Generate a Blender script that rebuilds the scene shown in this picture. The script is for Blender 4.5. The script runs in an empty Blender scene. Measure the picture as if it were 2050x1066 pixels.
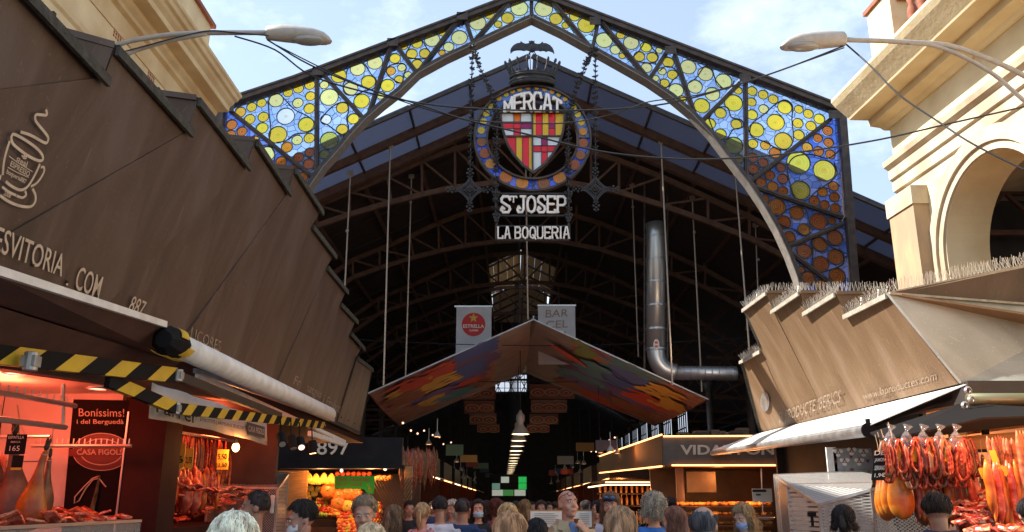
import bpy, bmesh, math, random
from mathutils import Vector, Matrix, Euler, noise
from mathutils.geometry import delaunay_2d_cdt
R = math.radians
random.seed(7)
scene = bpy.context.scene
# ------------------------------------------------------------------ camera, sky, sun, exposure
F = 1700.0; PITCH = math.atan(472/1700); CP, SP = math.cos(PITCH), math.sin(PITCH); EYE = 1.7
cam = bpy.data.cameras.new('camera'); camo = bpy.data.objects.new('camera', cam)
scene.collection.objects.link(camo); scene.camera = camo
camo.location = (0, 0, EYE); camo.rotation_euler = (R(90)+PITCH, 0, 0)
cam.sensor_width = 36; cam.lens = 36*F/2050; cam.clip_end = 3000; cam.clip_start = .05
SUN_EL, SUN_AZ = R(42), R(279)          # azimuth clockwise from +Y : the sun stands to the left and a little beyond
world = bpy.data.worlds.new('World'); scene.world = world; world.use_nodes = True
nt = world.node_tree; nt.nodes.clear()
out = nt.nodes.new('ShaderNodeOutputWorld'); bg = nt.nodes.new('ShaderNodeBackground')
sky = nt.nodes.new('ShaderNodeTexSky'); sky.sky_type = 'NISHITA'; sky.sun_disc = False
sky.sun_elevation = SUN_EL; sky.sun_rotation = SUN_AZ; sky.air_density = 1.3; sky.dust_density = 1.0; sky.ozone_density = 2.0
tc = nt.nodes.new('ShaderNodeTexCoord'); mp = nt.nodes.new('ShaderNodeMapping'); mp.inputs['Scale'].default_value = (1.2, 1.2, 2.2)
nz = nt.nodes.new('ShaderNodeTexNoise'); nz.inputs['Scale'].default_value = 2.6; nz.inputs['Detail'].default_value = 9; nz.inputs['Roughness'].default_value = .62
cr = nt.nodes.new('ShaderNodeValToRGB'); cr.color_ramp.elements[0].position = .50; cr.color_ramp.elements[1].position = .78
cr.color_ramp.elements[0].color = (.24, .24, .24, 1); cr.color_ramp.elements[1].color = (1, 1, 1, 1)
mx = nt.nodes.new('ShaderNodeMix'); mx.data_type = 'RGBA'; mx.inputs[7].default_value = (6.6, 7.4, 8.7, 1)
L = nt.links.new
L(tc.outputs['Generated'], mp.inputs[0]); L(mp.outputs[0], nz.inputs['Vector']); L(nz.outputs['Fac'], cr.inputs[0])
L(cr.outputs[0], mx.inputs[0]); L(sky.outputs[0], mx.inputs[6]); L(mx.outputs[2], bg.inputs[0]); L(bg.outputs[0], out.inputs[0])
bg.inputs[1].default_value = .098
sun = bpy.data.lights.new('sun', 'SUN'); suno = bpy.data.objects.new('sun', sun); scene.collection.objects.link(suno)
sun.energy = 4.9; sun.angle = R(.5); sun.color = (1, .93, .82)
sd = Vector((math.sin(SUN_AZ)*math.cos(SUN_EL), math.cos(SUN_AZ)*math.cos(SUN_EL), math.sin(SUN_EL)))
suno.rotation_euler = sd.to_track_quat('Z', 'Y').to_euler(); suno.location = (-30, -10, 40)
vs = scene.view_settings; vs.view_transform = 'Standard'; vs.look = 'None'; vs.exposure = 1.15; vs.gamma = 1
scene.cycles.max_bounces = 7; scene.cycles.transparent_max_bounces = 14
scene.cycles.caustics_reflective = False; scene.cycles.caustics_refractive = False
# ------------------------------------------------------------------ measuring helpers (points of the photograph on real planes)
def ray(u, v):
    x = (u-1025)/F; y = -(v-533)/F
    return Vector((x, CP-y*SP, SP+y*CP))
def PY(u, v, Y):
    d = ray(u, v); t = Y/d.y; return Vector((d.x*t, Y, EYE+d.z*t))
def PX(u, v, X):
    d = ray(u, v); t = X/d.x; return Vector((X, d.y*t, EYE+d.z*t))
def PZ(u, v, z):
    d = ray(u, v); t = (z-EYE)/d.z; return Vector((d.x*t, d.y*t, z))
def PP(u, v, X0, k, z0=3.1):            # on the leaning plane X = X0 + k (z - z0)
    d = ray(u, v); t = (X0+k*(EYE-z0))/(d.x-k*d.z); return Vector((d.x*t, d.y*t, EYE+d.z*t))
# ------------------------------------------------------------------ objects
WL = {}
def tag(o, label=None, cat=None, group=None, kind=None):
    if label: o['label'] = label
    if cat: o['category'] = cat
    if group: o['group'] = group
    if kind: o['kind'] = kind
    return o
def empty(name, loc, label=None, cat=None, group=None):
    o = bpy.data.objects.new(name, None); scene.collection.objects.link(o); o.location = loc; o.empty_display_size = .2
    WL[o.name] = Vector(loc); return tag(o, label, cat, group)
def link_mesh(name, me, m, parent=None, loc=(0, 0, 0)):
    o = bpy.data.objects.new(name, me); scene.collection.objects.link(o)
    if m is not None and len(me.materials) == 0: me.materials.append(m)
    w = Vector(loc)
    if parent is not None: o.parent = parent; o.location = w-WL[parent.name]
    else: o.location = w
    WL[o.name] = w; return o
def copy_tree(o, parent=None):
    c = o.copy(); scene.collection.objects.link(c)
    if parent is not None: c.parent = parent
    WL[c.name] = WL.get(o.name, Vector())
    for ch in [x for x in o.children]: copy_tree(ch, c)
    return c
def frame_of(d):
    d = Vector(d).normalized(); a = Vector((0, 0, 1)) if abs(d.z) < .95 else Vector((1, 0, 0))
    s = d.cross(a).normalized(); return s, s.cross(d).normalized()
class MB:
    def __init__(s): s.v = []; s.f = []; s.mi = []; s.cur = 0
    def add(s, vs, fs):
        n = len(s.v); s.v += [tuple(p) for p in vs]; s.f += [tuple(i+n for i in f) for f in fs]; s.mi += [s.cur]*len(fs); return s
    def poly(s, pts): return s.add(pts, [tuple(range(len(pts)))])
    def box(s, c, d, rot=None):
        c = Vector(c); x, y, z = d[0]/2, d[1]/2, d[2]/2
        p = [Vector((a*x, b*y, e*z)) for e in (-1, 1) for b in (-1, 1) for a in (-1, 1)]
        if rot is not None: p = [rot @ q for q in p]
        return s.add([c+q for q in p], [(0, 2, 3, 1), (4, 5, 7, 6), (0, 1, 5, 4), (2, 6, 7, 3), (0, 4, 6, 2), (1, 3, 7, 5)])
    def bb(s, a, b):
        a = Vector(a); b = Vector(b); return s.box((a+b)/2, [abs(b[i]-a[i]) for i in range(3)])
    def bar(s, a, b, w, h=None, up=None):
        a = Vector(a); b = Vector(b); h = h or w; d = (b-a).normalized()
        if up is None: sd_, u_ = frame_of(d)
        else:
            up = Vector(up); sd_ = d.cross(up).normalized(); u_ = sd_.cross(d).normalized()
        p = []
        for q in (a, b):
            for i, j in ((-1, -1), (1, -1), (1, 1), (-1, 1)): p.append(q+sd_*(i*w/2)+u_*(j*h/2))
        return s.add(p, [(0, 3, 2, 1), (4, 5, 6, 7), (0, 1, 5, 4), (1, 2, 6, 5), (2, 3, 7, 6), (3, 0, 4, 7)])
    def tube(s, pts, r, n=8, cap=True, flat=1.0, up=None):
        pts = [Vector(p) for p in pts]; m = len(pts); rr = r if isinstance(r, (list, tuple)) else [r]*m
        vs_ = []; pu = None
        for i, p in enumerate(pts):
            d = (pts[min(i+1, m-1)]-pts[max(i-1, 0)])
            if d.length < 1e-9: d = Vector((0, 0, 1))
            d.normalize()
            if pu is None: sd_, u_ = frame_of(d) if up is None else (d.cross(Vector(up)).normalized(), None)
            else: sd_ = d.cross(pu); sd_ = sd_.normalized() if sd_.length > 1e-6 else frame_of(d)[0]
            u_ = sd_.cross(d).normalized(); pu = u_
            for k in range(n):
                a = 2*math.pi*k/n; vs_.append(p+sd_*math.cos(a)*rr[i]+u_*math.sin(a)*rr[i]*flat)
        fs = [(i*n+k, i*n+(k+1) % n, (i+1)*n+(k+1) % n, (i+1)*n+k) for i in range(m-1) for k in range(n)]
        if cap: fs += [tuple(range(n-1, -1, -1)), tuple((m-1)*n+k for k in range(n))]
        return s.add(vs_, fs)
    def cyl(s, a, b, r, n=12): return s.tube([a, b], r, n)
    def ell(s, c, r, n=12, m=8, rot=None, fn=None):
        c = Vector(c); r = (r, r, r) if not isinstance(r, (list, tuple)) else r; vs_ = []
        for j in range(m+1):
            t = math.pi*j/m
            for k in range(n):
                a = 2*math.pi*k/n; q = Vector((math.sin(t)*math.cos(a), math.sin(t)*math.sin(a), math.cos(t)))
                if fn: q = fn(q)
                q = Vector((q.x*r[0], q.y*r[1], q.z*r[2]))
                if rot is not None: q = rot @ q
                vs_.append(c+q)
        return s.add(vs_, [(j*n+k, (j+1)*n+k, (j+1)*n+(k+1) % n, j*n+(k+1) % n) for j in range(m) for k in range(n)])
    def lathe(s, c, prof, n=16, axis='z', cap=True):
        c = Vector(c); vs_ = []
        for (r, h) in prof:
            for k in range(n):
                a = 2*math.pi*k/n
                q = Vector((r*math.cos(a), r*math.sin(a), h))
                if axis == 'y': q = Vector((q.x, q.z, q.y))
                if axis == 'x': q = Vector((q.z, q.x, q.y))
                vs_.append(c+q)
        m = len(prof); return s.add(vs_, [(i*n+k, i*n+(k+1) % n, (i+1)*n+(k+1) % n, (i+1)*n+k) for i in range(m-1) for k in range(n)])
    def prism(s, pts, off):              # closed outline + offset vector
        n = len(pts); off = Vector(off); a = [Vector(p) for p in pts]; b = [p+off for p in a]
        return s.add(a+b, [tuple(range(n-1, -1, -1)), tuple(range(n, 2*n))]+[(i, (i+1) % n, n+(i+1) % n, n+i) for i in range(n)])
    def build(s, name, m, parent=None, smooth=False, loc=None, bevel=0, solid=0, sub=0):
        ms = m if isinstance(m, (list, tuple)) else [m]
        if loc is None:
            xs = [[p[i] for p in s.v] for i in range(3)]; loc = Vector([(min(a)+max(a))/2 for a in xs])
        loc = Vector(loc); me = bpy.data.meshes.new(name); me.from_pydata([Vector(p)-loc for p in s.v], [], s.f)
        for mm in ms: me.materials.append(mm)
        if len(ms) > 1: me.polygons.foreach_set('material_index', s.mi)
        if smooth: me.polygons.foreach_set('use_smooth', [True]*len(s.f))
        bm = bmesh.new(); bm.from_mesh(me); bmesh.ops.recalc_face_normals(bm, faces=bm.faces); bm.to_mesh(me); bm.free()
        o = link_mesh(name, me, None, parent, loc)
        if solid: q = o.modifiers.new('s', 'SOLIDIFY'); q.thickness = solid; q.offset = -1
        if bevel: q = o.modifiers.new('b', 'BEVEL'); q.width = bevel; q.segments = 2; q.limit_method = 'ANGLE'
        if sub: q = o.modifiers.new('u', 'SUBSURF'); q.levels = sub; q.render_levels = sub
        return o
# ------------------------------------------------------------------ materials
def newmat(name):
    m = bpy.data.materials.new(name); m.use_nodes = True; return m, m.node_tree, m.node_tree.nodes['Principled BSDF']
def pm(name, col, rough=.6, metal=0, col2=None, scale=4, stretch=(1, 1, 1), bump=0, detail=6, contrast=(.35, .65), bscale=None, coords='Object', spec=None, rv=0, sheen=0):
    m, nt, b = newmat(name); N = nt.nodes.new; l = nt.links.new
    c3 = lambda c: (c[0], c[1], c[2], 1)
    b.inputs['Base Color'].default_value = c3(col); b.inputs['Roughness'].default_value = rough; b.inputs['Metallic'].default_value = metal
    if spec is not None: b.inputs['Specular IOR Level'].default_value = spec
    if col2 is not None or bump or rv:
        t = N('ShaderNodeTexCoord'); p = N('ShaderNodeMapping'); p.inputs['Scale'].default_value = stretch; l(t.outputs[coords], p.inputs[0])
        n = N('ShaderNodeTexNoise'); n.inputs['Scale'].default_value = scale; n.inputs['Detail'].default_value = detail; l(p.outputs[0], n.inputs['Vector'])
        if col2 is not None:
            r = N('ShaderNodeValToRGB'); r.color_ramp.elements[0].position = contrast[0]; r.color_ramp.elements[1].position = contrast[1]
            r.color_ramp.elements[0].color = c3(col); r.color_ramp.elements[1].color = c3(col2); l(n.outputs['Fac'], r.inputs[0]); l(r.outputs[0], b.inputs['Base Color'])
        if rv:
            q = N('ShaderNodeMapRange'); q.inputs[3].default_value = rough-rv; q.inputs[4].default_value = rough+rv; l(n.outputs['Fac'], q.inputs[0]); l(q.outputs[0], b.inputs['Roughness'])
        if bump:
            n2 = N('ShaderNodeTexNoise'); n2.inputs['Scale'].default_value = bscale or scale*4; n2.inputs['Detail'].default_value = 5; l(p.outputs[0], n2.inputs['Vector'])
            bb = N('ShaderNodeBump'); bb.inputs['Strength'].default_value = bump; bb.inputs['Distance'].default_value = .02; l(n2.outputs['Fac'], bb.inputs['Height']); l(bb.outputs[0], b.inputs['Normal'])
    return m
def em(name, col, st):
    m, nt, b = newmat(name); b.inputs['Base Color'].default_value = (col[0]*.8, col[1]*.8, col[2]*.8, 1)
    b.inputs['Emission Color'].default_value = (col[0], col[1], col[2], 1); b.inputs['Emission Strength'].default_value = st; return m
def rampmat(name, stops, rough=.6, scale=3, stretch=(1, 1, 1), detail=4, bump=0, coords='Object', interp='LINEAR', distortion=0, metal=0, trans=0):
    m, nt, b = newmat(name); N = nt.nodes.new; l = nt.links.new
    t = N('ShaderNodeTexCoord'); p = N('ShaderNodeMapping'); p.inputs['Scale'].default_value = stretch; l(t.outputs[coords], p.inputs[0])
    n = N('ShaderNodeTexNoise'); n.inputs['Scale'].default_value = scale; n.inputs['Detail'].default_value = detail; n.inputs['Distortion'].default_value = distortion; l(p.outputs[0], n.inputs['Vector'])
    r = N('ShaderNodeValToRGB'); r.color_ramp.interpolation = interp
    e = r.color_ramp.elements; e[0].position = stops[0][0]; e[0].color = (*stops[0][1], 1); e[1].position = stops[-1][0]; e[1].color = (*stops[-1][1], 1)
    for q in stops[1:-1]: k = e.new(q[0]); k.color = (*q[1], 1)
    l(n.outputs['Fac'], r.inputs[0]); l(r.outputs[0], b.inputs['Base Color']); b.inputs['Roughness'].default_value = rough; b.inputs['Metallic'].default_value = metal
    if bump:
        bb = N('ShaderNodeBump'); bb.inputs['Strength'].default_value = bump; bb.inputs['Distance'].default_value = .02; l(n.outputs['Fac'], bb.inputs['Height']); l(bb.outputs[0], b.inputs['Normal'])
    return m
# weathered brown sheet metal of the stall visors: streaks, scratches, stains
def visor_mat(name, ca, cb, cc, seed=0, sp=.35):
    m, nt, b = newmat(name); N = nt.nodes.new; l = nt.links.new
    t = N('ShaderNodeTexCoord'); p = N('ShaderNodeMapping'); p.inputs['Scale'].default_value = (.6, .95, .34); p.inputs['Location'].default_value = (seed, seed*2, 0); p.inputs['Rotation'].default_value = (R(14), 0, 0); l(t.outputs['Object'], p.inputs[0])
    n = N('ShaderNodeTexNoise'); n.inputs['Scale'].default_value = 1.7; n.inputs['Detail'].default_value = 6; n.inputs['Roughness'].default_value = .5; n.inputs['Distortion'].default_value = .8; l(p.outputs[0], n.inputs['Vector'])
    r = N('ShaderNodeValToRGB'); e = r.color_ramp.elements; e[0].position = .3; e[0].color = (*ca, 1); e[1].position = .72; e[1].color = (*cc, 1); k = e.new(.52); k.color = (*cb, 1); l(n.outputs['Fac'], r.inputs[0])
    # fine dust spots
    n2 = N('ShaderNodeTexNoise'); n2.inputs['Scale'].default_value = 40; n2.inputs['Detail'].default_value = 3; l(t.outputs['Object'], n2.inputs['Vector'])
    r2 = N('ShaderNodeValToRGB'); r2.color_ramp.elements[0].position = .62; r2.color_ramp.elements[1].position = .80; r2.color_ramp.elements[0].color = (0, 0, 0, 1); r2.color_ramp.elements[1].color = (.45, .45, .45, 1); l(n2.outputs['Fac'], r2.inputs[0])
    # scratches: very stretched noise threshold
    p3 = N('ShaderNodeMapping'); p3.inputs['Scale'].default_value = (1, 34, 1.6); p3.inputs['Rotation'].default_value = (R(22), 0, 0); l(t.outputs['Object'], p3.inputs[0])
    n3 = N('ShaderNodeTexNoise'); n3.inputs['Scale'].default_value = 1.4; n3.inputs['Detail'].default_value = 4; l(p3.outputs[0], n3.inputs['Vector'])
    r3 = N('ShaderNodeValToRGB'); r3.color_ramp.elements[0].position = .69; r3.color_ramp.elements[1].position = .76; r3.color_ramp.elements[0].color = (0, 0, 0, 1); r3.color_ramp.elements[1].color = (.55, .55, .55, 1); l(n3.outputs['Fac'], r3.inputs[0])
    p6 = N('ShaderNodeMapping'); p6.inputs['Scale'].default_value = (.4, 3.2, .30); p6.inputs['Rotation'].default_value = (R(-16), 0, 0); p6.inputs['Location'].default_value = (seed+3, seed, 1); l(t.outputs['Object'], p6.inputs[0])
    n6 = N('ShaderNodeTexNoise'); n6.inputs['Scale'].default_value = 1.5; n6.inputs['Detail'].default_value = 5; l(p6.outputs[0], n6.inputs['Vector'])
    r6 = N('ShaderNodeValToRGB'); r6.color_ramp.elements[0].position = .54; r6.color_ramp.elements[1].position = .78; r6.color_ramp.elements[0].color = (0, 0, 0, 1); r6.color_ramp.elements[1].color = (.17, .17, .17, 1); l(n6.outputs['Fac'], r6.inputs[0])
    a6 = N('ShaderNodeMath'); a6.operation = 'MAXIMUM'; l(r2.outputs[0], a6.inputs[0]); l(r6.outputs[0], a6.inputs[1])
    ad = N('ShaderNodeMath'); ad.operation = 'MAXIMUM'; l(a6.outputs[0], ad.inputs[0]); l(r3.outputs[0], ad.inputs[1])
    mx = N('ShaderNodeMix'); mx.data_type = 'RGBA'; mx.inputs[7].default_value = (cc[0]*2.2, cc[1]*2.2, cc[2]*2.2, 1); l(ad.outputs[0], mx.inputs[0]); l(r.outputs[0], mx.inputs[6]); l(mx.outputs[2], b.inputs['Base Color'])
    b.inputs['Roughness'].default_value = .5; b.inputs['Specular IOR Level'].default_value = sp
    bb = N('ShaderNodeBump'); bb.inputs['Strength'].default_value = .55; bb.inputs['Distance'].default_value = .06; l(n.outputs['Fac'], bb.inputs['Height']); l(bb.outputs[0], b.inputs['Normal'])
    return m
def glass_mat(name, col, ta=.4, tr=.35, rings=None, mosaic=False, var=.12):
    m = bpy.data.materials.new(name); m.use_nodes = True; nt = m.node_tree; nt.nodes.clear(); N = nt.nodes.new; l = nt.links.new
    o = N('ShaderNodeOutputMaterial'); T = N('ShaderNodeBsdfTransparent'); Q = N('ShaderNodeBsdfTranslucent'); D = N('ShaderNodeBsdfDiffuse'); G = N('ShaderNodeBsdfGlossy'); G.inputs['Roughness'].default_value = .12
    m1 = N('ShaderNodeMixShader'); m2 = N('ShaderNodeMixShader'); m3 = N('ShaderNodeMixShader'); m1.inputs[0].default_value = tr/(ta+tr) if ta+tr else 0; m2.inputs[0].default_value = 1-ta-tr; m3.inputs[0].default_value = .04
    l(T.outputs[0], m1.inputs[1]); l(Q.outputs[0], m1.inputs[2]); l(m1.outputs[0], m2.inputs[1]); l(D.outputs[0], m2.inputs[2]); l(m2.outputs[0], m3.inputs[1]); l(G.outputs[0], m3.inputs[2])
    tcn = N('ShaderNodeTexCoord'); rgb = None
    oi = N('ShaderNodeObjectInfo')
    if rings:
        # concentric swirl: distance from the roundel's own centre, slightly disturbed
        nn = N('ShaderNodeTexNoise'); nn.inputs['Scale'].default_value = 2.2; nn.noise_dimensions = '4D'; l(oi.outputs['Random'], nn.inputs['W']); l(tcn.outputs['Object'], nn.inputs['Vector'])
        ln = N('ShaderNodeVectorMath'); ln.operation = 'LENGTH'; l(tcn.outputs['Object'], ln.inputs[0])
        mu = N('ShaderNodeMath'); mu.operation = 'MULTIPLY_ADD'; mu.inputs[1].default_value = .45; l(nn.outputs['Fac'], mu.inputs[0]); l(ln.outputs['Value'], mu.inputs[2])
        sn = N('ShaderNodeMath'); sn.operation = 'SINE'; m5 = N('ShaderNodeMath'); m5.operation = 'MULTIPLY'; m5.inputs[1].default_value = 24; l(mu.outputs[0], m5.inputs[0]); l(m5.outputs[0], sn.inputs[0])
        rp = N('ShaderNodeMapRange'); rp.inputs[1].default_value = -1; rp.inputs[2].default_value = 1; l(sn.outputs[0], rp.inputs[0])
        r = N('ShaderNodeValToRGB'); r.color_ramp.elements[0].position = 0; r.color_ramp.elements[0].color = (*rings, 1); r.color_ramp.elements[1].position = .6; r.color_ramp.elements[1].color = (*col, 1); l(rp.outputs[0], r.inputs[0])
        r4 = N('ShaderNodeValToRGB'); r4.color_ramp.elements[0].position = .10; r4.color_ramp.elements[0].color = (.86, .72, .50, 1); r4.color_ramp.elements[1].position = .26; r4.color_ramp.elements[1].color = (1, 1, 1, 1)
        k = r4.color_ramp.elements.new(.93); k.color = (1, 1, 1, 1); k = r4.color_ramp.elements.new(.985); k.color = (.35, .3, .2, 1)
        mm = N('ShaderNodeMath'); mm.operation = 'MULTIPLY_ADD'; mm.inputs[1].default_value = .06; l(nn.outputs['Fac'], mm.inputs[0]); l(ln.outputs['Value'], mm.inputs[2]); l(mm.outputs[0], r4.inputs[0])
        x = N('ShaderNodeMix'); x.data_type = 'RGBA'; x.blend_type = 'MULTIPLY'; x.inputs[0].default_value = 1; l(r.outputs[0], x.inputs[6]); l(r4.outputs[0], x.inputs[7])
        hs = N('ShaderNodeHueSaturation'); mr = N('ShaderNodeMapRange'); mr.inputs[3].default_value = 1-var*.8; mr.inputs[4].default_value = 1+var*.5; l(oi.outputs['Random'], mr.inputs[0]); l(mr.outputs[0], hs.inputs['Value'])
        mh = N('ShaderNodeMapRange'); mh.inputs[3].default_value = .488; mh.inputs[4].default_value = .512; l(oi.outputs['Random'], mh.inputs[0]); l(mh.outputs[0], hs.inputs['Hue'])
        l(x.outputs[2], hs.inputs['Color']); rgb = hs.outputs[0]
    elif mosaic:
        v = N('ShaderNodeTexVoronoi'); v.feature = 'DISTANCE_TO_EDGE'; v.inputs['Scale'].default_value = mosaic; l(tcn.outputs['Object'], v.inputs['Vector'])
        v2 = N('ShaderNodeTexVoronoi'); v2.inputs['Scale'].default_value = mosaic; l(tcn.outputs['Object'], v2.inputs['Vector'])
        hs = N('ShaderNodeHueSaturation'); hs.inputs['Color'].default_value = (*col, 1); sx = N('ShaderNodeSeparateColor'); l(v2.outputs['Color'], sx.inputs[0])
        mr = N('ShaderNodeMapRange'); mr.inputs[3].default_value = .8; mr.inputs[4].default_value = 1.25; l(sx.outputs[0], mr.inputs[0]); l(mr.outputs[0], hs.inputs['Value'])
        ms = N('ShaderNodeMapRange'); ms.inputs[3].default_value = .8; ms.inputs[4].default_value = 1.1; l(sx.outputs[1], ms.inputs[0]); l(ms.outputs[0], hs.inputs['Saturation'])
        r = N('ShaderNodeValToRGB'); r.color_ramp.elements[0].position = .015; r.color_ramp.elements[0].color = (.06, .07, .12, 1); r.color_ramp.elements[1].position = .035; r.color_ramp.elements[1].color = (1, 1, 1, 1); l(v.outputs['Distance'], r.inputs[0])
        x = N('ShaderNodeMix'); x.data_type = 'RGBA'; x.blend_type = 'MULTIPLY'; x.inputs[0].default_value = 1; l(hs.outputs[0], x.inputs[6]); l(r.outputs[0], x.inputs[7]); rgb = x.outputs[2]
    for s in (T, Q, D):
        if rgb is not None: l(rgb, s.inputs['Color'])
        else: s.inputs['Color'].default_value = (*col, 1)
    l(m3.outputs[0], o.inputs[0]); return m
M = {}
M['iron'] = pm('dark_iron', (.035, .027, .024), .55, .2, (.075, .055, .045), 6, bump=.3)
M['ironblack'] = pm('black_iron', (.016, .015, .016), .55, .2, (.04, .038, .04), 9, bump=.5)
M['rust'] = pm('brown_painted_steel', (.082, .038, .024), .65, 0, (.13, .066, .04), 5, bump=.2)
M['white'] = pm('white_paint', (.74, .73, .70), .55, 0, (.60, .58, .54), 6)
M['letter'] = pm('cream_letter_paint', (.86, .82, .76), .6, 0, (.70, .66, .60), 7)
M['stone'] = pm('cream_plaster', (.82, .68, .42), .85, 0, (.60, .43, .23), 1.3, bump=.25, bscale=14, contrast=(.30, .72), detail=9)
M['stoner'] = pm('pale_plaster', (.76, .65, .42), .85, 0, (.58, .45, .25), 1.2, bump=.25, bscale=14, contrast=(.38, .78), detail=9)
M['stonew'] = pm('weathered_stone_white', (.62, .54, .40), .9, 0, (.34, .25, .16), 1.6, stretch=(1, 1, .5), bump=.3, contrast=(.35, .75), detail=8)
M['tile'] = pm('terracotta', (.36, .12, .06), .8, 0, (.25, .08, .05), 8)
M['asphalt'] = pm('paving', (.11, .10, .10), .8, 0, (.16, .15, .14), 2, bump=.2)
M['black'] = pm('black_paint', (.010, .010, .011), .75, spec=.15)
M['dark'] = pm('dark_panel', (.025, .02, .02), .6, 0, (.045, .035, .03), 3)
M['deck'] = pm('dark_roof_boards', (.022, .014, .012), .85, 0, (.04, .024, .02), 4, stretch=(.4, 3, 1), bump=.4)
M['skyglass'] = glass_mat('dusty_roof_glazing', (.22, .26, .36), .10, .34)
M['galv'] = pm('galvanised_steel', (.45, .46, .47), .38, .85, (.62, .62, .62), 7, rv=.12)
M['greymetal'] = pm('grey_paint_metal', (.30, .31, .32), .45, .5, (.42, .42, .42), 5)
M['lampgrey'] = pm('lamp_grey', (.42, .39, .36), .5, .1, (.50, .47, .43), 9)
M['wire'] = pm('black_cable', (.02, .022, .026), .6)
M['hyellow'] = pm('hazard_yellow', (.62, .42, .02), .55, 0, (.50, .33, .03), 6)
M['clear'] = glass_mat('clear_glass', (.9, .93, .93), .82, .03)
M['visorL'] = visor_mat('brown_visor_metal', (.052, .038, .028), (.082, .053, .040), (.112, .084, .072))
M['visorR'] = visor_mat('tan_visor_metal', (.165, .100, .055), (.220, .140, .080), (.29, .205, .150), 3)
M['visorG'] = visor_mat('grey_visor_metal', (.24, .25, .23), (.31, .32, .29), (.40, .40, .37), 5, .6)
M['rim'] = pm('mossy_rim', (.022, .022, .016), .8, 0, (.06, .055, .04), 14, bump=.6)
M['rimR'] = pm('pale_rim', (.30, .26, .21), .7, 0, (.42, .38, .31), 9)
M['paint'] = pm('faded_sign_paint', (.60, .50, .38), .7, 0, (.46, .37, .28), 14, contrast=(.3, .75))
M['faint'] = pm('ghost_sign_paint', (.40, .31, .23), .7, 0, (.25, .18, .13), 16, contrast=(.4, .6))
M['awnbrown'] = pm('brown_awning_cloth', (.075, .04, .035), .85, 0, (.10, .055, .048), 5)
M['cloth'] = pm('off_white_canvas', (.86, .80, .70), .85, 0, (.74, .67, .57), 3, bump=.15)
# ------------------------------------------------------------------ writing
def text_mesh(s, w, h, bold=0.0, ext=.004, align='L', slant=0):
    cu = bpy.data.curves.new('t', 'FONT'); cu.body = s; cu.size = 1; cu.extrude = 0; cu.offset = bold; cu.resolution_u = 3
    o = bpy.data.objects.new('t', cu); scene.collection.objects.link(o); bpy.context.view_layer.update()
    dg = bpy.context.evaluated_depsgraph_get(); me = bpy.data.meshes.new_from_object(o.evaluated_get(dg)); bpy.data.objects.remove(o); bpy.data.curves.remove(cu)
    xs = [v.co.x for v in me.vertices]; ys = [v.co.y for v in me.vertices]
    x0, x1, y0, y1 = min(xs), max(xs), min(ys), max(ys); vs_ = [((v.co.x-x0)/(x1-x0), (v.co.y-y0)/(y1-y0)) for v in me.vertices]; fs = [tuple(p.vertices) for p in me.polygons]
    bpy.data.meshes.remove(me); return vs_, fs
def text(name, s, o, xd, yd, m, parent, bold=0.0, off=.004):
    """the word s stretched from o along the vectors xd (its length) and yd (its height)"""
    o = Vector(o); xd = Vector(xd); yd = Vector(yd); n = xd.cross(yd).normalized()*off
    v, f = text_mesh(s, 1, 1, bold); b = MB(); b.add([o+xd*a+yd*c+n for a, c in v], f); return b.build(name, m, parent)
def text4(name, s, bl, br, tl, m, parent, bold=0.0, off=.004): return text(name, s, bl, Vector(br)-Vector(bl), Vector(tl)-Vector(bl), m, parent, bold, off)
G_ = dict(M=[[(0,0),(0,1),(.5,.3),(1,1),(1,0)]], E=[[(1,.85),(1,1),(0,1),(0,0),(1,0),(1,.15)],[(0,.52),(.75,.52)]],
 R=[[(0,0),(0,1),(.7,1),(1,.85),(1,.62),(.7,.5),(0,.5)],[(.5,.5),(1,0)]], C=[[(1,.75),(.85,1),(.2,1),(0,.8),(0,.2),(.2,0),(.85,0),(1,.25)]],
 A=[[(0,0),(.38,1),(.62,1),(1,0)],[(.15,.35),(.85,.35)]], T=[[(0,.85),(0,1),(1,1),(1,.85)],[(.5,1),(.5,0)]],
 S=[[(1,.8),(.8,1),(.25,1),(.05,.85),(.1,.66),(.9,.36),(1,.2),(.8,0),(.25,0),(0,.15),(.15,.32),(.35,.22)]],
 J=[[(.4,1),(1,1)],[(.8,1),(.8,.2),(.6,0),(.2,0),(0,.18),(.15,.36),(.35,.24)]], O=[[(.5,1),(.15,.9),(0,.65),(0,.35),(.15,.1),(.5,0),(.85,.1),(1,.35),(1,.65),(.85,.9),(.5,1)]],
 P=[[(0,0),(0,1),(.75,1),(1,.86),(1,.58),(.75,.45),(0,.45)]], L=[[(0,1),(0,0),(1,0),(1,.2)]], B=[[(0,0),(0,1),(.7,1),(.95,.85),(.95,.66),(.7,.52),(0,.52)],[(.7,.52),(1,.36),(1,.15),(.7,0),(0,0)]],
 Q=[[(.5,1),(.15,.9),(0,.65),(0,.35),(.15,.1),(.5,0),(.85,.1),(1,.35),(1,.65),(.85,.9),(.5,1)],[(.55,.3),(1.05,-.06)]], U=[[(0,1),(0,.2),(.2,0),(.8,0),(1,.2),(1,1)]], I=[[(.5,0),(.5,1)]])
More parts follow.
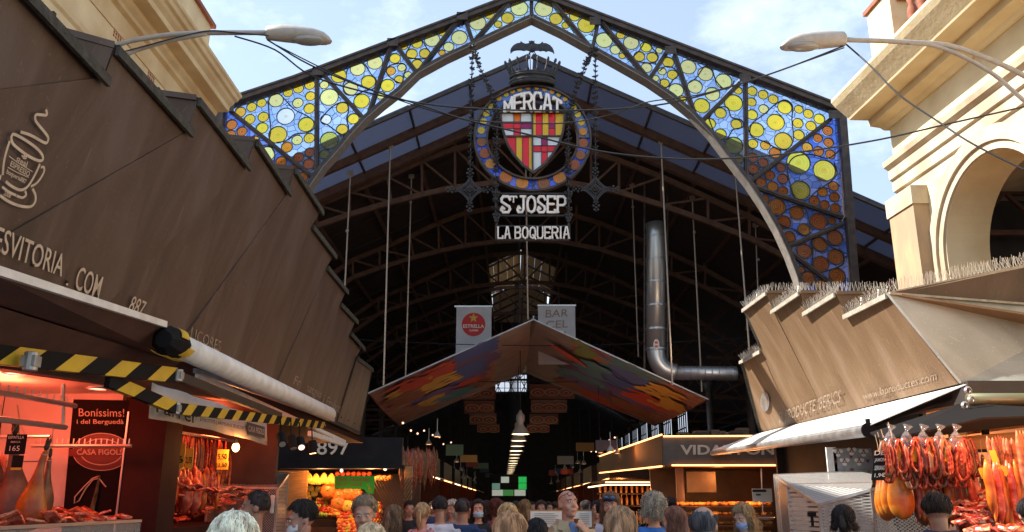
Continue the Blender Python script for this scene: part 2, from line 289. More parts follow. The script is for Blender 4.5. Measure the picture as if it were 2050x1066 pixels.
def iron_word(mb, s, fn, w, gap, th, depth, widths=None):
    """letters of thick strokes; fn maps (x, y) of the word (x in letter widths, y 0..1) to a point; th = stroke in metres"""
    x = 0
    for c in s:
        cw = (widths or {}).get(c, .35 if c == 'I' else 1.0)*w
        for st in G_.get(c, []):
            pts = [fn(x+p[0]*cw, p[1]) for p in st]
            if c == 'I': pts = [fn(x+cw/2, p[1]) for p in st]
            for a, b in zip(pts, pts[1:]):
                d = (b-a).normalized(); mb.bar(a-d*th*.36, b+d*th*.36, th, depth+random.uniform(0, .004), up=(0, 1, 0))
            if len(st) < 9 and c in 'MERATPLI':
                for q in (pts[0], pts[-1]):
                    mb.box(q, (th*1.5, depth+.006, th*.5))
        x += cw+gap
    return x-gap
# ================================================================== THE SETTING
g = MB(); g.bb((-300, -60, -.3), (300, 400, 0)); tag(g.build('ground', M['asphalt']), kind='structure')
# ---------------- left building (behind the stall): cornice, frieze, architrave, wall; runs along the alley
def extrude_profile(prof, y0, y1, m, name, parent, closed=True, skew=0):
    b = MB(); a = [Vector((x, y0, z)) for x, z in prof]; c = [Vector((x+skew*(y1-y0), y1, z)) for x, z in prof]; n = len(prof)
    b.add(a+c, [(i, i+1, n+i+1, n+i) for i in range(n-1)]+[tuple(range(n)), tuple(range(2*n-1, n-1, -1))]); return b.build(name, m, parent)
lb = empty('stone_building', (-8, 9, 0), 'warm cream stone building with layered cornice rising above the long brown stall visor', 'building')
prof = [(-12, 9.85), (-5.62, 9.85), (-5.63, 9.80), (-5.67, 9.77), (-5.70, 9.71), (-5.76, 9.69), (-5.79, 9.64), (-5.86, 9.58), (-5.87, 9.48), (-6.10, 9.47), (-6.12, 9.40), (-6.19, 9.35), (-6.21, 9.30), (-6.29, 9.27), (-6.32, 9.12), (-6.36, 9.0)]
extrude_profile(prof+[(-6.7, 9.0), (-12, 9.0)], 2.2, 16.1, M['stone'], 'cornice', lb)
b = MB(); b.bb((-12, 2.4, 8.37), (-6.38, 16.0, 8.997)); b.build('frieze', M['stone'], lb)
extrude_profile([(-12, 8.367), (-6.22, 8.367), (-6.24, 8.30), (-6.28, 8.26), (-6.28, 8.05), (-6.32, 8.03), (-6.32, 7.8), (-6.36, 7.78), (-6.36, 7.5), (-12, 7.5)], 2.3, 16.05, M['stone'], 'architrave', lb)
b = MB(); b.bb((-12, 2.5, 0), (-6.6, 15.9, 7.497)); b.build('wall', M['stone'], lb)
for y in (3.2, 6.4, 9.6, 12.8, 15.3):
    b = MB(); b.bb((-6.597, y-.35, 0), (-6.40, y+.35, 7.1)); b.bb((-6.597, y-.42, 7.1), (-6.37, y+.42, 7.497)); b.build('pilaster', M['stone'], lb)
for (u, v) in ((235, 67), (302, 154)):
    p = PX(u, v, -6.38); b = MB()
    for i in range(4):
        for j in range(4): b.bb((-6.39, p.y-.13+i*.075, p.z-.12+j*.06), (-6.372, p.y-.09+i*.075, p.z-.08+j*.06))
    b.build('vent_grille', M['tile'], lb)
b = MB(); b.bb((-7.2, 12.1, 9.85), (-5.95, 14.9, 10.75)); b.build('parapet_block', M['stone'], lb)
b = MB(); b.bb((-7.3, 12.0, 10.75), (-5.88, 15.0, 10.83)); b.build('parapet_coping', M['tile'], lb)
# ---------------- right building with the great arched window (its wall is turned a few degrees)
M['stoneb'] = pm('brown_stained_stone', (.36, .26, .17), .85, 0, (.52, .36, .20), 2.2, stretch=(1, 1, .4), bump=.3, contrast=(.45, .7), detail=8)
rb = empty('arcade_building', (9, 9, 0), 'pale sunlit stone building with deep cornice and tall arched opening on the right', 'building')
SK = -.075; Y1 = 15.6
def rp(u, v): q = PY(u, v, Y1); return (q.x, q.z)
pts = [(1664, 207), (1672, 216), (1684, 226), (1698, 238), (1700, 241), (1738, 242), (1741, 254), (1762, 257), (1770, 262)]
top = [rp(*p) for p in pts]
top = [(top[0][0], top[0][1]+.06)]+top
y0 = 1.5
extrude_profile([(14, top[0][1])]+top+[(14, top[-1][1])], Y1, y0, M['stoner'], 'cornice', rb, skew=SK)
fx = top[-1][0]+.06; fz = rp(1772, 330)[1]
b = MB()
def rbox(b, xa, ya, za, xb, yb, zb):     # box following the turned wall: x measured at Y1
    sh = lambda y: SK*(y-Y1)
    P = []
    for z in (za, zb):
        for (x, y) in ((xa, ya), (xb, ya), (xb, yb), (xa, yb)): P.append((x+sh(y), y, z))
    b.add(P, [(0, 3, 2, 1), (4, 5, 6, 7), (0, 1, 5, 4), (1, 2, 6, 5), (2, 3, 7, 6), (3, 0, 4, 7)])
rbox(b, fx, y0+.1, fz+.003, 14, Y1-.1, top[-1][1]-.003); b.build('frieze', M['stoner'], rb)
ax = rp(1763, 326)[0]
za = fz
arch_prof = [(14, za), (ax, za), (ax+.02, za-.10), (ax+.10, za-.16), (ax+.10, za-.36), (ax+.15, za-.38), (ax+.15, za-.60), (ax+.2, za-.62), (ax+.2, za-.86), (14, za-.86)]
extrude_profile(arch_prof, Y1-.05, y0+.05, M['stonew'], 'architrave', rb, skew=SK)
zb = za-.863; wx = 7.45                     # wall face at Y1
# wall with a round-headed opening: build as strips in the wall's own plane
cy, ch, rad = 12.8, 5.75, 1.36                # arch centre (Y), spring height, radius
wall = MB(); n = 28
def wp(y, z, dx=0): return Vector((wx+dx+SK*(y-Y1), y, z))
arc = [(cy-rad*math.cos(math.pi*i/n), ch+rad*math.sin(math.pi*i/n)) for i in range(n+1)]
for dx, flip in ((0, 0), (.75, 1)):
    for i in range(n):
        (ya, zc), (yb, zd) = arc[i], arc[i+1]
        wall.poly([wp(ya, zc, dx), wp(yb, zd, dx), wp(yb, zb, dx), wp(ya, zb, dx)])
    wall.poly([wp(y0+.2, 0, dx), wp(cy-rad, 0, dx), wp(cy-rad, zb, dx), wp(y0+.2, zb, dx)])
    wall.poly([wp(cy+rad, 0, dx), wp(Y1-.12, 0, dx), wp(Y1-.12, zb, dx), wp(cy+rad, zb, dx)])
path = [(cy-rad, 0)]+arc+[(cy+rad, 0)]
for (ya, zc), (yb, zd) in zip(path, path[1:]): wall.poly([wp(ya, zc, 0), wp(yb, zd, 0), wp(yb, zd, .75), wp(ya, zc, .75)])
wall.poly([wp(Y1-.12, 0, 0), wp(Y1-.12, 0, .75), wp(Y1-.12, zb, .75), wp(Y1-.12, zb, 0)])
wall.poly([wp(y0+.2, 0, 0), wp(y0+.2, 0, .75), wp(y0+.2, zb, .75), wp(y0+.2, zb, 0)])
wall.build('wall', M['stoner'], rb)
for k, (ra, rb_, pr) in enumerate(((rad+.02, rad+.16, .05), (rad+.16, rad+.26, .10), (rad+.26, rad+.42, .06))):
    mb = MB(); m_ = 32
    for i in range(m_+1):
        a = math.pi*i/m_
        for (r_, d_) in ((ra, -.001), (ra, -pr), (rb_, -pr), (rb_, -.001)):
            mb.v.append(tuple(wp(cy-r_*math.cos(a), ch+r_*math.sin(a), d_)))
    for i in range(m_):
        for j in range(3): mb.f.append((i*4+j, i*4+j+1, (i+1)*4+j+1, (i+1)*4+j)); mb.mi.append(0)
    for sg in (-1, 1):
        ya, yb = sorted((cy+sg*ra, cy+sg*rb_))
        vs_ = [wp(ya, z, d) for z in (0, ch) for d in (-.001, -pr)]+[wp(yb, z, d) for z in (0, ch) for d in (-.001, -pr)]
        mb.add(vs_, [(1, 3, 7, 5), (0, 2, 3, 1), (4, 5, 7, 6)])
    mb.build('arch_moulding', M['stonew'], rb)
for yc in (14.92, 10.2, 5.6):
    b = MB(); rbox(b, wx-.28, yc-.42, 0, wx-.003, yc+.42, zb-.35); b.build('pilaster', M['stoneb'], rb)
    b = MB(); rbox(b, wx-.31, yc-.46, zb-.35, wx-.002, yc+.46, zb-.002); b.build('pilaster_capital', M['stonew'], rb)
for (u, v) in ((1862, 90), (1770, 190)):
    p = PX(u, v, fx+SK*(12-Y1)); b = MB()
    for i in range(3): b.bb((p.x-.03, p.y-.15+i*.12, p.z-.14), (p.x+.05, p.y-.10+i*.12, p.z+.14))
    b.build('vent_slot', M['dark'], rb)
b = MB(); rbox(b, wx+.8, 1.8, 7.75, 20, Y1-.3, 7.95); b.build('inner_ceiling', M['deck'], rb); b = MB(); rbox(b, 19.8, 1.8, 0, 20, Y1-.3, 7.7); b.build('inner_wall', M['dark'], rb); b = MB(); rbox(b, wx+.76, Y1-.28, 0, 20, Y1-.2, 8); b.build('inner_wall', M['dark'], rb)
for yy in (6, 9, 12, 14.8):
    b = MB(); rbox(b, wx+.9, yy, 7.2, 19, yy+.12, 7.35); rbox(b, wx+.9, yy, 6.4, 19, yy+.12, 6.5)
    for q in range(8): xx = wx+1+q*1.4; b.bar((xx, yy+.05, 6.45), (xx+.7, yy+.05, 7.25), .07); b.bar((xx+.7, yy+.05, 7.25), (xx+1.4, yy+.05, 6.45), .07)
    b.build('inner_truss', M['rust'], rb)
# roof-top balustrade (terracotta)
zt = top[0][1]
b = MB(); rbox(b, top[0][0]+.12, 13.3, zt, top[0][0]+.85, 14.1, zt+1.0); b.build('parapet_pier', M['stoner'], rb)
b = MB(); rbox(b, top[0][0]+.07, 13.25, zt+1.0, top[0][0]+.9, 14.15, zt+1.08); b.build('parapet_coping', M['tile'], rb)
b = MB(); rbox(b, top[0][0]+.22, 6, zt+.78, top[0][0]+.48, 13.29, zt+.92); rbox(b, top[0][0]+.22, 6, zt+.001, top[0][0]+.48, 13.29, zt+.16); b.build('balustrade_rail', M['tile'], rb)
for i in range(22):
    y = 13.05-i*.32; b = MB(); b.lathe((top[0][0]+.35+SK*(y-Y1), y, zt+.165), [(.06, 0), (.09, .03), (.06, .08), (.10, .2), (.09, .3), (.05, .42), (.08, .5), (.05, .54), (.07, .6)], 10); b.build('baluster', M['tile'], rb, smooth=True)

# ================================================================== MARKET HALL
hall = empty('market_hall', (.6, 40, 0), 'dark iron market hall with glazed gable edge, arched trusses and timber roof', 'market hall')
YF = 20.0
apex = PY(1062, 106, YF); zl = PY(768, 233, YF); sl = (apex.z-zl.z)/(apex.x-zl.x)      # roof slope
CX = apex.x
def roofz(x, dz=0): return apex.z-abs(x-CX)*sl+dz
HW = 13.5
# glazed front strip (two rows of panes each side), mullions
for sg in (-1, 1):
    for (ya, yb) in ((YF, YF+1.35), (YF+1.45, YF+2.7)):
        b = MB()
        xs = [CX+sg*(.05+i*1.55) for i in range(9)]
        for xa, xb in zip(xs, xs[1:]):
            b.poly([(xa+sg*.02, ya, roofz(xa)), (xb-sg*.02, ya, roofz(xb)), (xb-sg*.02, yb, roofz(xb)), (xa+sg*.02, yb, roofz(xa))])
        b.build('roof_glazing', M['skyglass'], hall, solid=.012)
    b = MB(); xs = [CX+sg*(.05+i*1.55) for i in range(9)]
    for x in xs[1:]: b = MB(); b.bar((x, YF, roofz(x, -.03)), (x, YF+2.7, roofz(x, -.03)), .05, .07); b.build('glazing_bar', M['iron'], hall)
    for nm, yy, w in (('edge_beam', YF-.02, .07), ('rafter_beam', YF+1.4, .16), ('rafter_beam', YF+2.8, .2)):
        b = MB(); b.bar((CX+sg*.03, yy, roofz(CX, -.12)), (CX+sg*HW, yy, roofz(CX+sg*HW, -.12)), w, w*1.4); b.build(nm, M['rust'] if w > .1 else M['iron'], hall)
    # deck
    YB = 72
    for (ya, yb) in ((YF+2.9, 38), (51, YB)):
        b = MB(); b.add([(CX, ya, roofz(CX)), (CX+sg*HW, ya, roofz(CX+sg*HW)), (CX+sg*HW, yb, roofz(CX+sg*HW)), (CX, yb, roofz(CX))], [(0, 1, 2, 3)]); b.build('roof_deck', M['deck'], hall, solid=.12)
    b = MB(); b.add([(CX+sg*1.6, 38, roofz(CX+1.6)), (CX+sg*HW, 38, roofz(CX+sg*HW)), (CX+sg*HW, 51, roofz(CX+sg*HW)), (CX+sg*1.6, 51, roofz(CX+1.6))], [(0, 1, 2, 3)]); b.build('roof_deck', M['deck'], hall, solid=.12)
    b = MB()
    for i in range(1, 9):
        x = CX+sg*i*1.6; b.bar((x, YF+2.9, roofz(x, -.16)), (x, 70, roofz(x, -.16)), .09, .14)
    b.build('purlins', M['rust'], hall)
    b = MB()
    for i in range(24):
        y = YF+4.3+i*2; b.bar((CX+sg*.1, y, roofz(CX, -.07)), (CX+sg*HW, y, roofz(CX+sg*HW, -.07)), .07, .09)
    b.build('rafters', M['deck'], hall)
    # low side wing roofs and side walls
    zw = roofz(CX+sg*HW)
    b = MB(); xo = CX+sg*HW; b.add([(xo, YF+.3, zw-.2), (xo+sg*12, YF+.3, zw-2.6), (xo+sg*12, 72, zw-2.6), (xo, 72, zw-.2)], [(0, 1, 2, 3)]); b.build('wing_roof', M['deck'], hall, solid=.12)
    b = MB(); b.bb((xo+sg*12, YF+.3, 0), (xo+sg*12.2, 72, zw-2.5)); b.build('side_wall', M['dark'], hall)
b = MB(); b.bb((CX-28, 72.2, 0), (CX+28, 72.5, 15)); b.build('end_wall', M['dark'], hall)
# lantern of pale louvre boards over the gap in the deck
M['lantglass'] = glass_mat('daylight_inlet_sheet', (.40, .32, .22), .01, .28)  # translucent roof sheet added to let daylight into the lantern
M['board'] = pm('pale_louvre_boards', (.42, .33, .22), .8, 0, (.30, .22, .14), 3, stretch=(1, .4, 6), bump=.3)
for sg in (-1, 1):
    b = MB()
    for i in range(12):
        z = roofz(CX+1.6, .05+i*.145); x = CX+sg*(1.62+.02*i); b.bar((x, 38.1, z), (x, 51, z), .02, .137)
    b.build('louvre_boards', M['board'], hall)
b = MB()
for sg in (-1, 1):
    za_, zb_ = roofz(CX+1.6, 1.75), roofz(CX+1.6, 2.5)
    for i in range(5):
        f0, f1 = i/5, (i+.97)/5; b.poly([(CX+sg*1.9*(1-f0), 37.9, za_+(zb_-za_)*f0), (CX+sg*1.9*(1-f1), 37.9, za_+(zb_-za_)*f1), (CX+sg*1.9*(1-f1), 51.2, za_+(zb_-za_)*f1), (CX+sg*1.9*(1-f0), 51.2, za_+(zb_-za_)*f0)])
b.build('lantern_roof', M['lantglass'], hall, solid=.03)
b = MB(); zc_ = roofz(CX+1.6)
b.poly([(CX-1.6, 51.05, zc_), (CX+1.6, 51.05, zc_), (CX+1.7, 51.05, zc_+1.75), (CX, 51.05, zc_+2.45), (CX-1.7, 51.05, zc_+1.75)]); b.build('lantern_gable', M['board'], hall, solid=.05)
# arched trusses
UP = [(500, 500), (634, 411), (700, 385), (775, 354), (845, 322), (911, 298), (985, 285), (1062, 281), (1135, 288), (1183, 306), (1239, 322), (1324, 355), (1417, 397), (1500, 435), (1600, 488), (1690, 540)]
LO = [(500, 545), (634, 453), (700, 430), (784, 405), (845, 390), (911, 376), (985, 367), (1062, 363), (1135, 366), (1183, 374), (1239, 385), (1324, 411), (1417, 444), (1500, 477), (1600, 530), (1690, 585)]
YT = 23.2
upw = [PY(u, v, YT) for u, v in UP]; low = [PY(u, v, YT) for u, v in LO]
def truss(y, dz, s=1.0, wmul=1.0):
    b = MB(); o = Vector((0, y-YT, dz)); U = [p+o for p in upw]; W = [p+o for p in low]
    for q in (U, W):
        for a, c in zip(q, q[1:]): b.bar(a, c, .11*wmul, .15*wmul)
    for i in range(len(U)):
        b.bar(U[i], W[i], .07, .07)
        if i < len(U)-1:
            if i < 7: b.bar(W[i+1]+Vector((0, .01, 0)), U[i]+Vector((0, .01, 0)), .06, .06)
            else: b.bar(W[i]+Vector((0, .01, 0)), U[i+1]+Vector((0, .01, 0)), .06, .06)
    # strut up to the roof at every third node
    for i in range(1, len(U)-1, 2): b.bar(U[i], (U[i].x, y, roofz(U[i].x, -.15)), .08, .08)
    return b.build('roof_truss', M['rust'], hall)
for y, dz in ((YT, 0), (29, 0), (35, 0), (41, 0), (47, 0), (53, 0), (59, 0), (65, 0)): truss(y, dz)
# columns on both sides and cross bracing in the side bays
for i, y in enumerate((YT, 29, 35, 41, 47, 53, 59, 65)):
    for sg in (-1, 1):
        b = MB(); x = CX+sg*7.6; b.cyl((x, y, 0), (x, y, 6.6), .14, 12); b.lathe((x, y, 6.2), [(.14, 0), (.26, .2), (.26, .4)], 12); b.lathe((x, y, 0), [(.26, 0), (.26, .4), (.16, .5)], 12); b.build('column', M['iron'], hall)
        b = MB()
        b.bar((CX+sg*7.6, y, 6.6), (CX+sg*(HW+10), y, 6.0), .1, .14); b.bar((CX+sg*7.6, y, 7.5), (CX+sg*(HW+6), y, 7.0), .1, .14)
        for k in range(5): b.bar((CX+sg*(7.6+k*1.5), y+.02, 6.6-k*.055), (CX+sg*(8.35+k*1.5), y+.02, 7.45-k*.05), .06); b.bar((CX+sg*(9.1+k*1.5), y+.02, 6.55-k*.05), (CX+sg*(8.35+k*1.5), y+.02, 7.45-k*.05), .06)
        b.build('side_truss', M['rust'], hall)
# clerestory windows: right side and the far end (daylight outside)
M['winlight'] = em('daylit_window_pane', (.72, .80, .95), .42)
for k in range(7):
    y = 34+k*3.4; xw = 6.9; b = MB()
    b.bb((xw, y, 4.0), (xw+.03, y+1.7, 5.6)); f = b.build('clerestory_window', M['winlight'], hall)
    b = MB()
    for j in range(5): b.bb((xw-.05, y+j*.425-.02, 3.95), (xw-.003, y+j*.425+.02, 5.65))
    for j in range(4): b.bb((xw-.052, y, 4.0+j*.53-.02), (xw-.005, y+1.7, 4.0+j*.53+.02))
    b.build('glazing_grid', M['black'], f)
b = MB(); b.bb((CX-2.2, 72.1, 10.7), (CX+.75, 72.15, 12.1)); f = b.build('end_window', M['winlight'], hall)
b = MB()
for j in range(9): b.bb((CX-2.2+j*.55-.03, 71.9, 10.0), (CX-2.2+j*.55+.03, 71.98, 12.2))
for j in range(4): b.bar((CX-2.2+j*1.1, 71.9, 10.0), (CX-1.1+j*1.1, 71.9, 12.2), .07); b.bar((CX-2.2+j*1.1, 71.88, 12.2), (CX-1.1+j*1.1, 71.88, 10.0), .07)
b.build('glazing_grid', M['black'], f)
# pair of slim central lattice posts behind the hanging sign
# hanging rods
M['rod'] = pm('steel_rod', (.42, .34, .27), .5, .4)
RODS = [(782, 275, 768, 772, 21.4), (822, 405, 812, 757, 24), (695, 463, 690, 585, 22), (1052, 455, 1057, 640, 23), (1267, 415, 1278, 715, 25), (1323, 277, 1346, 772, 21.4), (1390, 465, 1405, 785, 24), (1472, 348, 1500, 700, 21.4), (1518, 520, 1522, 700, 24)]
for (a, b_, c, d, Y) in RODS:
    mb = MB(); p = PY(a, b_, Y); q = PY(c, d, Y); mb.cyl((p.x, Y, roofz(p.x, -.2)), q, .022, 6); mb.ell(p, .05, 8, 5); mb.box((p.x, Y, roofz(p.x, -.2)), (.16, .06, .12)); mb.build('hanging_rod', M['rod'], hall)
# ================================================================== STALL VISORS
def visor(name, label, rims, bottoms, pfun, mat, rimmat, lipw, outd, capdir, peak):
    root = empty(name, bottoms[0], label, 'stall canopy')
    pts = [(pfun(*a), pfun(*b)) for a, b in rims]
    n = len(pts); B = bottoms
    for i, (s, e) in enumerate(pts):
        poly = [B[i], B[i+1]]
        if i < n-1 and i >= peak: poly += [pts[i+1][0]]
        poly += [e, s]
        if 0 < i <= peak: poly += [pts[i-1][1]]
        mb = MB(); c = sum(poly, Vector())/len(poly)
        # subdivide the fan a little so that shading creases run down the sheet
        sh = outd*(.014 if i % 2 else -.004)
        k = len(poly)
        mb.add([p+sh*(1 if p.z > 3.3 else 0) for p in poly], [tuple(range(k))])
        mb.build('visor_panel', mat, root, solid=.02)
        lip = MB(); dn = Vector((0, 0, -1))
        lip.bar(s+outd*.03+Vector((0, 0, -lipw*.6)), e+outd*.05+Vector((0, 0, -lipw*.6)), .03, lipw*1.2, up=(0, 0, 1)); lip.bar(s, e+outd*.02, .08, .014, up=(0, 0, 1))
        lip.build('rim', rimmat, root)
        if i > 0 and i <= peak:
            cp = MB(); a = pts[i-1][1]; kk = s+capdir*.62+Vector((0, -.05, 0)) if capdir.x > 0 else PZ(*KP[i], s.z); cp.add([s, a, kk], [(0, 1, 2)]); cp.bar(s, kk, .04, .05); cp.build('step_cap', mat, root, solid=.015)
        # top deck behind the rim
        tp = MB(); inn = capdir*2.2
        tp.poly([s, e, e+inn+Vector((0, 0, -.35)), s+inn+Vector((0, 0, -.35))]); tp.build('top_sheet', mat, root, solid=.03)
    return root, pts
LX, LK = -3.2, .25; KP = {1: (112, 60), 2: (312, 186), 3: (442, 274), 4: (535, 333)}
LR = [((-60, -135), (205, 155)), ((228, 92), (375, 260)), ((393, 197), (492, 330)), ((510, 280), (575, 383)), ((588, 337), (640, 422)), ((623, 450), (667, 511)), ((653, 533), (691, 582)), ((680, 607), (711, 642)), ((700, 665), (725, 696)), ((713, 715), (742, 738))]
pl = lambda u, v: PP(u, v, LX, LK)
ends = [pl(*e) for _, e in LR]; yb = [1.6]+[p.y-o_ for p, o_ in zip(ends[:-1], (2.3, 1.9, 1.7, 1.5, 1.1, .8, .6, .5, .3))]+[PX(718, 873, -3.2).y]
bt = [Vector((-3.2, y, 3.1)) for y in yb]
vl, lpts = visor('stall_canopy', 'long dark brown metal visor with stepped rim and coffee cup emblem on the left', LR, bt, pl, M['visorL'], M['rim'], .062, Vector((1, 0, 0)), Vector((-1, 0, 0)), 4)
b = MB(); b.bar(bt[0]+Vector((.01, 0, -.02)), bt[-1]+Vector((.01, 0, -.02)), .05, .06); b.build('bottom_flange', M['rim'], vl)
e_ = lpts[-1][1]; b = MB(); b.bar(e_, bt[-1], .07, .05); b.build('end_flange', M['rim'], vl)
b = MB(); b.poly([e_, bt[-1], bt[-1]+Vector((-2.5, 0, 0)), e_+Vector((-2.5, 0, 0))]); b.build('end_sheet', M['visorL'], vl, solid=.02)
for i in (0, 1, 2, 5, 7):
    s, e = lpts[i]; p = s.lerp(e, .55); b = MB(); b.box(p+Vector((-.08, .02, .02)), (.16, .03, .12)); b.build('rim_bracket', M['rim'], vl)
# writing on the left visor lies in its sheet
def lp(u, v, off=.032): q = PP(u, v, LX, LK); return q+(Vector((0, 0, EYE))-q).normalized()*(off+.03)
def lline(name, pix, w, m=None, off=.032):
    b = MB(); P = [lp(u, v, off) for u, v in pix]
    nrm = Vector((1, 0, -LK)).normalized()
    vs_ = []
    for i, p in enumerate(P):
        d = (P[min(i+1, len(P)-1)]-P[max(i-1, 0)]).normalized(); s = d.cross(nrm).normalized()*w/2; vs_ += [p+s, p-s]
    b.add(vs_, [(2*i, 2*i+1, 2*i+3, 2*i+2) for i in range(len(P)-1)]); return b.build(name, m or M['paint'], vl)
def smooth(pts, k=6):
    out_ = []
    n = len(pts)
    for i in range(n-1):
        p0 = pts[max(i-1, 0)]; p1 = pts[i]; p2 = pts[i+1]; p3 = pts[min(i+2, n-1)]
        for j in range(k):
            t = j/k; out_.append(tuple(.5*((2*p1[a])+(-p0[a]+p2[a])*t+(2*p0[a]-5*p1[a]+4*p2[a]-p3[a])*t*t+(-p0[a]+3*p1[a]-3*p2[a]+p3[a])*t**3) for a in range(len(p1))))
    return out_+[tuple(pts[-1])]
sc_ = 330/733
def zz(l): return [(x*sc_, 180+y*sc_) for x, y in l]
emb = [([(205,88),(208,112),(185,112),(160,112),(158,135),(175,160),(200,190),(215,215),(208,236),(190,232),(155,212),(125,198),(92,188)], .018),
 ([(50,215),(58,198),(85,208),(125,232),(165,262),(188,290),(190,312),(170,315),(130,297),(85,265),(58,240),(50,215)], .018),
 ([(44,228),(30,270),(18,320),(12,380)], .018), ([(26,408),(50,428),(85,445),(112,440),(135,415),(160,370),(178,330)], .018),
 ([(182,345),(195,345),(196,365),(180,395),(160,418),(138,430)], .016),
 ([(10,432),(40,455),(72,470)], .016), ([(74,472),(100,480),(116,468),(112,450)], .016),
 ([(0,470),(40,498),(90,517),(135,520),(156,500),(158,470),(145,440)], .018), ([(0,400),(3,380)], .014), ([(100,300),(98,292),(104,298),(108,290),(110,299),(118,294),(115,306),(102,303)], .008)]
for l, w in emb: lline('cup_emblem', zz(smooth(l)), w)
lline('cup_emblem', zz([(40,295),(80,325),(145,365)]), .005); lline('cup_emblem', zz([(35,345),(80,370),(128,390)]), .005)
def ltext(name, s, bl, br, tl, m=None, bold=0, zc=True):
    f = (lambda q: zz([q])[0]) if zc else (lambda q: q)
    return text4(name, s, lp(*f(bl)), lp(*f(br)), lp(*f(tl)), m or M['paint'], vl, bold, .003)
ltext('cup_word', 'яeal', (68,318), (115,345), (76,293), bold=.01)
ltext('cup_word', 'ESPRESSO', (42,338), (126,388), (50,315), bold=.01)
ltext('cup_word', 'boqueria887', (24,378), (110,425), (32,352), bold=.01)
ltext('cup_word', '2008', (12,468), (42,482), (20,450), bold=.01)
ltext('web_address', 'DLICIESVITORIA', (-230,640), (272,832), (-205,520), bold=.005)
ltext('web_address', '.', (290,868), (300,872), (293,858))
ltext('web_address', 'COM', (328,885), (436,930), (352,782), bold=.005)
ltext('stall_number', '887', (566,985), (628,1012), (592,915), bold=.0)
ltext('faded_word', 'LICORES', (380, 678), (440, 705), (384, 655), M['faint'], zc=False)
ltext('faded_word', 'Formatges', (585, 775), (640, 803), (592, 752), M['faint'], zc=False)
ltext('faded_word', 'i Embotits', (645, 808), (688, 832), (650, 790), M['faint'], zc=False)
lline('round_mark', smooth([(702,805),(704,790),(712,780),(718,782),(718,800),(711,815),(704,816),(702,805)]), .03, M['faint'])
# ---- right visor
RX, RK = 5.4, -.45
RR = [((1778, 589), (1695, 632)), ((1674, 587), (1613, 627)), ((1602, 585), (1549, 623)), ((1536, 585), (1491, 620)), ((1524, 702), (1485, 724))]
prr = lambda u, v: PP(u, v, RX, RK)
c0 = PX(1925, 768, 5.45); ends = [prr(*e) for _, e in RR]; b4 = PX(1522, 868, 5.4)
yb = [c0.y, 11.9, 13.4, 14.8, 16.6, b4.y]; zbt = c0.z
btR = [Vector((5.42, y, zbt+(b4.z-zbt)*(y-c0.y)/(b4.y-c0.y))) for y in yb]
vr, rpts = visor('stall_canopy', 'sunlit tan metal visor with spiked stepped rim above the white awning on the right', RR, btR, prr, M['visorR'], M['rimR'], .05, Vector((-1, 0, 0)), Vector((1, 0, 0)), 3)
s_, e_ = rpts[-1]
b = MB(); b.bar(e_, btR[-1], .07, .05); b.build('end_flange', M['rim'], vr); b = MB(); b.bar(rpts[3][1], prr(1523, 695), .05, .05); b.build('end_flange', M['rim'], vr)
b = MB(); b.poly([e_, btR[-1], btR[-1]+Vector((2.5, 0, 0)), e_+Vector((2.5, 0, 0))]); b.poly([rpts[3][1], prr(1524, 702), prr(1524, 702)+Vector((2.5, 0, 0)), rpts[3][1]+Vector((2.5, 0, 0))]); b.build('end_sheet', M['visorR'], vr, solid=.02)
ct = rpts[0][0]
fr_b = [c0, PY(2200, 766, c0.y+.15)]; fr_t = PZ(2200, 622, ct.z)
b = MB(); b.poly([c0, fr_b[1], fr_t, ct]); b.build('front_panel', M['visorG'], vr, solid=.02)
up_ = PY(2200, 503, fr_t.y-.25)
b = MB(); b.poly([ct+Vector((0, -.02, .01)), fr_t+Vector((0, -.02, .01)), up_]); b.build('front_panel', M['visorL'], vr, solid=.02)
b = MB(); b.bar(ct+Vector((0, -.03, 0)), fr_t+Vector((0, -.03, 0)), .04, .03); b.bar(ct, up_, .06, .04); b.bar(c0, fr_b[1], .05, .05); b.build('front_rim', M['rimR'], vr)
b = MB(); b.bar(c0+Vector((-.02, -.02, 0)), ct+Vector((-.02, -.02, 0)), .03, .03); b.build('corner_seam', M['visorG'], vr)
b = MB(); b.poly([ct, up_, up_+Vector((1, 3, .1)), ct+Vector((2.6, 2.2, .1))]); b.build('top_sheet', M['visorR'], vr, solid=.03)
def rt(u, v, off=.05): q = PP(u, v, RX, RK); return q+(Vector((0, 0, EYE))-q).normalized()*off
text4('faded_word', 'EL PRODUCTE IBERICS', rt(1560, 847, .035), rt(1682, 806, .035), rt(1560, 826, .035), M['faint'], vr, 0, .003)
text4('web_address', 'www.laproductes.com', rt(1728, 806, .035), rt(1875, 766, .035), rt(1727, 787, .035), M['faint'], vr, 0, .003)
b = MB(); q = PP(1531, 805, RX, RK, 3.1); pts_ = [rt(1531+9*math.cos(a), 805+20*math.sin(a), .045) for a in [2*math.pi*i/20 for i in range(20)]]; b.poly(pts_); b.build('round_badge', M['greymetal'], vr)
text4('badge_word', 'BM', rt(1525, 811, .05), rt(1536, 809, .05), rt(1525, 798, .05), M['faint'], vr)
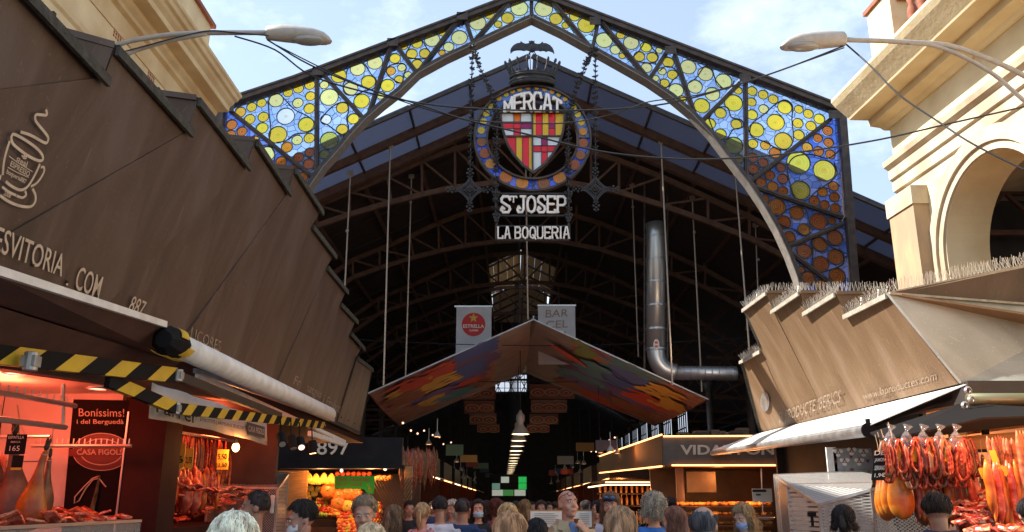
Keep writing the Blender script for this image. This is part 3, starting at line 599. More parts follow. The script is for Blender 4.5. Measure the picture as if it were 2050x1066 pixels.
# bird spikes: fans of thin steel wires on every rim
M['spike'] = pm('stainless_spike', (.62, .58, .52), .35, .6)
def spikes(a, b_, n, lean, ln=.165):
    mb = MB()
    for i in range(n):
        p = a.lerp(b_, (i+.5)/n)
        for k in (-1.1, -.35, .35, 1.1):
            d = (Vector((0, 0, 1))*math.cos(k*.47)+lean*math.sin(k*.47)+Vector((random.uniform(-.12, .12), random.uniform(-.25, .25), 0))).normalized()
            mb.bar(p, p+d*ln*random.uniform(.85, 1.1), .0035, .0035)
    return mb.build('bird_spikes', M['spike'], vr)
for s, e in rpts: spikes(s, e, 24, Vector((1, 0, 0)))
for i in range(1, 4): spikes(rpts[i][0], rpts[i][0]+Vector((.7, 0, 0)), 12, Vector((0, 1, 0)))
spikes(ct, up_, 60, Vector((0, 1, 0)), .19)
# ================================================================== STAINED GLASS GATE ARCH
YA = 18.0
A = lambda u, v, dy=0: PY(u, v, YA)+Vector((0, dy, 0))
arch = empty('stained_glass_arch', (A(1062, 900).x, YA, 0), 'wide iron gable arch filled with blue leaded glass and yellow bull’s-eye discs', 'arch')
CU = 1062.5
TL, TR, TP = (445, 212), (1682, 222), (1064, -14)
IN = [(1064, 37), (1125, 66), (1188, 101), (1245, 133), (1298, 163), (1345, 195), (1388, 231), (1424, 270), (1456, 312), (1480, 343), (1500, 368), (1530, 413), (1557, 460), (1580, 510), (1597, 556), (1608, 600), (1616, 650)]
INL = [(1064, 37), (1005, 64), (948, 91), (890, 118), (835, 148), (798, 184), (762, 212), (730, 240), (700, 272), (674, 304), (645, 336), (620, 372), (596, 412), (570, 460), (547, 510), (530, 556), (519, 600), (511, 650)]
OUT = [TP, (1240, 53), (1400, 114), (1560, 175), TR, (1689, 330), (1698, 440), (1708, 565), (1714, 650)]
OUTL = [TP, (900, 48), (740, 108), (590, 164), TL, (438, 330), (430, 440), (421, 565), (415, 650)]
def fr(name, pts, w, d, dy=0):
    b = MB(); P = [A(*p, dy) for p in pts]
    for a, c in zip(P, P[1:]): b.bar(a, c, w, d, up=(0, 1, 0))
    return b.build(name, M['iron'], arch, bevel=.004)
# outer chords (a channel with a lighter flange), inner arched chords
for o, nm in ((OUT, 1), (OUTL, 0)):
    fr('outer_chord', o[:5], .17, .30); b = MB()
    P = [A(*p)+Vector((0, -.16, .05)) for p in o[:5]]
    for a, c in zip(P, P[1:]): b.bar(a, c, .05, .04, up=(0, 1, 0))
    b.build('chord_flange', M['iron'], arch)
    b = MB(); p = A(*o[4]); q = A(*o[-1]); b.bar(p, (q.x, YA, q.z), .17, .30, up=(0, 1, 0)); b.bar((q.x, YA, q.z), (q.x+(.05 if nm else -.05), YA, 0), .2, .32, up=(0, 1, 0)); b.build('post', M['iron'], arch, bevel=.004)
    sx = .42 if nm else -.42
    b = MB(); b.bar(p+Vector((sx*.6, 1.0, -.9)), (q.x+sx, YA+1.0, q.z), .12, .12); b.bar((q.x+sx, YA+1.0, q.z), (q.x+sx, YA+1.0, 0), .14, .14); b.build('rear_post', M['iron'], arch)
M['intrados'] = pm('iron_sunlit_tone', (.16, .145, .13), .6, 0, (.22, .20, .18), 8)  # lighter iron colour: sunlight on the soffit strips is painted in
for o in (IN, INL):
    P = [A(*p) for p in o]+[Vector((A(*o[-1]).x, YA, 0))]; b = MB()
    for a, c in zip(P, P[1:]): b.bar(a, c, .09, .26, up=(0, 1, 0))
    b.build('inner_chord', M['iron'], arch)
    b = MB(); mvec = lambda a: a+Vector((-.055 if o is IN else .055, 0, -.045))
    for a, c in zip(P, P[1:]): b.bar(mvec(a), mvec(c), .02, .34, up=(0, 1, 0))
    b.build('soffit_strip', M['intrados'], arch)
BARS = [((1064, -10), (1064, 37)), ((1102, 0), (1180, 95)), ((1198, 43), (1186, 98)), ((1205, 48), (1298, 160)), ((1335, 105), (1298, 163)), ((1350, 110), (1390, 230)), ((1480, 168), (1402, 247)), ((1492, 160), (1494, 362)), ((1662, 240), (1503, 364)), ((1510, 376), (1686, 437)), ((1686, 450), (1573, 496)), ((1583, 508), (1664, 570)), ((1664, 572), (1700, 600))]
BARL = [((1022, 2), (945, 90)), ((930, 35), (948, 90)), ((920, 38), (838, 146)), ((793, 92), (835, 148)), ((782, 96), (736, 238)), ((645, 148), (728, 238)), ((635, 150), (634, 352)), ((460, 222), (630, 358)), ((610, 382), (436, 437)), ((436, 450), (556, 496)), ((546, 508), (464, 570))]
b = None
for (a, c) in BARS+BARL:
    b = MB(); p, q = A(*a), A(*c); b.bar(p, q, .085, .16, up=(0, 1, 0)); b.bar(p+Vector((0, -.09, 0)), q+Vector((0, -.09, 0)), .025, .03, up=(0, 1, 0)); b.build('lattice_bar', M['iron'], arch)
# rivets and gusset plates on the chords
for (u, v) in ((1066, 3), (1190, 50), (1340, 108), (1488, 163), (1665, 236), (926, 40), (788, 92), (640, 150), (462, 222)):
    b = MB(); c = A(u, v, -.17); b.box(c, (.26, .02, .20)); 
    for dx in (-.08, .08):
        for dz in (-.05, .05): b.ell(c+Vector((dx, -.012, dz)), (.016, .012, .016), 6, 4)
    b.build('gusset_plate', M['iron'], arch)
# roundels measured on the photograph: kind by letter
Z2 = lambda x, y, r: (430+x/2.665, y/2.665, r/2.665)
Z3 = lambda x, y, r: (1050+x/1.777, y/1.777, r/1.777)
RL = """138 601 30 A,198 574 27 Y,251 552 26 Y,188 639 29 Y,260 627 29 Y,92 668 30 O,146 704 28 O,86 722 28 O,254 686 32 Y,328 538 40 P,379 623 49 W,337 722 50 Y,392 497 26 Y,447 475 28 Y,508 456 28 Y,511 516 27 Y,444 552 29 P,505 582 30 Y,488 667 43 Y,505 740 29 Y,440 750 29 P,386 788 31 O,449 842 28 D,507 815 26 D,503 877 31 D,355 865 29 O,421 903 26 D,470 947 28 O,213 752 27 A,277 825 45 P,585 456 24 P,611 521 50 P,663 408 42 Y,763 371 41 P,855 336 42 P,820 440 39 Y,725 477 41 P,784 542 43 Y,681 578 33 Y,594 641 30 W,740 637 31 Y,680 694 32 Y,612 752 50 L,585 825 27 L,962 315 30 Y,940 382 26 A,998 364 23 P,983 427 24 Y,922 459 38 Y,886 512 23 P,1031 403 21 P,1010 250 21 Y,1080 236 29 Y,1051 291 31 Y,1120 288 29 Y,1080 346 30 Y,1160 215 42 P,1215 175 24 Y,1212 285 18 A,1248 253 29 P,1305 204 44 P,1403 125 45 P,1466 83 26 Y,1502 58 18 A,1512 133 21 Y,1562 99 34 Y,1625 47 47 P"""
RRR = """68 33 33 P,112 69 24 Y,146 92 14 Y,152 43 13 A,178 61 19 Y,220 91 32 Y,283 145 31 P,323 179 19 P,347 201 12 Y,342 127 16 Y,379 154 28 P,432 169 21 Y,408 203 20 Y,454 206 20 Y,479 181 13 P,434 243 20 P,511 224 21 Y,489 256 15 P,526 268 19 Y,498 298 17 Y,466 281 13 P,539 323 27 P,561 356 15 Y,582 240 29 P,606 310 27 P,643 265 28 P,668 337 27 P,708 291 30 P,630 378 29 Y,697 404 21 Y,659 442 21 Y,753 444 20 Y,697 479 21 Y,759 324 15 Y,743 368 33 Y,744 519 33 L,763 567 16 Y,809 326 18 Y,848 339 18 Y,884 355 18 Y,807 365 17 Y,850 390 18 P,809 410 20 Y,824 464 28 Y,893 437 32 Y,925 384 26 Y,975 391 16 Y,1009 407 18 Y,1048 425 20 Y,972 440 19 Y,1018 450 19 Y,975 482 20 Y,920 503 33 Y,812 513 18 Y,856 519 18 A,890 545 21 O,812 562 18 D,849 580 18 D,814 602 19 D,1078 467 19 O,1043 493 17 O,1081 509 18 O,1005 526 19 A,1045 540 19 O,1087 551 18 O,912 597 17 D,873 625 18 D,918 637 19 D,842 650 19 D,882 665 20 D,919 681 18 D,974 580 43 C,1066 608 41 C,980 678 36 V,1098 664 18 O,1059 684 18 O,1102 702 18 D,1030 716 19 D,1067 730 17 D,1105 742 18 D,856 708 15 D,897 737 32 B,968 759 26 B,923 792 25 B,993 818 23 B,1045 789 31 B,1092 787 14 B,942 844 21 B,1104 847 28 B,1051 870 27 B,1106 915 29 B,995 895 27 B,1054 940 29 B,985 960 13 B,1111 983 30 B,1009 990 25 B,1052 1014 21 B"""
rd = [(*Z2(*map(float, q.split()[:3])), q.split()[3]) for q in RL.split(',')]+[(*Z3(*map(float, q.split()[:3])), q.split()[3]) for q in RRR.split(',')]
# hidden left leg mirrors the right one
for q in RRR.split(','):
    x, y, r, k = q.split(); u, v, rr = Z3(float(x), float(y), float(r))
    if v > 395: rd.append((2*CU-u, v, rr, k))
GK = dict(Y=((1.0, .78, .05), (1.0, .60, .025)), P=((1.0, .93, .38), (1.0, .82, .18)), W=((1.0, 1.0, .94), (.97, .96, .82)), A=((1.0, .56, .05), (.97, .40, .02)), O=((.96, .38, .03), (.72, .15, .01)), D=((.66, .20, .03), (.34, .06, .01)), B=((.50, .17, .045), (.26, .06, .015)), C=((.96, .78, .10), (.90, .66, .03)), L=((.70, .72, .12), (.52, .48, .05)), V=((.55, .48, .08), (.38, .30, .02)))
NMS = dict(Y='yellow', P='pale_yellow', W='clear_white', A='amber', O='orange', D='red_brown', B='brown', C='bright_yellow', L='lime', V='olive')
for k, (c1, c2) in GK.items(): M['g'+k] = glass_mat(NMS[k]+'_bullseye_glass', c1, *((.88, .07) if k in 'YPWACL' else (.40, .16)), rings=c2)
M['blueglass'] = glass_mat('blue_leaded_glass', (.46, .65, 1.0), .84, .08, mosaic=5.4)
M['cyanglass'] = glass_mat('skylit_tone_blue_glass', (.64, .88, 1.0), .86, .07, mosaic=5.4)  # paler tone painted in for the bright sky behind the peak
M['deepglass'] = glass_mat('shade_tone_blue_glass', (.16, .30, 1.0), .42, .16, mosaic=5.4)  # deeper tone painted in for the dark hall behind the legs
def roundel_mesh(nm, m):
    b = MB(); prof = [(0.001, -.06), (.10, -.075), (.16, -.05), (.28, -.035), (.36, -.05), (.46, -.03), (.54, -.045), (.64, -.025), (.72, -.04), (.82, -.02), (.92, -.05), (1, -.03)]
    b.lathe((0, 0, 0), prof, 28, axis='y'); me = bpy.data.meshes.new(nm); me.from_pydata(b.v, [], b.f); me.materials.append(m); me.polygons.foreach_set('use_smooth', [True]*len(b.f)); return me
RM = {k: roundel_mesh(NMS[k]+'_bullseye_disc', M['g'+k]) for k in GK}
# glass bays: outlines between the bars
pR = [[(1064, -14), (1102, 0), (1182, 97), (1125, 66), (1064, 37)], [(1102, 0), (1198, 38), (1187, 100)], [(1203, 40), (1298, 163), (1245, 133), (1188, 101)], [(1203, 40), (1340, 92), (1298, 163)], [(1345, 94), (1388, 231), (1345, 195), (1298, 163)], [(1345, 94), (1487, 149), (1400, 246), (1388, 231)],
      [(1491, 150), (1494, 362), (1480, 343), (1456, 312), (1424, 270), (1400, 246)], [(1491, 150), (1675, 222), (1500, 368), (1494, 362)], [(1680, 224), (1688, 437), (1505, 372)], [(1505, 374), (1690, 438), (1572, 498), (1557, 460), (1530, 413)], [(1690, 440), (1708, 600), (1582, 510), (1573, 498)], [(1582, 510), (1708, 600), (1714, 650), (1616, 650), (1608, 600), (1597, 556)]]
pLf = [[(1064, -14), (1022, 2), (945, 92), (1005, 64), (1064, 37)], [(1022, 2), (927, 36), (946, 91)], [(927, 36), (835, 148), (890, 118), (948, 91)], [(927, 36), (790, 88), (835, 148)], [(788, 88), (733, 240), (762, 212), (798, 184), (835, 148)], [(788, 88), (640, 144), (731, 239)],
       [(638, 144), (634, 356), (645, 336), (674, 304), (700, 272), (730, 240)], [(638, 144), (450, 212), (628, 362), (634, 356)], [(446, 214), (630, 362), (624, 372), (436, 437)], [(622, 370), (434, 438), (552, 498), (570, 460), (596, 412)], [(434, 440), (421, 600), (545, 510), (552, 498)], [(545, 510), (421, 600), (415, 650), (511, 650), (519, 600), (530, 556)]]
def inside(p, poly):
    c = False; n = len(poly)
    for i in range(n):
        (x1, y1), (x2, y2) = poly[i], poly[(i+1) % n]
        if (y1 > p[1]) != (y2 > p[1]) and p[0] < (x2-x1)*(p[1]-y1)/(y2-y1)+x1: c = not c
    return c
rd3 = []
for (u, v, r, k) in rd:
    c = A(u, v); r3 = (A(u+r, v)-A(u-r, v)).length/2*.985; rd3.append((c, r3, k, (u, v)))
order = sorted(range(len(rd3)), key=lambda i: -rd3[i][1]); big = set(order[:100])
small = MB(); smallm = []
bays = []
for side, ps in ((1, pR), (0, pLf)):
    for bi, poly in enumerate(ps):
        W = [(A(*p).x, A(*p).z) for p in poly]
        vs_ = [Vector(w) for w in W]; edges = [(i, (i+1) % len(W)) for i in range(len(W))]
        mine = [i for i in range(len(rd3)) if rd3[i][0].x-min(w[0] for w in W) > -rd3[i][1] and rd3[i][0].x-max(w[0] for w in W) < rd3[i][1] and rd3[i][0].z-min(w[1] for w in W) > -rd3[i][1] and rd3[i][0].z-max(w[1] for w in W) < rd3[i][1]]
        for i in mine:
            c, r3 = rd3[i][0], rd3[i][1]; n0 = len(vs_)
            for k in range(22): a = 2*math.pi*k/22; vs_.append(Vector((c.x+r3*.97*math.cos(a), c.z+r3*.97*math.sin(a))))
            edges += [(n0+k, n0+(k+1) % 22) for k in range(22)]
        ov, oe, of, *_ = delaunay_2d_cdt(vs_, edges, [], 0, 1e-5)
        keep = []
        for f in of:
            cx = sum(ov[i].x for i in f)/len(f); cz = sum(ov[i].y for i in f)/len(f)
            if not inside((cx, cz), W): continue
            if any((cx-rd3[i][0].x)**2+(cz-rd3[i][0].z)**2 < (rd3[i][1]*.96)**2 for i in mine): continue
            keep.append(tuple(f))
        b = MB(); b.add([(p.x, YA+.02, p.y) for p in ov], keep)
        mt = M['cyanglass'] if bi < 2 else M['blueglass'] if bi < 8 else M['deepglass']
        pn = b.build('glass_panel', mt, arch)
        bays.append((pn, W))
ringm = bpy.data.meshes.new('lead_ring'); rb_ = MB(); nseg = 28
for k in range(nseg):
    a = 2*math.pi*k/nseg
    for (r_, y_) in ((.965, -.09), (1.03, -.09), (1.03, .09), (.965, .09)): rb_.v.append((r_*math.cos(a), y_, r_*math.sin(a)))
for k in range(nseg):
    for j in range(4): rb_.f.append((k*4+j, k*4+(j+1) % 4, ((k+1) % nseg)*4+(j+1) % 4, ((k+1) % nseg)*4+j))
ringm.from_pydata(rb_.v, [], rb_.f); ringm.materials.append(M['ironblack'])
lead = MB()
smallp = {}
for i, (c, r3, k, uv) in enumerate(rd3):
    par = next((pn for pn, W in bays if inside((c.x, c.z), W)), bays[0][0])
    if i in big:
        o = bpy.data.objects.new('bullseye_disc', RM[k]); scene.collection.objects.link(o); o.parent = par; o.location = c+Vector((0, .0, 0))-WL[par.name]; o.scale = (r3, r3*.5, r3); o.rotation_euler = (0, random.uniform(0, 6.28), 0)
    else: smallp.setdefault(k, []).append((c, r3))
    for q in range(14):
        a0, a1 = 2*math.pi*q/14, 2*math.pi*(q+1)/14
        lead.bar(c+Vector((math.cos(a0)*r3, -.02, math.sin(a0)*r3)), c+Vector((math.cos(a1)*r3, -.02, math.sin(a1)*r3)), .007, .02)
sm = MB(); mats_ = []
M['smallglass'] = {}
for k, l in smallp.items():
    sm.cur = len(mats_)
    m2 = M['g'+k].copy(); m2.name = NMS[k]+'_small_disc_glass'
    # small discs share one mesh: rings are replaced by a bold centre through the mesh colour of the glass only
    nt_ = m2.node_tree
    for nd in list(nt_.nodes):
        if nd.type in ('BSDF_TRANSPARENT', 'BSDF_TRANSLUCENT', 'BSDF_DIFFUSE'):
            for lk in list(nd.inputs['Color'].links): nt_.links.remove(lk)
            nd.inputs['Color'].default_value = (*[(a+b_)/2 for a, b_ in zip(*GK[k])], 1)
    mats_.append(m2); m3 = m2.copy(); m3.name = NMS[k]+'_small_disc_centre'
    for nd in m3.node_tree.nodes:
        if nd.type in ('BSDF_TRANSPARENT', 'BSDF_TRANSLUCENT', 'BSDF_DIFFUSE'): nd.inputs['Color'].default_value = (*[x*.75 for x in GK[k][1]], 1)
    mats_.append(m3)
    for (c, r) in l:
        for (ra, rb2, mi) in ((0, .24, 1), (.24, .5, 0), (.5, .62, 1), (.62, 1, 0)):
            sm.cur = len(mats_)-2+mi
            vs_ = []
            for q in range(20):
                a = 2*math.pi*q/20
                vs_ += [c+Vector((math.cos(a)*max(ra, .001)*r, .0, math.sin(a)*max(ra, .001)*r)), c+Vector((math.cos(a)*rb2*r, 0, math.sin(a)*rb2*r))]
            sm.add(vs_, [(2*q, 2*q+1, 2*((q+1) % 20)+1, 2*((q+1) % 20)) for q in range(20)])
tag(sm.build('bullseye_disc', mats_, arch), kind='stuff')
lead.build('lead_rings', M['ironblack'], arch)
# thick black lead curves
CUR = [(Z2, [(288,760),(300,690),(290,600),(290,540),(310,505),(345,505),(380,540),(430,590),(490,620),(532,655),(530,690),(490,712),(430,720),(380,755),(330,765)]), (Z2, [(570,640),(600,600),(650,560),(700,552),(715,590),(705,640),(715,690),(690,724),(650,705),(610,675),(570,655),(570,640)]), (Z2, [(700,400),(720,360),(770,335),(805,355),(835,400),(862,430),(850,475),(800,490),(740,512),(700,500),(685,460),(700,430)]),
 (Z2, [(915,385),(935,355),(1000,342),(1022,365),(1010,400),(1000,445),(970,440),(930,410),(915,385)]), (Z2, [(1022,290),(1050,240),(1080,208),(1110,225),(1130,260),(1152,290),(1140,315),(1080,318),(1030,310),(1022,290)]), (Z2, [(240,785),(290,780),(320,820),(318,870)]),
 (Z3, [(386,205),(410,180),(432,150),(455,175),(475,205),(460,226),(420,225),(390,218),(386,205)]), (Z3, [(480,256),(500,240),(530,246),(545,270),(525,290),(510,312),(485,310),(482,285)]), (Z3, [(580,300),(610,280),(640,240),(665,250),(680,290),(710,320),(735,310),(745,290)]), (Z3, [(655,425),(680,390),(720,385),(735,420),(770,430),(775,455),(740,465),(720,495),(690,500),(672,470),(655,425)]),
 (Z3, [(800,470),(810,440),(850,410),(890,375),(925,358),(952,380),(950,430),(955,500),(930,535),(895,530),(860,510),(810,490),(800,470)]), (Z3, [(1125,530),(1080,565),(1020,552),(960,560),(935,600),(945,660),(965,710),(1000,715),(1040,680),(1085,650),(1110,620),(1100,580)]), (Z3, [(900,780),(930,750),(970,735),(1000,750),(1010,790),(1018,825),(995,840),(960,820),(925,808),(900,795)]), (Z3, [(1020,960),(1025,900),(1022,860),(1050,845),(1090,880),(1130,900),(1132,940),(1090,960),(1050,970)])]
for f, l in CUR:
    P = [A(*f(x, y, 1)[:2], -.03) for x, y in smooth(l, 5)]; b = MB(); b.tube(P, .016, 5); b.build('lead_curve', M['ironblack'], arch)

# ================================================================== HANGING CREST
YC = 17.75
C = lambda u, v, dy=0: PY(u, v, YC)+Vector((0, dy, 0))
cc = C(1066, 277); mpp = (C(1166, 277)-C(966, 277)).length/200         # metres per photo pixel near the crest
crest = empty('hanging_crest', cc, 'round hanging crest with striped red and yellow glass shield, MERCAT lettering, iron crown and bat', 'crest sign')
def annulus(name, r0, r1, y0, y1, m, n=64, a0=0, a1=2*math.pi, sz=.975):
    b = MB(); full = abs(a1-a0-2*math.pi) < 1e-6; k = n if full else n+1
    for i in range(k):
        a = a0+(a1-a0)*i/n
        for (r, y) in ((r0, y0), (r1, y0), (r1, y1), (r0, y1)): b.v.append(tuple(cc+Vector((r*math.cos(a), y, r*math.sin(a)*sz))))
    for i in range(n):
        j = (i+1) % k
        for q in range(4): b.f.append((i*4+q, i*4+(q+1) % 4, j*4+(q+1) % 4, j*4+q)); b.mi.append(0)
    b.mi = [0]*len(b.f); return b.build(name, m, crest)
ro, ri = 117*mpp, 92*mpp
annulus('outer_rim', ro-.035, ro+.01, -.08, .08, M['iron']); annulus('inner_rim', ri-.03, ri+.012, -.09, .09, M['iron'])
M['g1'] = glass_mat('ring_blue_glass', (.08, .18, 1.0), .05, .38, mosaic=4); M['g2'] = glass_mat('ring_sky_glass', (.22, .42, .92), .2, .50, mosaic=4)
for k, (c1, c2) in GK.items(): M['r'+k] = glass_mat(NMS[k]+'_ring_glass', c1, .05, .38, rings=c2)
RM2 = {k: roundel_mesh(NMS[k]+'_ring_disc', M['r'+k]) for k in GK}
annulus('ring_glass', ri+.012, ro-.035, .0, .012, M['g1'], 36, R(180), R(360)); annulus('ring_glass', ri+.012, ro-.035, .0, .012, M['g2'], 36, R(0), R(180))
rr_ = [(452,284,11,'A'),(495,284,11,'A'),(412,291,13,'A'),(533,291,12,'A'),(378,301,13,'A'),(569,303,12,'A'),(347,316,13,'Y'),(602,317,12,'Y'),(313,335,14,'A'),(634,338,13,'A'),(275,374,16,'Y'),(675,378,16,'Y'),(251,408,18,'Y'),(694,412,17,'Y'),(237,447,18,'Y'),(712,451,18,'Y'),(227,490,19,'Y'),(720,496,20,'O'),(229,545,25,'B'),(721,551,24,'D'),(244,600,27,'D'),(708,609,25,'B'),(271,652,26,'O'),(679,657,27,'D'),(347,714,32,'O'),(606,719,32,'O'),(425,744,31,'O'),(528,747,31,'B')]
for x, y, r, k in rr_:
    c = C(870+x/2.423, 60+y/2.423, -.02); o = bpy.data.objects.new('bullseye_disc', RM2[k]); scene.collection.objects.link(o); o.parent = crest; o.location = c-cc; r3 = r/2.423*mpp; o.scale = (r3, r3*.5, r3)
for a in (0, 90, 180, 270, 32, 148):
    d = Vector((math.cos(R(a)), 0, math.sin(R(a))*.975)); b = MB(); b.bar(cc+d*ri, cc+d*ro, .025, .06, up=(0, 1, 0)); b.build('ring_divider', M['iron'], crest)
# shield: outline and coloured panes
S5 = lambda x, y, dy=0: C(870+x/2.423, 60+y/2.423, dy)
so = [(322, 402), (322, 440), (335, 500), (355, 560), (385, 610), (430, 660), (478, 695), (525, 660), (568, 612), (600, 560), (622, 500), (630, 440), (630, 402)]
def sx(y, left):                          # shield edge at height y
    e = [p for p in (so[:7] if left else so[6:][::-1])]
    for (x1, y1), (x2, y2) in zip(e, e[1:]):
        if y1 <= y <= y2: return x1+(x2-x1)*(y-y1)/(y2-y1+1e-9)
    return 478
RED, YEL, WHT, MAR, ORG = (.98, .02, .04), (1.0, .62, .02), (.90, .98, 1.0), (.40, .01, .14), (1.0, .24, .02)
for k, c in dict(RED=RED, YEL=YEL, WHT=WHT, MAR=MAR, ORG=ORG).items(): M['s'+k] = glass_mat('shield_'+dict(RED='red', YEL='yellow', WHT='white', MAR='maroon', ORG='orange')[k]+'_glass', c, .04, .30)
def pane(x0, y0, x1, y1, k):
    n = 6; b = MB(); Lp, Rp = [], []
    for i in range(n+1):
        y = y0+(y1-y0)*i/n; Lp.append(S5(max(x0, sx(y, 1)), y, 0)); Rp.append(S5(min(x1, sx(y, 0)), y, 0))
    for i in range(n):
        if (Rp[i]-Lp[i]).x > 0 or (Rp[i+1]-Lp[i+1]).x > 0:
            q = [Lp[i], Rp[i] if Rp[i].x > Lp[i].x else Lp[i], Rp[i+1] if Rp[i+1].x > Lp[i+1].x else Lp[i+1], Lp[i+1]]; b.poly(q)
    if b.f: b.build('shield_pane', M['s'+k], crest)
for q in [(322,405,383,447,'WHT'),(385,405,417,447,'ORG'),(419,405,472,447,'WHT'),(322,449,383,480,'RED'),(385,449,417,480,'RED'),(419,449,472,480,'MAR'),(322,482,383,516,'WHT'),(385,482,417,516,'RED'),(419,482,472,516,'WHT'),
 (476,405,490,516,'YEL'),(490,405,522,516,'RED'),(524,405,553,516,'YEL'),(555,405,584,452,'RED'),(555,454,584,478,'MAR'),(555,480,584,516,'RED'),(586,405,630,516,'YEL'),
 (322,520,366,700,'RED'),(366,520,394,700,'RED'),(396,520,425,700,'YEL'),(427,520,458,700,'RED'),(459,520,472,700,'YEL'),
 (476,520,517,562,'WHT'),(519,520,547,562,'MAR'),(549,520,620,562,'WHT'),(476,564,517,592,'RED'),(519,564,547,592,'RED'),(549,564,620,592,'RED'),(476,594,517,700,'WHT'),(519,594,547,700,'RED'),(549,594,600,700,'WHT')]: pane(*q)
b = MB(); P = [S5(*p) for p in so]
for a, c in zip(P, P[1:]+P[:1]): b.bar(a, c, .05, .09, up=(0, 1, 0))
b.bar(S5(474, 402), S5(476, 695), .04, .08, up=(0, 1, 0)); b.bar(S5(336, 518), S5(620, 518), .035, .08, up=(0, 1, 0)); b.bar(S5(300, 402, -.01), S5(652, 402, -.01), .05, .1, up=(0, 1, 0)); b.build('shield_frame', M['iron'], crest)
b = MB()
for x in (384, 418): b.bar(S5(x, 404, -.01), S5(x, 516, -.01), .012, .02, up=(0, 1, 0))
for x in (523, 554, 585): b.bar(S5(x, 404, -.01), S5(x, 516, -.01), .012, .02, up=(0, 1, 0))
for x, ye in ((395, 612), (426, 650)): b.bar(S5(x, 520, -.01), S5(x, ye, -.01), .012, .02, up=(0, 1, 0))
for x, ye in ((518, 660), (548, 632)): b.bar(S5(x, 520, -.01), S5(x, ye, -.01), .012, .02, up=(0, 1, 0))
for y in (448, 481): b.bar(S5(325, y, -.01), S5(472, y, -.01), .012, .02, up=(0, 1, 0))
for y in (563, 593): b.bar(S5(476, y, -.01), S5(sx(y, 0), y, -.01), .012, .02, up=(0, 1, 0))
b.build('shield_leads', M['ironblack'], crest)
# MERCAT in a dome: the tops follow the ring
b = MB()
def fmer(x, y):
    u = 340+x*272; t = (u-476)/136; top = 306+30*t*t+14*abs(t)**3; bot = 396-2*(1-t*t); return S5(u, bot+(top-bot)*y+12, -.12)
n_ = 6; lw = 1/n_
iron_word(b, 'MERCAT', fmer, lw*.78, lw*.26, .052, .05); b.build('mercat_lettering', M['letter'], crest)
b = MB(); b.bar(S5(336, 399, -.06), S5(616, 399, -.06), .035, .03, up=(0, 1, 0)); b.build('letter_rail', M['letter'], crest)
# crown on the ring, bat above
kc = C(1066, 170); b = MB(); r_ = 46*mpp; EZ = .5
for (dz, rr2, t) in ((0, .93, .06), (.05, .98, .05), (.11, .90, .045), (.17, .97, .05), (.22, 1.0, .035)):
    b.tube([kc+Vector((r_*rr2*math.cos(a), r_*rr2*math.sin(a)*EZ, dz)) for a in [2*math.pi*i/32 for i in range(33)]], t*.8, 6, cap=False)
n = 32
b.lathe(kc, [(.001, .03), (r_*.88, .0), (r_*.9, -.02), (r_*.93, .1), (r_*.96, .24)], 32); b.v = [(p[0], kc.y+(p[1]-kc.y)*(EZ if i >= 5*33*6 else 1), p[2]) for i, p in enumerate(b.v)]
b.build('crown_band', M['ironblack'], crest, smooth=True)
for i in range(16):
    a = 2*math.pi*(i+.5)/16; d = Vector((math.cos(a), math.sin(a)*EZ, 0)); p0 = kc+d*r_*.96+Vector((0, 0, .22)); h_ = .36
    b = MB(); P = [p0, p0+d*.05+Vector((0, 0, h_*.3)), p0+d*.10+Vector((0, 0, h_*.62)), p0+d*.13+Vector((0, 0, h_*.8)), p0+d*.145+Vector((0, 0, h_*.92)), p0+d*.15+Vector((0, 0, h_))]
    b.tube(P, [.035, .017, .016, .038, .028, .006], 8); b.build('crown_spike', M['ironblack'], crest, smooth=True)
B4 = lambda x, y: C(1000+x/9.69, 70+y/9.69)
bat = [(565,118),(590,132),(622,118),(655,132),(685,118),(668,150),(690,175),(740,185),(785,180),(830,142),(848,150),(838,165),(910,172),(975,205),(1025,255),(1055,320),(1064,378),(1030,338),(985,320),(940,312),(905,330),(870,312),(830,308),(795,320),(760,305),(700,308),(660,335),(620,336),(585,320),(555,305),(515,300),(470,312),(430,300),(385,298),(330,300),(280,310),(240,335),(215,368),(208,310),(225,265),(260,220),(300,190),(350,168),(410,162),(400,140),(420,135),(450,160),(500,180),(560,172),(580,155)]
b = MB(); P = [B4(x, y) for x, y in bat]
vs2 = [Vector((p.x, p.z)) for p in P]; ov, oe, of, *_ = delaunay_2d_cdt(vs2, [(i, (i+1) % len(P)) for i in range(len(P))], [], 1, 1e-6)
bc = B4(636, 250)
for yy in (-.02, .02): b.add([(p.x, YC+yy, p.y) for p in ov], [tuple(f) for f in of])
b.ell(bc+Vector((0, 0, -.01)), (.07, .07, .12), 10, 8); b.ell(B4(624, 150), (.045, .05, .045), 10, 6); b.bar(B4(600, 330), B4(570, 380), .03); b.bar(B4(670, 330), B4(840, 570), .015)
b.bar(B4(590, 330), B4(600, 700), .02); b.build('bat', M['ironblack'], crest)
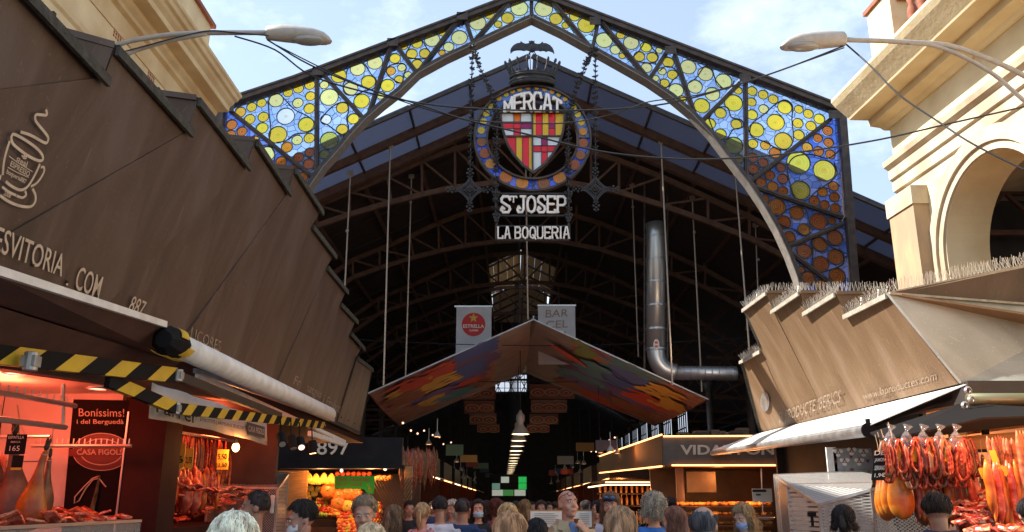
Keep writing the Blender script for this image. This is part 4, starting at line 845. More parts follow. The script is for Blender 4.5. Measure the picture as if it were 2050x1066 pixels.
# ---- chains of cast flowers
def flower_chain(name, label, P, n, r, parent=None, tail=0):
    o = empty(name, P[0], label, 'chain', 'floral iron chains hanging from the arch')
    b = MB(); b.tube(P, .012, 5); b.build('rod_core', M['ironblack'], o)
    me = None
    for i in range(n):
        t = (i+.5)/n*(len(P)-1); k = min(int(t), len(P)-2); p = Vector(P[k]).lerp(Vector(P[k+1]), t-k)
        if me is None:
            b = MB()
            for q in range(5):
                a = 2*math.pi*q/5; d = Vector((math.cos(a), math.sin(a)*.9, 0)); b.ell(p+d*r*.60+Vector((0, 0, .014)), (r*.40, r*.24, r*.16), 7, 4, rot=Matrix.Rotation(a, 3, 'Z') @ Matrix.Rotation(-.6, 3, 'Y')); b.bar(p-Vector((0, 0, r*.3)), p+d*r*.7-Vector((0, 0, r*.1)), r*.16, r*.05)
            b.ell(p, (r*.24, r*.24, r*.5), 8, 5); l0 = b.build('flower_link', M['ironblack'], o, smooth=True, loc=p); me = l0.data; l0.scale = (1, 1, 1)
        else: l0 = link_mesh('flower_link', me, None, o, p)
        l0.rotation_euler = (random.uniform(-.5, .5), random.uniform(-.5, .5), random.uniform(0, 6)); s = random.uniform(.75, 1.2); l0.scale = (s, s, s*random.uniform(.8, 1.2))
    return o
def sag(a, b, s, n=10):
    return [a.lerp(b, i/n)+Vector((0, 0, -s*4*(i/n)*(1-i/n))) for i in range(n+1)]
nodeL, nodeR = C(946, 92, -.05), C(1188, 98, -.05)
flower_chain('flower_chain', 'outer left chain of iron flowers dropping straight to the left cross pendant', sag(nodeL, C(942, 335), 0), 22, .085)
flower_chain('flower_chain', 'outer right chain of iron flowers dropping straight to the right cross pendant', sag(nodeR+Vector((.04, 0, 0)), C(1192, 335), 0), 22, .085)
flower_chain('flower_chain', 'inner left chain of iron flowers slanting from the arch onto the crest rim', [nodeL, C(960, 140, -.1), C(985, 195, -.15), C(996, 240, -.18), C(994, 300, -.18), C(993, 345, -.15), C(992, 430, -.12)], 34, .10)
flower_chain('flower_chain', 'inner right chain of iron flowers slanting from the arch onto the crest rim', [nodeR, C(1172, 135, -.1), C(1150, 190, -.15), C(1138, 240, -.18), C(1136, 300, -.18), C(1137, 345, -.15), C(1138, 430, -.12)], 34, .10)
for (nd, lab) in ((nodeL, 'left'), (nodeR, 'right')): pass
def cross(u, v, lab):
    c = C(u, v, -.02); o = empty('cross_pendant', c, lab, 'pendant', 'flower cross pendants under the chains'); s = mpp; b = MB()
    for i in range(4):
        a = i*math.pi/2; d = Vector((math.cos(a), 0, math.sin(a))); e = Vector((-math.sin(a), 0, math.cos(a)))
        for (A1, B1, w) in ((30, 3.5, .034), (24, 2, .02)):
            P = []
            for k in range(7): t = k/6; q = d*A1*(1-t)**1.6+e*A1*t**1.6+(d+e)*B1*.3*(1-abs(2*t-1)); P.append(c+q*s)
            for p, q in zip(P, P[1:]): b.bar(p, q, w, .05, up=(0, 1, 0))
        b.bar(c, c+d*30*s, .028, .04, up=(0, 1, 0)); b.bar(c+d*11*s, c+e*11*s, .022, .03, up=(0, 1, 0)); b.bar(c+d*18*s+e*2*s, c+d*18*s-e*2*s, .03, .04, up=(0, 1, 0))
    b.build('cross_frame', M['ironblack'], o)
    for i in range(4):
        a = i*math.pi/2; d = Vector((math.cos(a), 0, math.sin(a))); e = Vector((-math.sin(a), 0, math.cos(a))); b = MB()
        for q, w, r in ((32, 0, .03), (39, 0, .034), (35, 5, .034), (35, -5, .034), (43, 3.4, .03), (43, -3.4, .03), (45, 0, .022), (28, 4, .022), (28, -4, .022)): b.ell(c+(d*q+e*w)*s+Vector((0, -.02, 0)), (r, r*.8, r), 7, 5)
        b.build('cast_flower', M['ironblack'], o, smooth=True)
    b = MB()
    for q in range(8): a = q*math.pi/4; b.ell(c+Vector((math.cos(a)*.05, -.05, math.sin(a)*.05)), (.024, .02, .024), 7, 5)
    b.ell(c+Vector((0, -.06, 0)), .026, 8, 5); b.build('rosette', M['ironblack'], o, smooth=True)
cross(941, 382, 'four armed iron flower cross hanging left of the crest above the trusses'); cross(1192, 380, 'four armed iron flower cross hanging right of the crest above the trusses')
# ---- ST JOSEP board
bd = empty('name_board', S5(476, 840), 'hanging board with cream ST JOSEP letters in a black iron frame', 'sign', 'lettered boards below the crest')
b = MB(); fq = [(302, 796), (650, 796), (650, 902), (302, 902)]; P = [S5(*p) for p in fq]
for a, c in zip(P, P[1:]+P[:1]): b.bar(a, c, .035, .05, up=(0, 1, 0))
for (x, y) in ((302, 750), (650, 750), (302, 930), (650, 930)): pass
b.bar(S5(302, 745), S5(302, 955), .03, .04); b.bar(S5(650, 745), S5(650, 955), .03, .04); b.build('board_frame', M['ironblack'], bd)
for (x, y) in ((300, 797), (650, 800), (301, 905), (650, 905)):
    b = MB()
    for q in range(5): a = 2*math.pi*q/5+.3; b.ell(S5(x, y, -.04)+Vector((math.cos(a)*.055, 0, math.sin(a)*.055)), (.045, .03, .045), 8, 5)
    b.ell(S5(x, y, -.06), .035, 8, 5); b.ell(S5(x, y+22, -.03), (.05, .03, .05), 8, 5); b.build('rosette', M['ironblack'], bd, smooth=True)
b = MB()
def wordbox(x0, x1, y0, y1, n, s):
    return lambda x, y: S5(x0+(x1-x0)*x, y1+(y0-y1)*y, -.03)
iron_word(b, 'S', wordbox(322, 366, 812, 888, 1, ''), 1, 0, .052, .05); iron_word(b, 'T', wordbox(368, 398, 812, 838, 1, ''), 1, 0, .028, .05)
iron_word(b, 'JOSEP', wordbox(402, 634, 812, 888, 5, ''), .158, .052, .048, .05); b.build('josep_lettering', M['letter'], bd)
bq = empty('name_board', S5(476, 985), 'lowest hanging board with cream LA BOQUERIA letters', 'sign', 'lettered boards below the crest')
b = MB(); iron_word(b, 'LA', wordbox(308, 366, 960, 1014, 2, ''), .40, .18, .032, .05); iron_word(b, 'BOQUERIA', wordbox(391, 648, 960, 1014, 8, ''), .100, .040, .032, .05); b.build('boqueria_lettering', M['letter'], bq)
b = MB(); b.bar(S5(298, 952), S5(655, 952), .02, .03); b.bar(S5(298, 1020), S5(655, 1020), .02, .03); b.bar(S5(298, 950), S5(298, 1022), .02, .03); b.bar(S5(655, 950), S5(655, 1022), .02, .03); b.build('board_frame', M['ironblack'], bq)
# ================================================================== STREET LAMPS AND CABLES
def lamp(name, label, hu, hv, tipdir, armpts, arm2, Y):
    hc = PY(hu, hv, Y); o = empty(name, hc, label, 'street lamp', 'street lamps over the alley')
    # cobra head: lofted along x
    s = Y/1500.0; d = tipdir
    prof = [(-64, 3, 15, 10), (-60, 5, 19, 12), (-30, 4, 22, 16), (0, 1, 22, 19), (30, -3, 20, 20), (52, -8, 14, 17), (62, -12, 8, 10), (66, -14, 2, 4)]
    b = MB(); n = 16
    for (x, zc_, h_, w_) in prof:
        for k in range(n):
            a = 2*math.pi*k/n; q = Vector((d*x*s, math.cos(a)*w_*s, (zc_+math.sin(a)*h_*(.75 if math.sin(a) > 0 else .85))*s)); b.v.append(tuple(hc+q))
    for i in range(len(prof)-1):
        for k in range(n): b.f.append((i*n+k, i*n+(k+1) % n, (i+1)*n+(k+1) % n, (i+1)*n+k)); b.mi.append(0)
    b.f.append(tuple(range(n))); b.mi.append(0)
    b.build('lamp_head', M['lampgrey'], o, smooth=True)
    b = MB(); b.ell(hc+Vector((d*24*s, -4*s, -15*s)), (34*s, 15*s, 9*s), 16, 8); b.build('lamp_lens', M['clear2'], o, smooth=True)
    P = [PY(u, v, Y+dy) for u, v, dy in armpts]; b = MB(); b.tube(smooth([tuple(p) for p in P], 5), .034, 10); b.build('lamp_arm', M['lampgrey'], o, smooth=True)
    if arm2: P = [PY(u, v, Y+dy) for u, v, dy in arm2]; b = MB(); b.tube(smooth([tuple(p) for p in P], 5), .028, 10); b.build('brace_arm', M['lampgrey'], o, smooth=True)
    return o
M['clear2'] = pm('frosted_lens', (.36, .35, .33), .2, .1)
lamp('street_lamp', 'grey street lamp on curved twin arms at the left, in front of the stone cornice', 598, 70, 1, [(536, 66, 0), (440, 66, 0), (370, 68, 0), (310, 74, 0), (235, 90, 0), (150, 130, 0), (80, 190, 0)], [(415, 68, 0), (350, 80, 0), (300, 93, 0), (250, 112, 0), (150, 175, 0), (80, 240, 0)], 10)
lamp('street_lamp', 'grey street lamp on curved twin arms at the right, in front of the pale building', 1628, 82, -1, [(1690, 80, 0), (1760, 82, 0), (1830, 86, 0), (1900, 92, 0), (1970, 115, 0), (2050, 152, 0), (2200, 240, 0)], [(1815, 86, 0), (1870, 92, 0), (1930, 115, 0), (1990, 150, 0), (2050, 202, 0), (2200, 330, 0)], 10)
def cable(label, pts, Y0, Y1_, r=.011):
    n = len(pts); P = [PY(u, v, Y0+(Y1_-Y0)*i/(n-1)) for i, (u, v) in enumerate(pts)]; b = MB(); b.tube(smooth([tuple(p) for p in P], 6), r, 6); return tag(b.build('cable', M['wire'], None, smooth=True), label, 'cable', 'black cables strung across the alley')
cable('black cable sagging between the two street lamps just above the MERCAT letters', [(470, 73), (550, 100), (620, 150), (720, 182), (850, 208), (960, 218), (1100, 222), (1240, 218), (1350, 205), (1470, 172), (1580, 135), (1690, 92)], 10, 10)
cable('thin black cable crossing the red and yellow shield and running to the right building', [(535, 80), (620, 130), (735, 178), (830, 207), (925, 238), (1050, 268), (1200, 303), (1330, 317), (1450, 318), (1600, 305), (1760, 280), (1900, 248), (2060, 212)], 10, 9.4)
cable('black cable from the left lamp dipping in a low loop to the right lamp', [(540, 84), (690, 158), (850, 218), (960, 242), (1080, 248), (1160, 243), (1240, 225), (1300, 204), (1400, 190), (1530, 152), (1690, 96)], 10, 10, .008)
cable('black cable running from the right lamp down across the right building', [(1695, 90), (1740, 130), (1800, 190), (1880, 245), (1950, 290), (2060, 345)], 10, 8.6)
cable('short black cable twisted along the arm of the left street lamp', [(240, 106), (300, 90), (360, 74), (420, 62), (470, 66), (540, 72)], 9.95, 9.95, .009)
# ================================================================== MATERIALS OF THE STALLS
M['tilewhite'] = pm('white_wall_panel', (.62, .56, .52), .35, 0, (.52, .46, .42), 2)
M['maroon'] = pm('dark_maroon_panel', (.040, .011, .009), .75, 0, (.026, .008, .007), 3, spec=.15)
M['meat'] = rampmat('cured_meat', [(.3, (.22, .02, .012)), (.5, (.42, .06, .03)), (.6, (.62, .22, .13)), (.7, (.30, .03, .02))], .35, 9, detail=6, bump=.3)
M['ham'] = rampmat('ham_rind', [(.3, (.20, .03, .004)), (.46, (.38, .08, .006)), (.58, (.52, .15, .012)), (.72, (.60, .26, .05))], .34, 5, detail=8, bump=.6)
M['hamdark'] = rampmat('dark_ham_rind', [(.3, (.055, .02, .012)), (.5, (.16, .06, .03)), (.7, (.32, .15, .08))], .42, 5, detail=7, bump=.5)
M['fuet'] = rampmat('floury_sausage', [(.3, (.12, .025, .012)), (.5, (.30, .09, .035)), (.7, (.46, .22, .10))], .6, 14, detail=5, bump=.3)
M['chorizo'] = rampmat('red_sausage', [(.32, (.09, .008, .005)), (.5, (.30, .03, .012)), (.62, (.42, .09, .03)), (.74, (.60, .34, .2))], .25, 26, detail=6, bump=.5)
M['fat'] = rampmat('bacon_side', [(.35, (.46, .04, .01)), (.5, (.72, .28, .05)), (.62, (.55, .10, .015))], .35, 3, (6, 6, .8), 5, .2)
M['hoof'] = pm('hoof', (.03, .02, .015), .4)
M['rope'] = pm('string', (.50, .36, .2), .9)
M['tagy'] = pm('yellow_price_card', (.66, .38, .03), .6)
M['tagw'] = pm('white_price_card', (.75, .70, .62), .6)
M['ink'] = pm('dark_ink', (.02, .015, .015), .6)
M['wood'] = rampmat('honey_wood', [(.3, (.24, .12, .04)), (.7, (.40, .22, .08))], .5, 3, (1, 1, 8), 6, .15)
M['woodd2'] = pm('taupe_wood_door', (.16, .10, .06), .5, 0, (.12, .075, .045), 5)
M['woodd'] = rampmat('dark_wood', [(.3, (.05, .022, .012)), (.7, (.10, .045, .02))], .5, 3, (1, 8, 1), 6, .15)
M['steel'] = pm('brushed_steel', (.60, .60, .59), .36, .8)
M['led'] = em('warm_led_strip', (1, .34, .10), 3.2)
M['ledw'] = em('white_led_strip', (1, .6, .30), 2.4)
M['bulb'] = em('lit_bulb', (1, .40, .12), 9)
M['bulbw'] = em('lit_lamp_opening', (1, .75, .45), 2.4)
M['down'] = em('downlight_lens', (1, .55, .36), 1.2)
M['pack'] = rampmat('packed_meat', [(.35, (.35, .02, .015)), (.5, (.60, .10, .05)), (.6, (.75, .35, .22)), (.7, (.42, .03, .02))], .15, 12, detail=5)
M['fascia'] = pm('black_fascia', (.009, .009, .013), .6, 0, (.016, .016, .021), 4, spec=.2)
M['taupe'] = pm('taupe_fascia', (.085, .072, .058), .5, 0, (.065, .055, .045), 3)
M['copper'] = rampmat('ribbed_copper_panel', [(.35, (.05, .022, .013)), (.65, (.10, .045, .022))], .6, 2, (1, 30, 1), 3, .3, metal=.2)
def alpha_mesh(name, col, sx, sz, hole=.42, metal=.7, mode='hex'):
    """perforated sheet: real holes through the material, laid out in the object's own coordinates"""
    m, nt, b = newmat(name); N = nt.nodes.new; l = nt.links.new
    b.inputs['Base Color'].default_value = (*col, 1); b.inputs['Metallic'].default_value = metal; b.inputs['Roughness'].default_value = .35
    t = N('ShaderNodeTexCoord'); s = N('ShaderNodeSeparateXYZ'); l(t.outputs['Object'], s.inputs[0])
    def mth(op, a, c=None):
        k = N('ShaderNodeMath'); k.operation = op
        for i, x in enumerate((a, c)):
            if x is None: continue
            if isinstance(x, (int, float)): k.inputs[i].default_value = x
            else: l(x, k.inputs[i])
        return k.outputs[0]
    h = mth('ADD', s.outputs['X'], s.outputs['Y'])
    if mode == 'hex':
        a = mth('SINE', mth('MULTIPLY', mth('ADD', h, s.outputs['Z']), 6.283/sx)); c = mth('SINE', mth('MULTIPLY', mth('SUBTRACT', h, s.outputs['Z']), 6.283/sx)); v = mth('MULTIPLY', a, c); g_ = mth('GREATER_THAN', mth('ABSOLUTE', v), hole)
    else:
        v = mth('SINE', mth('MULTIPLY', s.outputs['Z'] if mode == 'h' else h, 6.283/sx)); g_ = mth('GREATER_THAN', v, hole)
    l(mth('SUBTRACT', 1, g_), b.inputs['Alpha']); return m
M['perf'] = alpha_mesh('perforated_aluminium', (.46, .46, .45), .075, .075, .18, metal=.3)
M['louv'] = alpha_mesh('louvred_aluminium', (.60, .58, .55), .06, .06, .35, mode='h', metal=.3)
M['ribs'] = alpha_mesh('ribbed_aluminium', (.62, .60, .57), .06, .06, .3, mode='v', metal=.3)
def light(name, loc, col, w, r=.12):
    d = bpy.data.lights.new(name, 'POINT'); d.energy = w; d.color = col; d.shadow_soft_size = r; o = bpy.data.objects.new(name, d); scene.collection.objects.link(o); o.location = loc; return o
# ------------------------------------------------------------------ generators of goods
def ham_mesh(m=None):
    b = MB(); n = 18; prof = [(0, .022, .022, 0), (.06, .030, .028, 0), (.14, .032, .030, .0), (.24, .045, .038, .01), (.34, .075, .05, .02), (.46, .125, .075, .035), (.56, .150, .085, .045), (.66, .145, .080, .05), (.73, .105, .062, .045), (.77, .045, .03, .04), (.78, .005, .005, .04)]
    for (z, rx, ry, off) in prof:
        for k in range(n):
            a = 2*math.pi*k/n; j = 1+.05*math.sin(3*a+z*9); b.v.append((off+rx*math.cos(a)*j, ry*math.sin(a)*j, -z))
    m_ = len(prof)
    for i in range(m_-1):
        for k in range(n): b.f.append((i*n+k, i*n+(k+1) % n, (i+1)*n+(k+1) % n, (i+1)*n+k)); b.mi.append(0)
    b.f.append(tuple(range(n))); b.mi.append(0); return b
def make_ham(loc, label, mat='ham', s=1.0, rz=0, tilt=0, group=None, hoof=True):
    o = empty('cured_ham', loc, label, 'ham', group); b = ham_mesh(); b.v = [tuple(Vector(p)+Vector(loc)) for p in b.v]; b.build('ham_body', M[mat], o, smooth=True, sub=1)
    if hoof:
        b = MB(); c = Vector(loc); b.ell(c+Vector((0, 0, .035)), (.028, .024, .05), 10, 6); b.ell(c+Vector((.014, 0, .08)), (.014, .018, .035), 8, 5); b.ell(c+Vector((-.014, 0, .08)), (.014, .018, .035), 8, 5); b.build('hoof', M['hoof'], o, smooth=True)
    b = MB(); c = Vector(loc); b.tube([c+Vector((.03*math.cos(a), .03*math.sin(a), -.05)) for a in [2*math.pi*i/10 for i in range(11)]], .006, 5); b.tube([c+Vector((.03, 0, -.05)), c+Vector((.02, 0, .12)), c+Vector((0, 0, .22))], .005, 5); b.build('rope', M['rope'], o)
    o.rotation_euler = (0, R(tilt), rz); o.scale = (s, s, s); return o
def sausage(loc, label, ln, r, mat, group, kind='sausage', links=0, name='sausage'):
    c = Vector(loc); b = MB(); P = []; rr = []
    n = 10
    for i in range(n+1):
        t = i/n; P.append(c+Vector((random.uniform(-.002, .002)+.012*math.sin(t*3), random.uniform(-.002, .002), -ln*t))); q = min(1, 4*t+.12, 4*(1-t)+.12); rr.append(r*q*(1+.05*math.sin(i*2.1)))
    b.tube(P, rr, 8); o = b.build(name, M[mat], None, smooth=True, loc=c); WL[o.name] = c; tag(o, label, kind, group); return o
def loop_sausage(loc, label, h, w, r, mat, group):
    c = Vector(loc); P = []; rr = []
    for i in range(25):
        a = 2*math.pi*i/24; P.append(c+Vector((w*.5*math.sin(a)*(1-.35*math.cos(a)), .01*math.sin(2*a), -h*.5+h*.5*math.cos(a)))); rr.append(r*(1 if i % 6 else .62))
    b = MB(); b.tube(P, rr, 8); return tag(b.build('sausage_loop', M[mat], None, smooth=True, loc=c), label, 'sausage', group)
def inst(o, loc, rz=0, s=1.0, label=None, group=None, tilt=(0, 0)):
    c = copy_tree(o); c.location = loc; c.rotation_euler = (tilt[0], tilt[1], rz)
    if s != 1.0: c.scale = (s, s, s) if not isinstance(s, tuple) else s
    if label: c['label'] = label
    if group: c['group'] = group
    return c
# ================================================================== LEFT KIOSK : two meat stalls under the long visor
ls = empty('meat_stall', (-4.6, 8, 0), 'ham stall at the far left with white panelled wall, steel rails and red light', 'market stall')
ZC = 2.86
b = MB(); b.bb((-6.45, 2.4, 2.94), (-3.26, 19, 3.04)); b.build('ceiling', M['maroon'], ls)
b = MB(); b.bb((-6.4, 2.4, 0), (-6.3, 19, 2.935)); b.build('back_wall', M['dark'], ls)
b = MB(); b.bb((-6.295, 9.0, 0), (-4.10, 9.08, 2.80)); b.build('end_wall', M['tilewhite'], ls)
b = MB(); b.bb((-6.295, 4.6, 2.80), (-3.55, 9.2, 2.85)); b.build('lowered_ceiling', M['tilewhite'], ls)
for zz_ in (.9, 1.5, 2.1): b = MB(); b.bb((-6.2, 8.990, zz_), (-4.78, 8.999, zz_+.006)); b.build('panel_joint', M['dark'], ls)
b = MB(); b.bb((-5.35, 8.991, 0), (-5.344, 8.999, 2.8)); b.build('panel_joint', M['dark'], ls)
p0, p1 = PY(256, 900, 9), PY(336, 900, 9)
b = MB(); b.bb((p0.x, 8.9, 0), (p1.x, 9.35, 2.93)); b.build('pillar', M['maroon'], ls); b = MB(); b.bb((p0.x+.003, 8.885, 0), (p0.x+.018, 8.899, 2.6)); b.build('pillar_trim', M['steel'], ls)
for (u, v, Y) in ((195, 776, 7.7), (128, 748, 6.5), (30, 745, 6.5)):
    q = PZ(u, v, 2.797); b = MB(); b.lathe(q, [(.11, -.012), (.085, -.02), (.085, 0), (.11, 0)], 20); f = b.build('downlight', M['white'], ls); b = MB(); b.lathe(q, [(.001, -.010), (.083, -.010)], 20); b.build('lens', M['down'], f)
for (x, y, w) in ((-4.7, 7.9, 26), (-5.3, 6.6, 20)): light('meat_lamp', (x, y, 2.62), (1, .12, .05), w)
# display case
b = MB(); b.bb((-4.35, 4.8, 0), (-3.62, 8.7, 1.12)); b.build('counter', M['maroon'], ls)
b = MB(); b.bb((-4.3, 4.8, 1.50), (-3.64, 8.7, 1.515)); b.bb((-3.65, 4.8, 1.12), (-3.64, 8.7, 1.50)); b.build('display_glass', M['clear'], ls)
b = MB(); b.bar((-3.645, 4.8, 1.52), (-3.645, 8.7, 1.52), .025); b.bar((-4.3, 8.7, 1.52), (-3.645, 8.7, 1.52), .025); b.build('case_rail', M['steel'], ls)
def rail(name, a, b_, r, m, parent, Y, hooks=0):
    p, q = PY(*a, Y[0]), PY(*b_, Y[1]); mb = MB(); mb.cyl(p, q, r, 8)
    for i in range(hooks): c = p.lerp(q, (i+.5)/hooks); mb.cyl(c, c+Vector((0, 0, .07)), .006, 5)
    return mb.build(name, m, parent)
rail('meat_rail', (-30, 781), (151, 813), .022, M['steel'], ls, (6.2, 7.9), 12); rail('meat_rail', (-30, 836), (131, 856), .024, M['steel'], ls, (6.3, 7.7))
rail('meat_rail', (63, 893), (263, 893), .018, M['steel'], ls, (8.6, 8.6), 18); rail('rail_post', (126, 770), (126, 855), .02, M['steel'], ls, (7.7, 7.7))
rail('meat_rail', (-40, 876), (100, 874), .016, M['steel'], ls, (8.3, 8.3), 0)
HG = 'cured hams hanging in the left stall'
def at_ham(u, v, Y): return PY(u, v, Y)
make_ham(at_ham(30, 868, 7.5), 'dark cured ham behind the ESPATLLA price board at the far left', 'hamdark', 1.12, .4, -4, HG)
make_ham(at_ham(92, 900, 7.3), 'cured ham with black hoof hung in front of the white wall panel', 'ham', .86, .2, 10, HG)
make_ham(at_ham(100, 915, 7.55), 'narrow dark ham half hidden beside the hoofed ham in the left stall', 'hamdark', .66, 1.6, 0, HG)
make_ham(at_ham(-6, 862, 7.5), 'dark ham cut off by the left edge of the picture', 'hamdark', 1.0, .9, 0, HG)
sg_ = empty('price_board', at_ham(32, 890, 7.3), 'black chalk price board reading ESPATLLA 165 hung on the dark ham', 'price board')
q = at_ham(32, 890, 7.28); b = MB(); b.box(q, (.165, .012, .165)); b.build('board', M['black'], sg_); b = MB(); b.tube([q+Vector((-.06, 0, .083)), q+Vector((0, 0, .19)), q+Vector((.06, 0, .083))], .003, 4); b.build('string', M['rope'], sg_)
for s_, dz, w_, h_ in (('ESPATLLA', .045, .13, .024), ('IBERICA', .012, .08, .014), ('165', -.055, .085, .042)): text('lettering', s_, q+Vector((-w_/2, -.008, dz)), (w_, 0, 0), (0, 0, h_), M['tagw'], sg_)
b = MB(); b.box(q+Vector((.03, .01, -.15)), (.09, .008, .12)); b.build('lower_card', M['black'], sg_); b = MB(); b.box(q+Vector((.03, .004, -.20)), (.088, .006, .02)); b.build('card_band', M['tagy'], sg_)
# poster
YPo = 8.97
po = empty('advertising_panel', PY(205, 930, YPo), 'dark maroon panel reading Boníssims i del Berguedà with oval CASA FIGOLS emblem', 'poster')
TLp, TRp, BRp, BLp = PY(147, 800, YPo), PY(272, 802, YPo), PY(255, 1120, YPo), PY(118, 1120, YPo)
b = MB(); b.prism([TLp, TRp, BRp, BLp], (0, .02, 0)); b.build('panel', pm('poster_maroon', (.009, .005, .005), .7, spec=.1), po)
M['prt'] = pm('poster_red', (.11, .008, .006), .5); M['ptx'] = pm('poster_cream', (.50, .36, .26), .5)
pp_ = lambda u, v, k=1: PY(u, v, YPo-.006*k)
text4('lettering', 'Boníssims!', pp_(158, 834), pp_(249, 835), pp_(158, 818), M['ptx'], po); text4('lettering', 'i del Berguedà', pp_(154, 852), pp_(248, 852), pp_(154, 840), M['ptx'], po, .01)
def oval(u, v, ru, rv, k, m):
    b = MB(); b.poly([pp_(u+ru*math.cos(a), v+rv*math.sin(a), k) for a in [2*math.pi*i/40 for i in range(40)]]); return b.build('emblem', m, po)
oval(203, 905, 58, 38, 1, M['ptx']); oval(203, 905, 56.5, 36.5, 1.4, M['prt']); oval(203, 905, 43, 27, 1.8, M['ptx']); oval(203, 905, 41, 25, 2.2, M['prt'])
b = MB(); b.poly([pp_(137, 899, 2.6), pp_(268, 899, 2.6), pp_(268, 914, 2.6), pp_(137, 914, 2.6)]); b.build('emblem', M['prt'], po)
text4('lettering', 'CASA FIGOLS', pp_(154, 911, 3.4), pp_(247, 911, 3.4), pp_(154, 900, 3.4), M['ptx'], po, .02)
b = MB(); L_ = [pp_(195+8*math.sin(i), 955+i*14, 3) for i in range(3)]; b.tube([pp_(200, 952, 3), pp_(194, 985, 3), pp_(186, 1020, 3), pp_(184, 1050, 3), pp_(186, 1075, 3)], [.02, .05, .075, .085, .04], 10, flat=.12); b.build('sausage_picture', M['fuet'], po)
b = MB(); b.tube([pp_(200, 953, 3), pp_(185, 958, 3), pp_(168, 975, 3), pp_(150, 995, 3), pp_(149, 1008, 3), pp_(158, 1003, 3), pp_(172, 978, 3), pp_(186, 961, 3), pp_(198, 958, 3), pp_(206, 968, 3), pp_(212, 975, 3)], .007, 5); b.build('string_picture', M['ptx'], po)
# packed meats on the display cases : one kind of pack, copied
def pack_mesh():
    b = MB(); b.box((0, 0, .012), (.15, .10, .024)); b.ell((0, 0, .02), (.06, .04, .018), 10, 5); o = b.build('meat_pack', M['pack'], None, loc=(0, 0, 0)); return o
pk = empty('meat_pack', (-3.9, 5.0, 1.52), 'small vacuum pack of sliced cured meat lying on the left counters', 'meat pack', 'vacuum packs of cured meat on the left counters')
b = MB(); b.box((-3.9, 5.0, 1.533), (.15, .11, .020)); b.build('sliced_meat', M['pack'], pk, bevel=.006); b = MB(); b.box((-3.93, 4.98, 1.547), (.05, .04, .003)); b.build('sticker', M['tagw'], pk)
k = 0
for i in range(13):
    for j in range(3):
        o = pk if k == 0 else copy_tree(pk); k += 1
        o.location = (-4.25+j*.21+random.uniform(-.02, .02), 5.2+i*.27+random.uniform(-.03, .03), 1.52+random.uniform(0, .03)); o.rotation_euler = (random.uniform(-.5, .3), random.uniform(-.2, .2), random.uniform(-1, 1))
PK = pk
for i in range(30): o = copy_tree(pk); o.location = (-3.72-random.uniform(0, .5), 5.4+i*.11, 1.545+random.uniform(0, .05)); o.rotation_euler = (random.uniform(-.7, .6), random.uniform(-.4, .4), random.uniform(-1.5, 1.5))
bc_ = []
for i in range(9):
    p = Vector((-4.15+random.uniform(-.1, .1), 7.3+i*.14, 1.58)); b = MB(); b.tube([p, p+Vector((.1, .05, .05)), p+Vector((.24, .02, -.01)), p+Vector((.36, -.02, -.04))], [.02, .035, .035, .015], 7); bc_.append(tag(b.build('short_sausage', M['chorizo' if i % 2 else 'fuet'], None, smooth=True), 'short cured sausage heaped on the ham stall display case', 'sausage', 'short sausages heaped on the ham stall case'))
# ---- second stall
l2 = empty('meat_stall', (-4.4, 11, 0), 'sausage stall behind the maroon pillar, glowing red under the canvas banner', 'market stall')
b = MB(); b.bb((-6.295, 13.3, 0), (-3.6, 13.4, 2.93)); b.build('end_wall', M['dark'], l2)
b = MB(); b.bb((-4.9, 9.6, 0), (-3.75, 13.0, 1.42)); b.build('counter', M['maroon'], l2)
b = MB(); b.bb((-6.0, 13.1, 0), (-4.4, 13.28, 2.6)); b.build('shelf_back', M['maroon'], l2)
rail('meat_rail', (335, 862), (470, 884), .018, M['steel'], l2, (9.6, 12.6)); rail('meat_rail', (335, 935), (440, 945), .018, M['steel'], l2, (9.6, 12.4))
for (x, y, w) in ((-4.3, 10.2, 26), (-4.1, 11.9, 24)): light('meat_lamp', (x, y, 2.7), (1, .13, .04), w)
g1 = 'thin sausages hanging in the sausage stall'
for i in range(30):
    t = i/29; u = 348+t*102+random.uniform(-3, 3); Y = 9.7+t*2.6+random.uniform(-.2, .2); v = 868+t*16+random.uniform(-5, 5)
    p = PY(u, v, Y); sausage(p, 'thin cured sausage hanging in the row above the red meats', random.uniform(.36, .5), random.uniform(.014, .022), random.choice(['fuet', 'hamdark', 'chorizo']), g1)
for i, (u, v, Y, ln, r, m) in enumerate([(345, 938, 9.9, .52, .07, 'ham'), (358, 930, 10.3, .55, .075, 'ham'), (375, 955, 10.2, .42, .075, 'meat'), (392, 955, 10.4, .44, .08, 'meat'), (405, 950, 10.8, .46, .075, 'meat'), (418, 955, 11.2, .35, .05, 'ham')]):
    sausage(PY(u, v, Y), 'large slab of cured meat hanging low behind the price cards', ln, r, m, 'meat slabs hanging low in the sausage stall', 'cured meat', name='meat_piece')
for i in range(16):
    u = 428+random.uniform(0, 40); sausage(PY(u, 905+random.uniform(0, 12), 11.6+random.uniform(-.3, .5)), 'pale dried sausage hanging near the lit bulb', random.uniform(.3, .5), .012, 'fuet', 'pale thin sausages by the lit bulb')
k = 0
for i in range(18):
    for j in range(6):
        o = copy_tree(PK); o.location = (-4.75+j*.22+random.uniform(-.03, .03), 9.7+i*.2+random.uniform(-.03, .03), 1.44+j*.075+random.uniform(0, .06)); o.rotation_euler = (random.uniform(-.6, .4), random.uniform(-.3, .3), random.uniform(-1.5, 1.5))
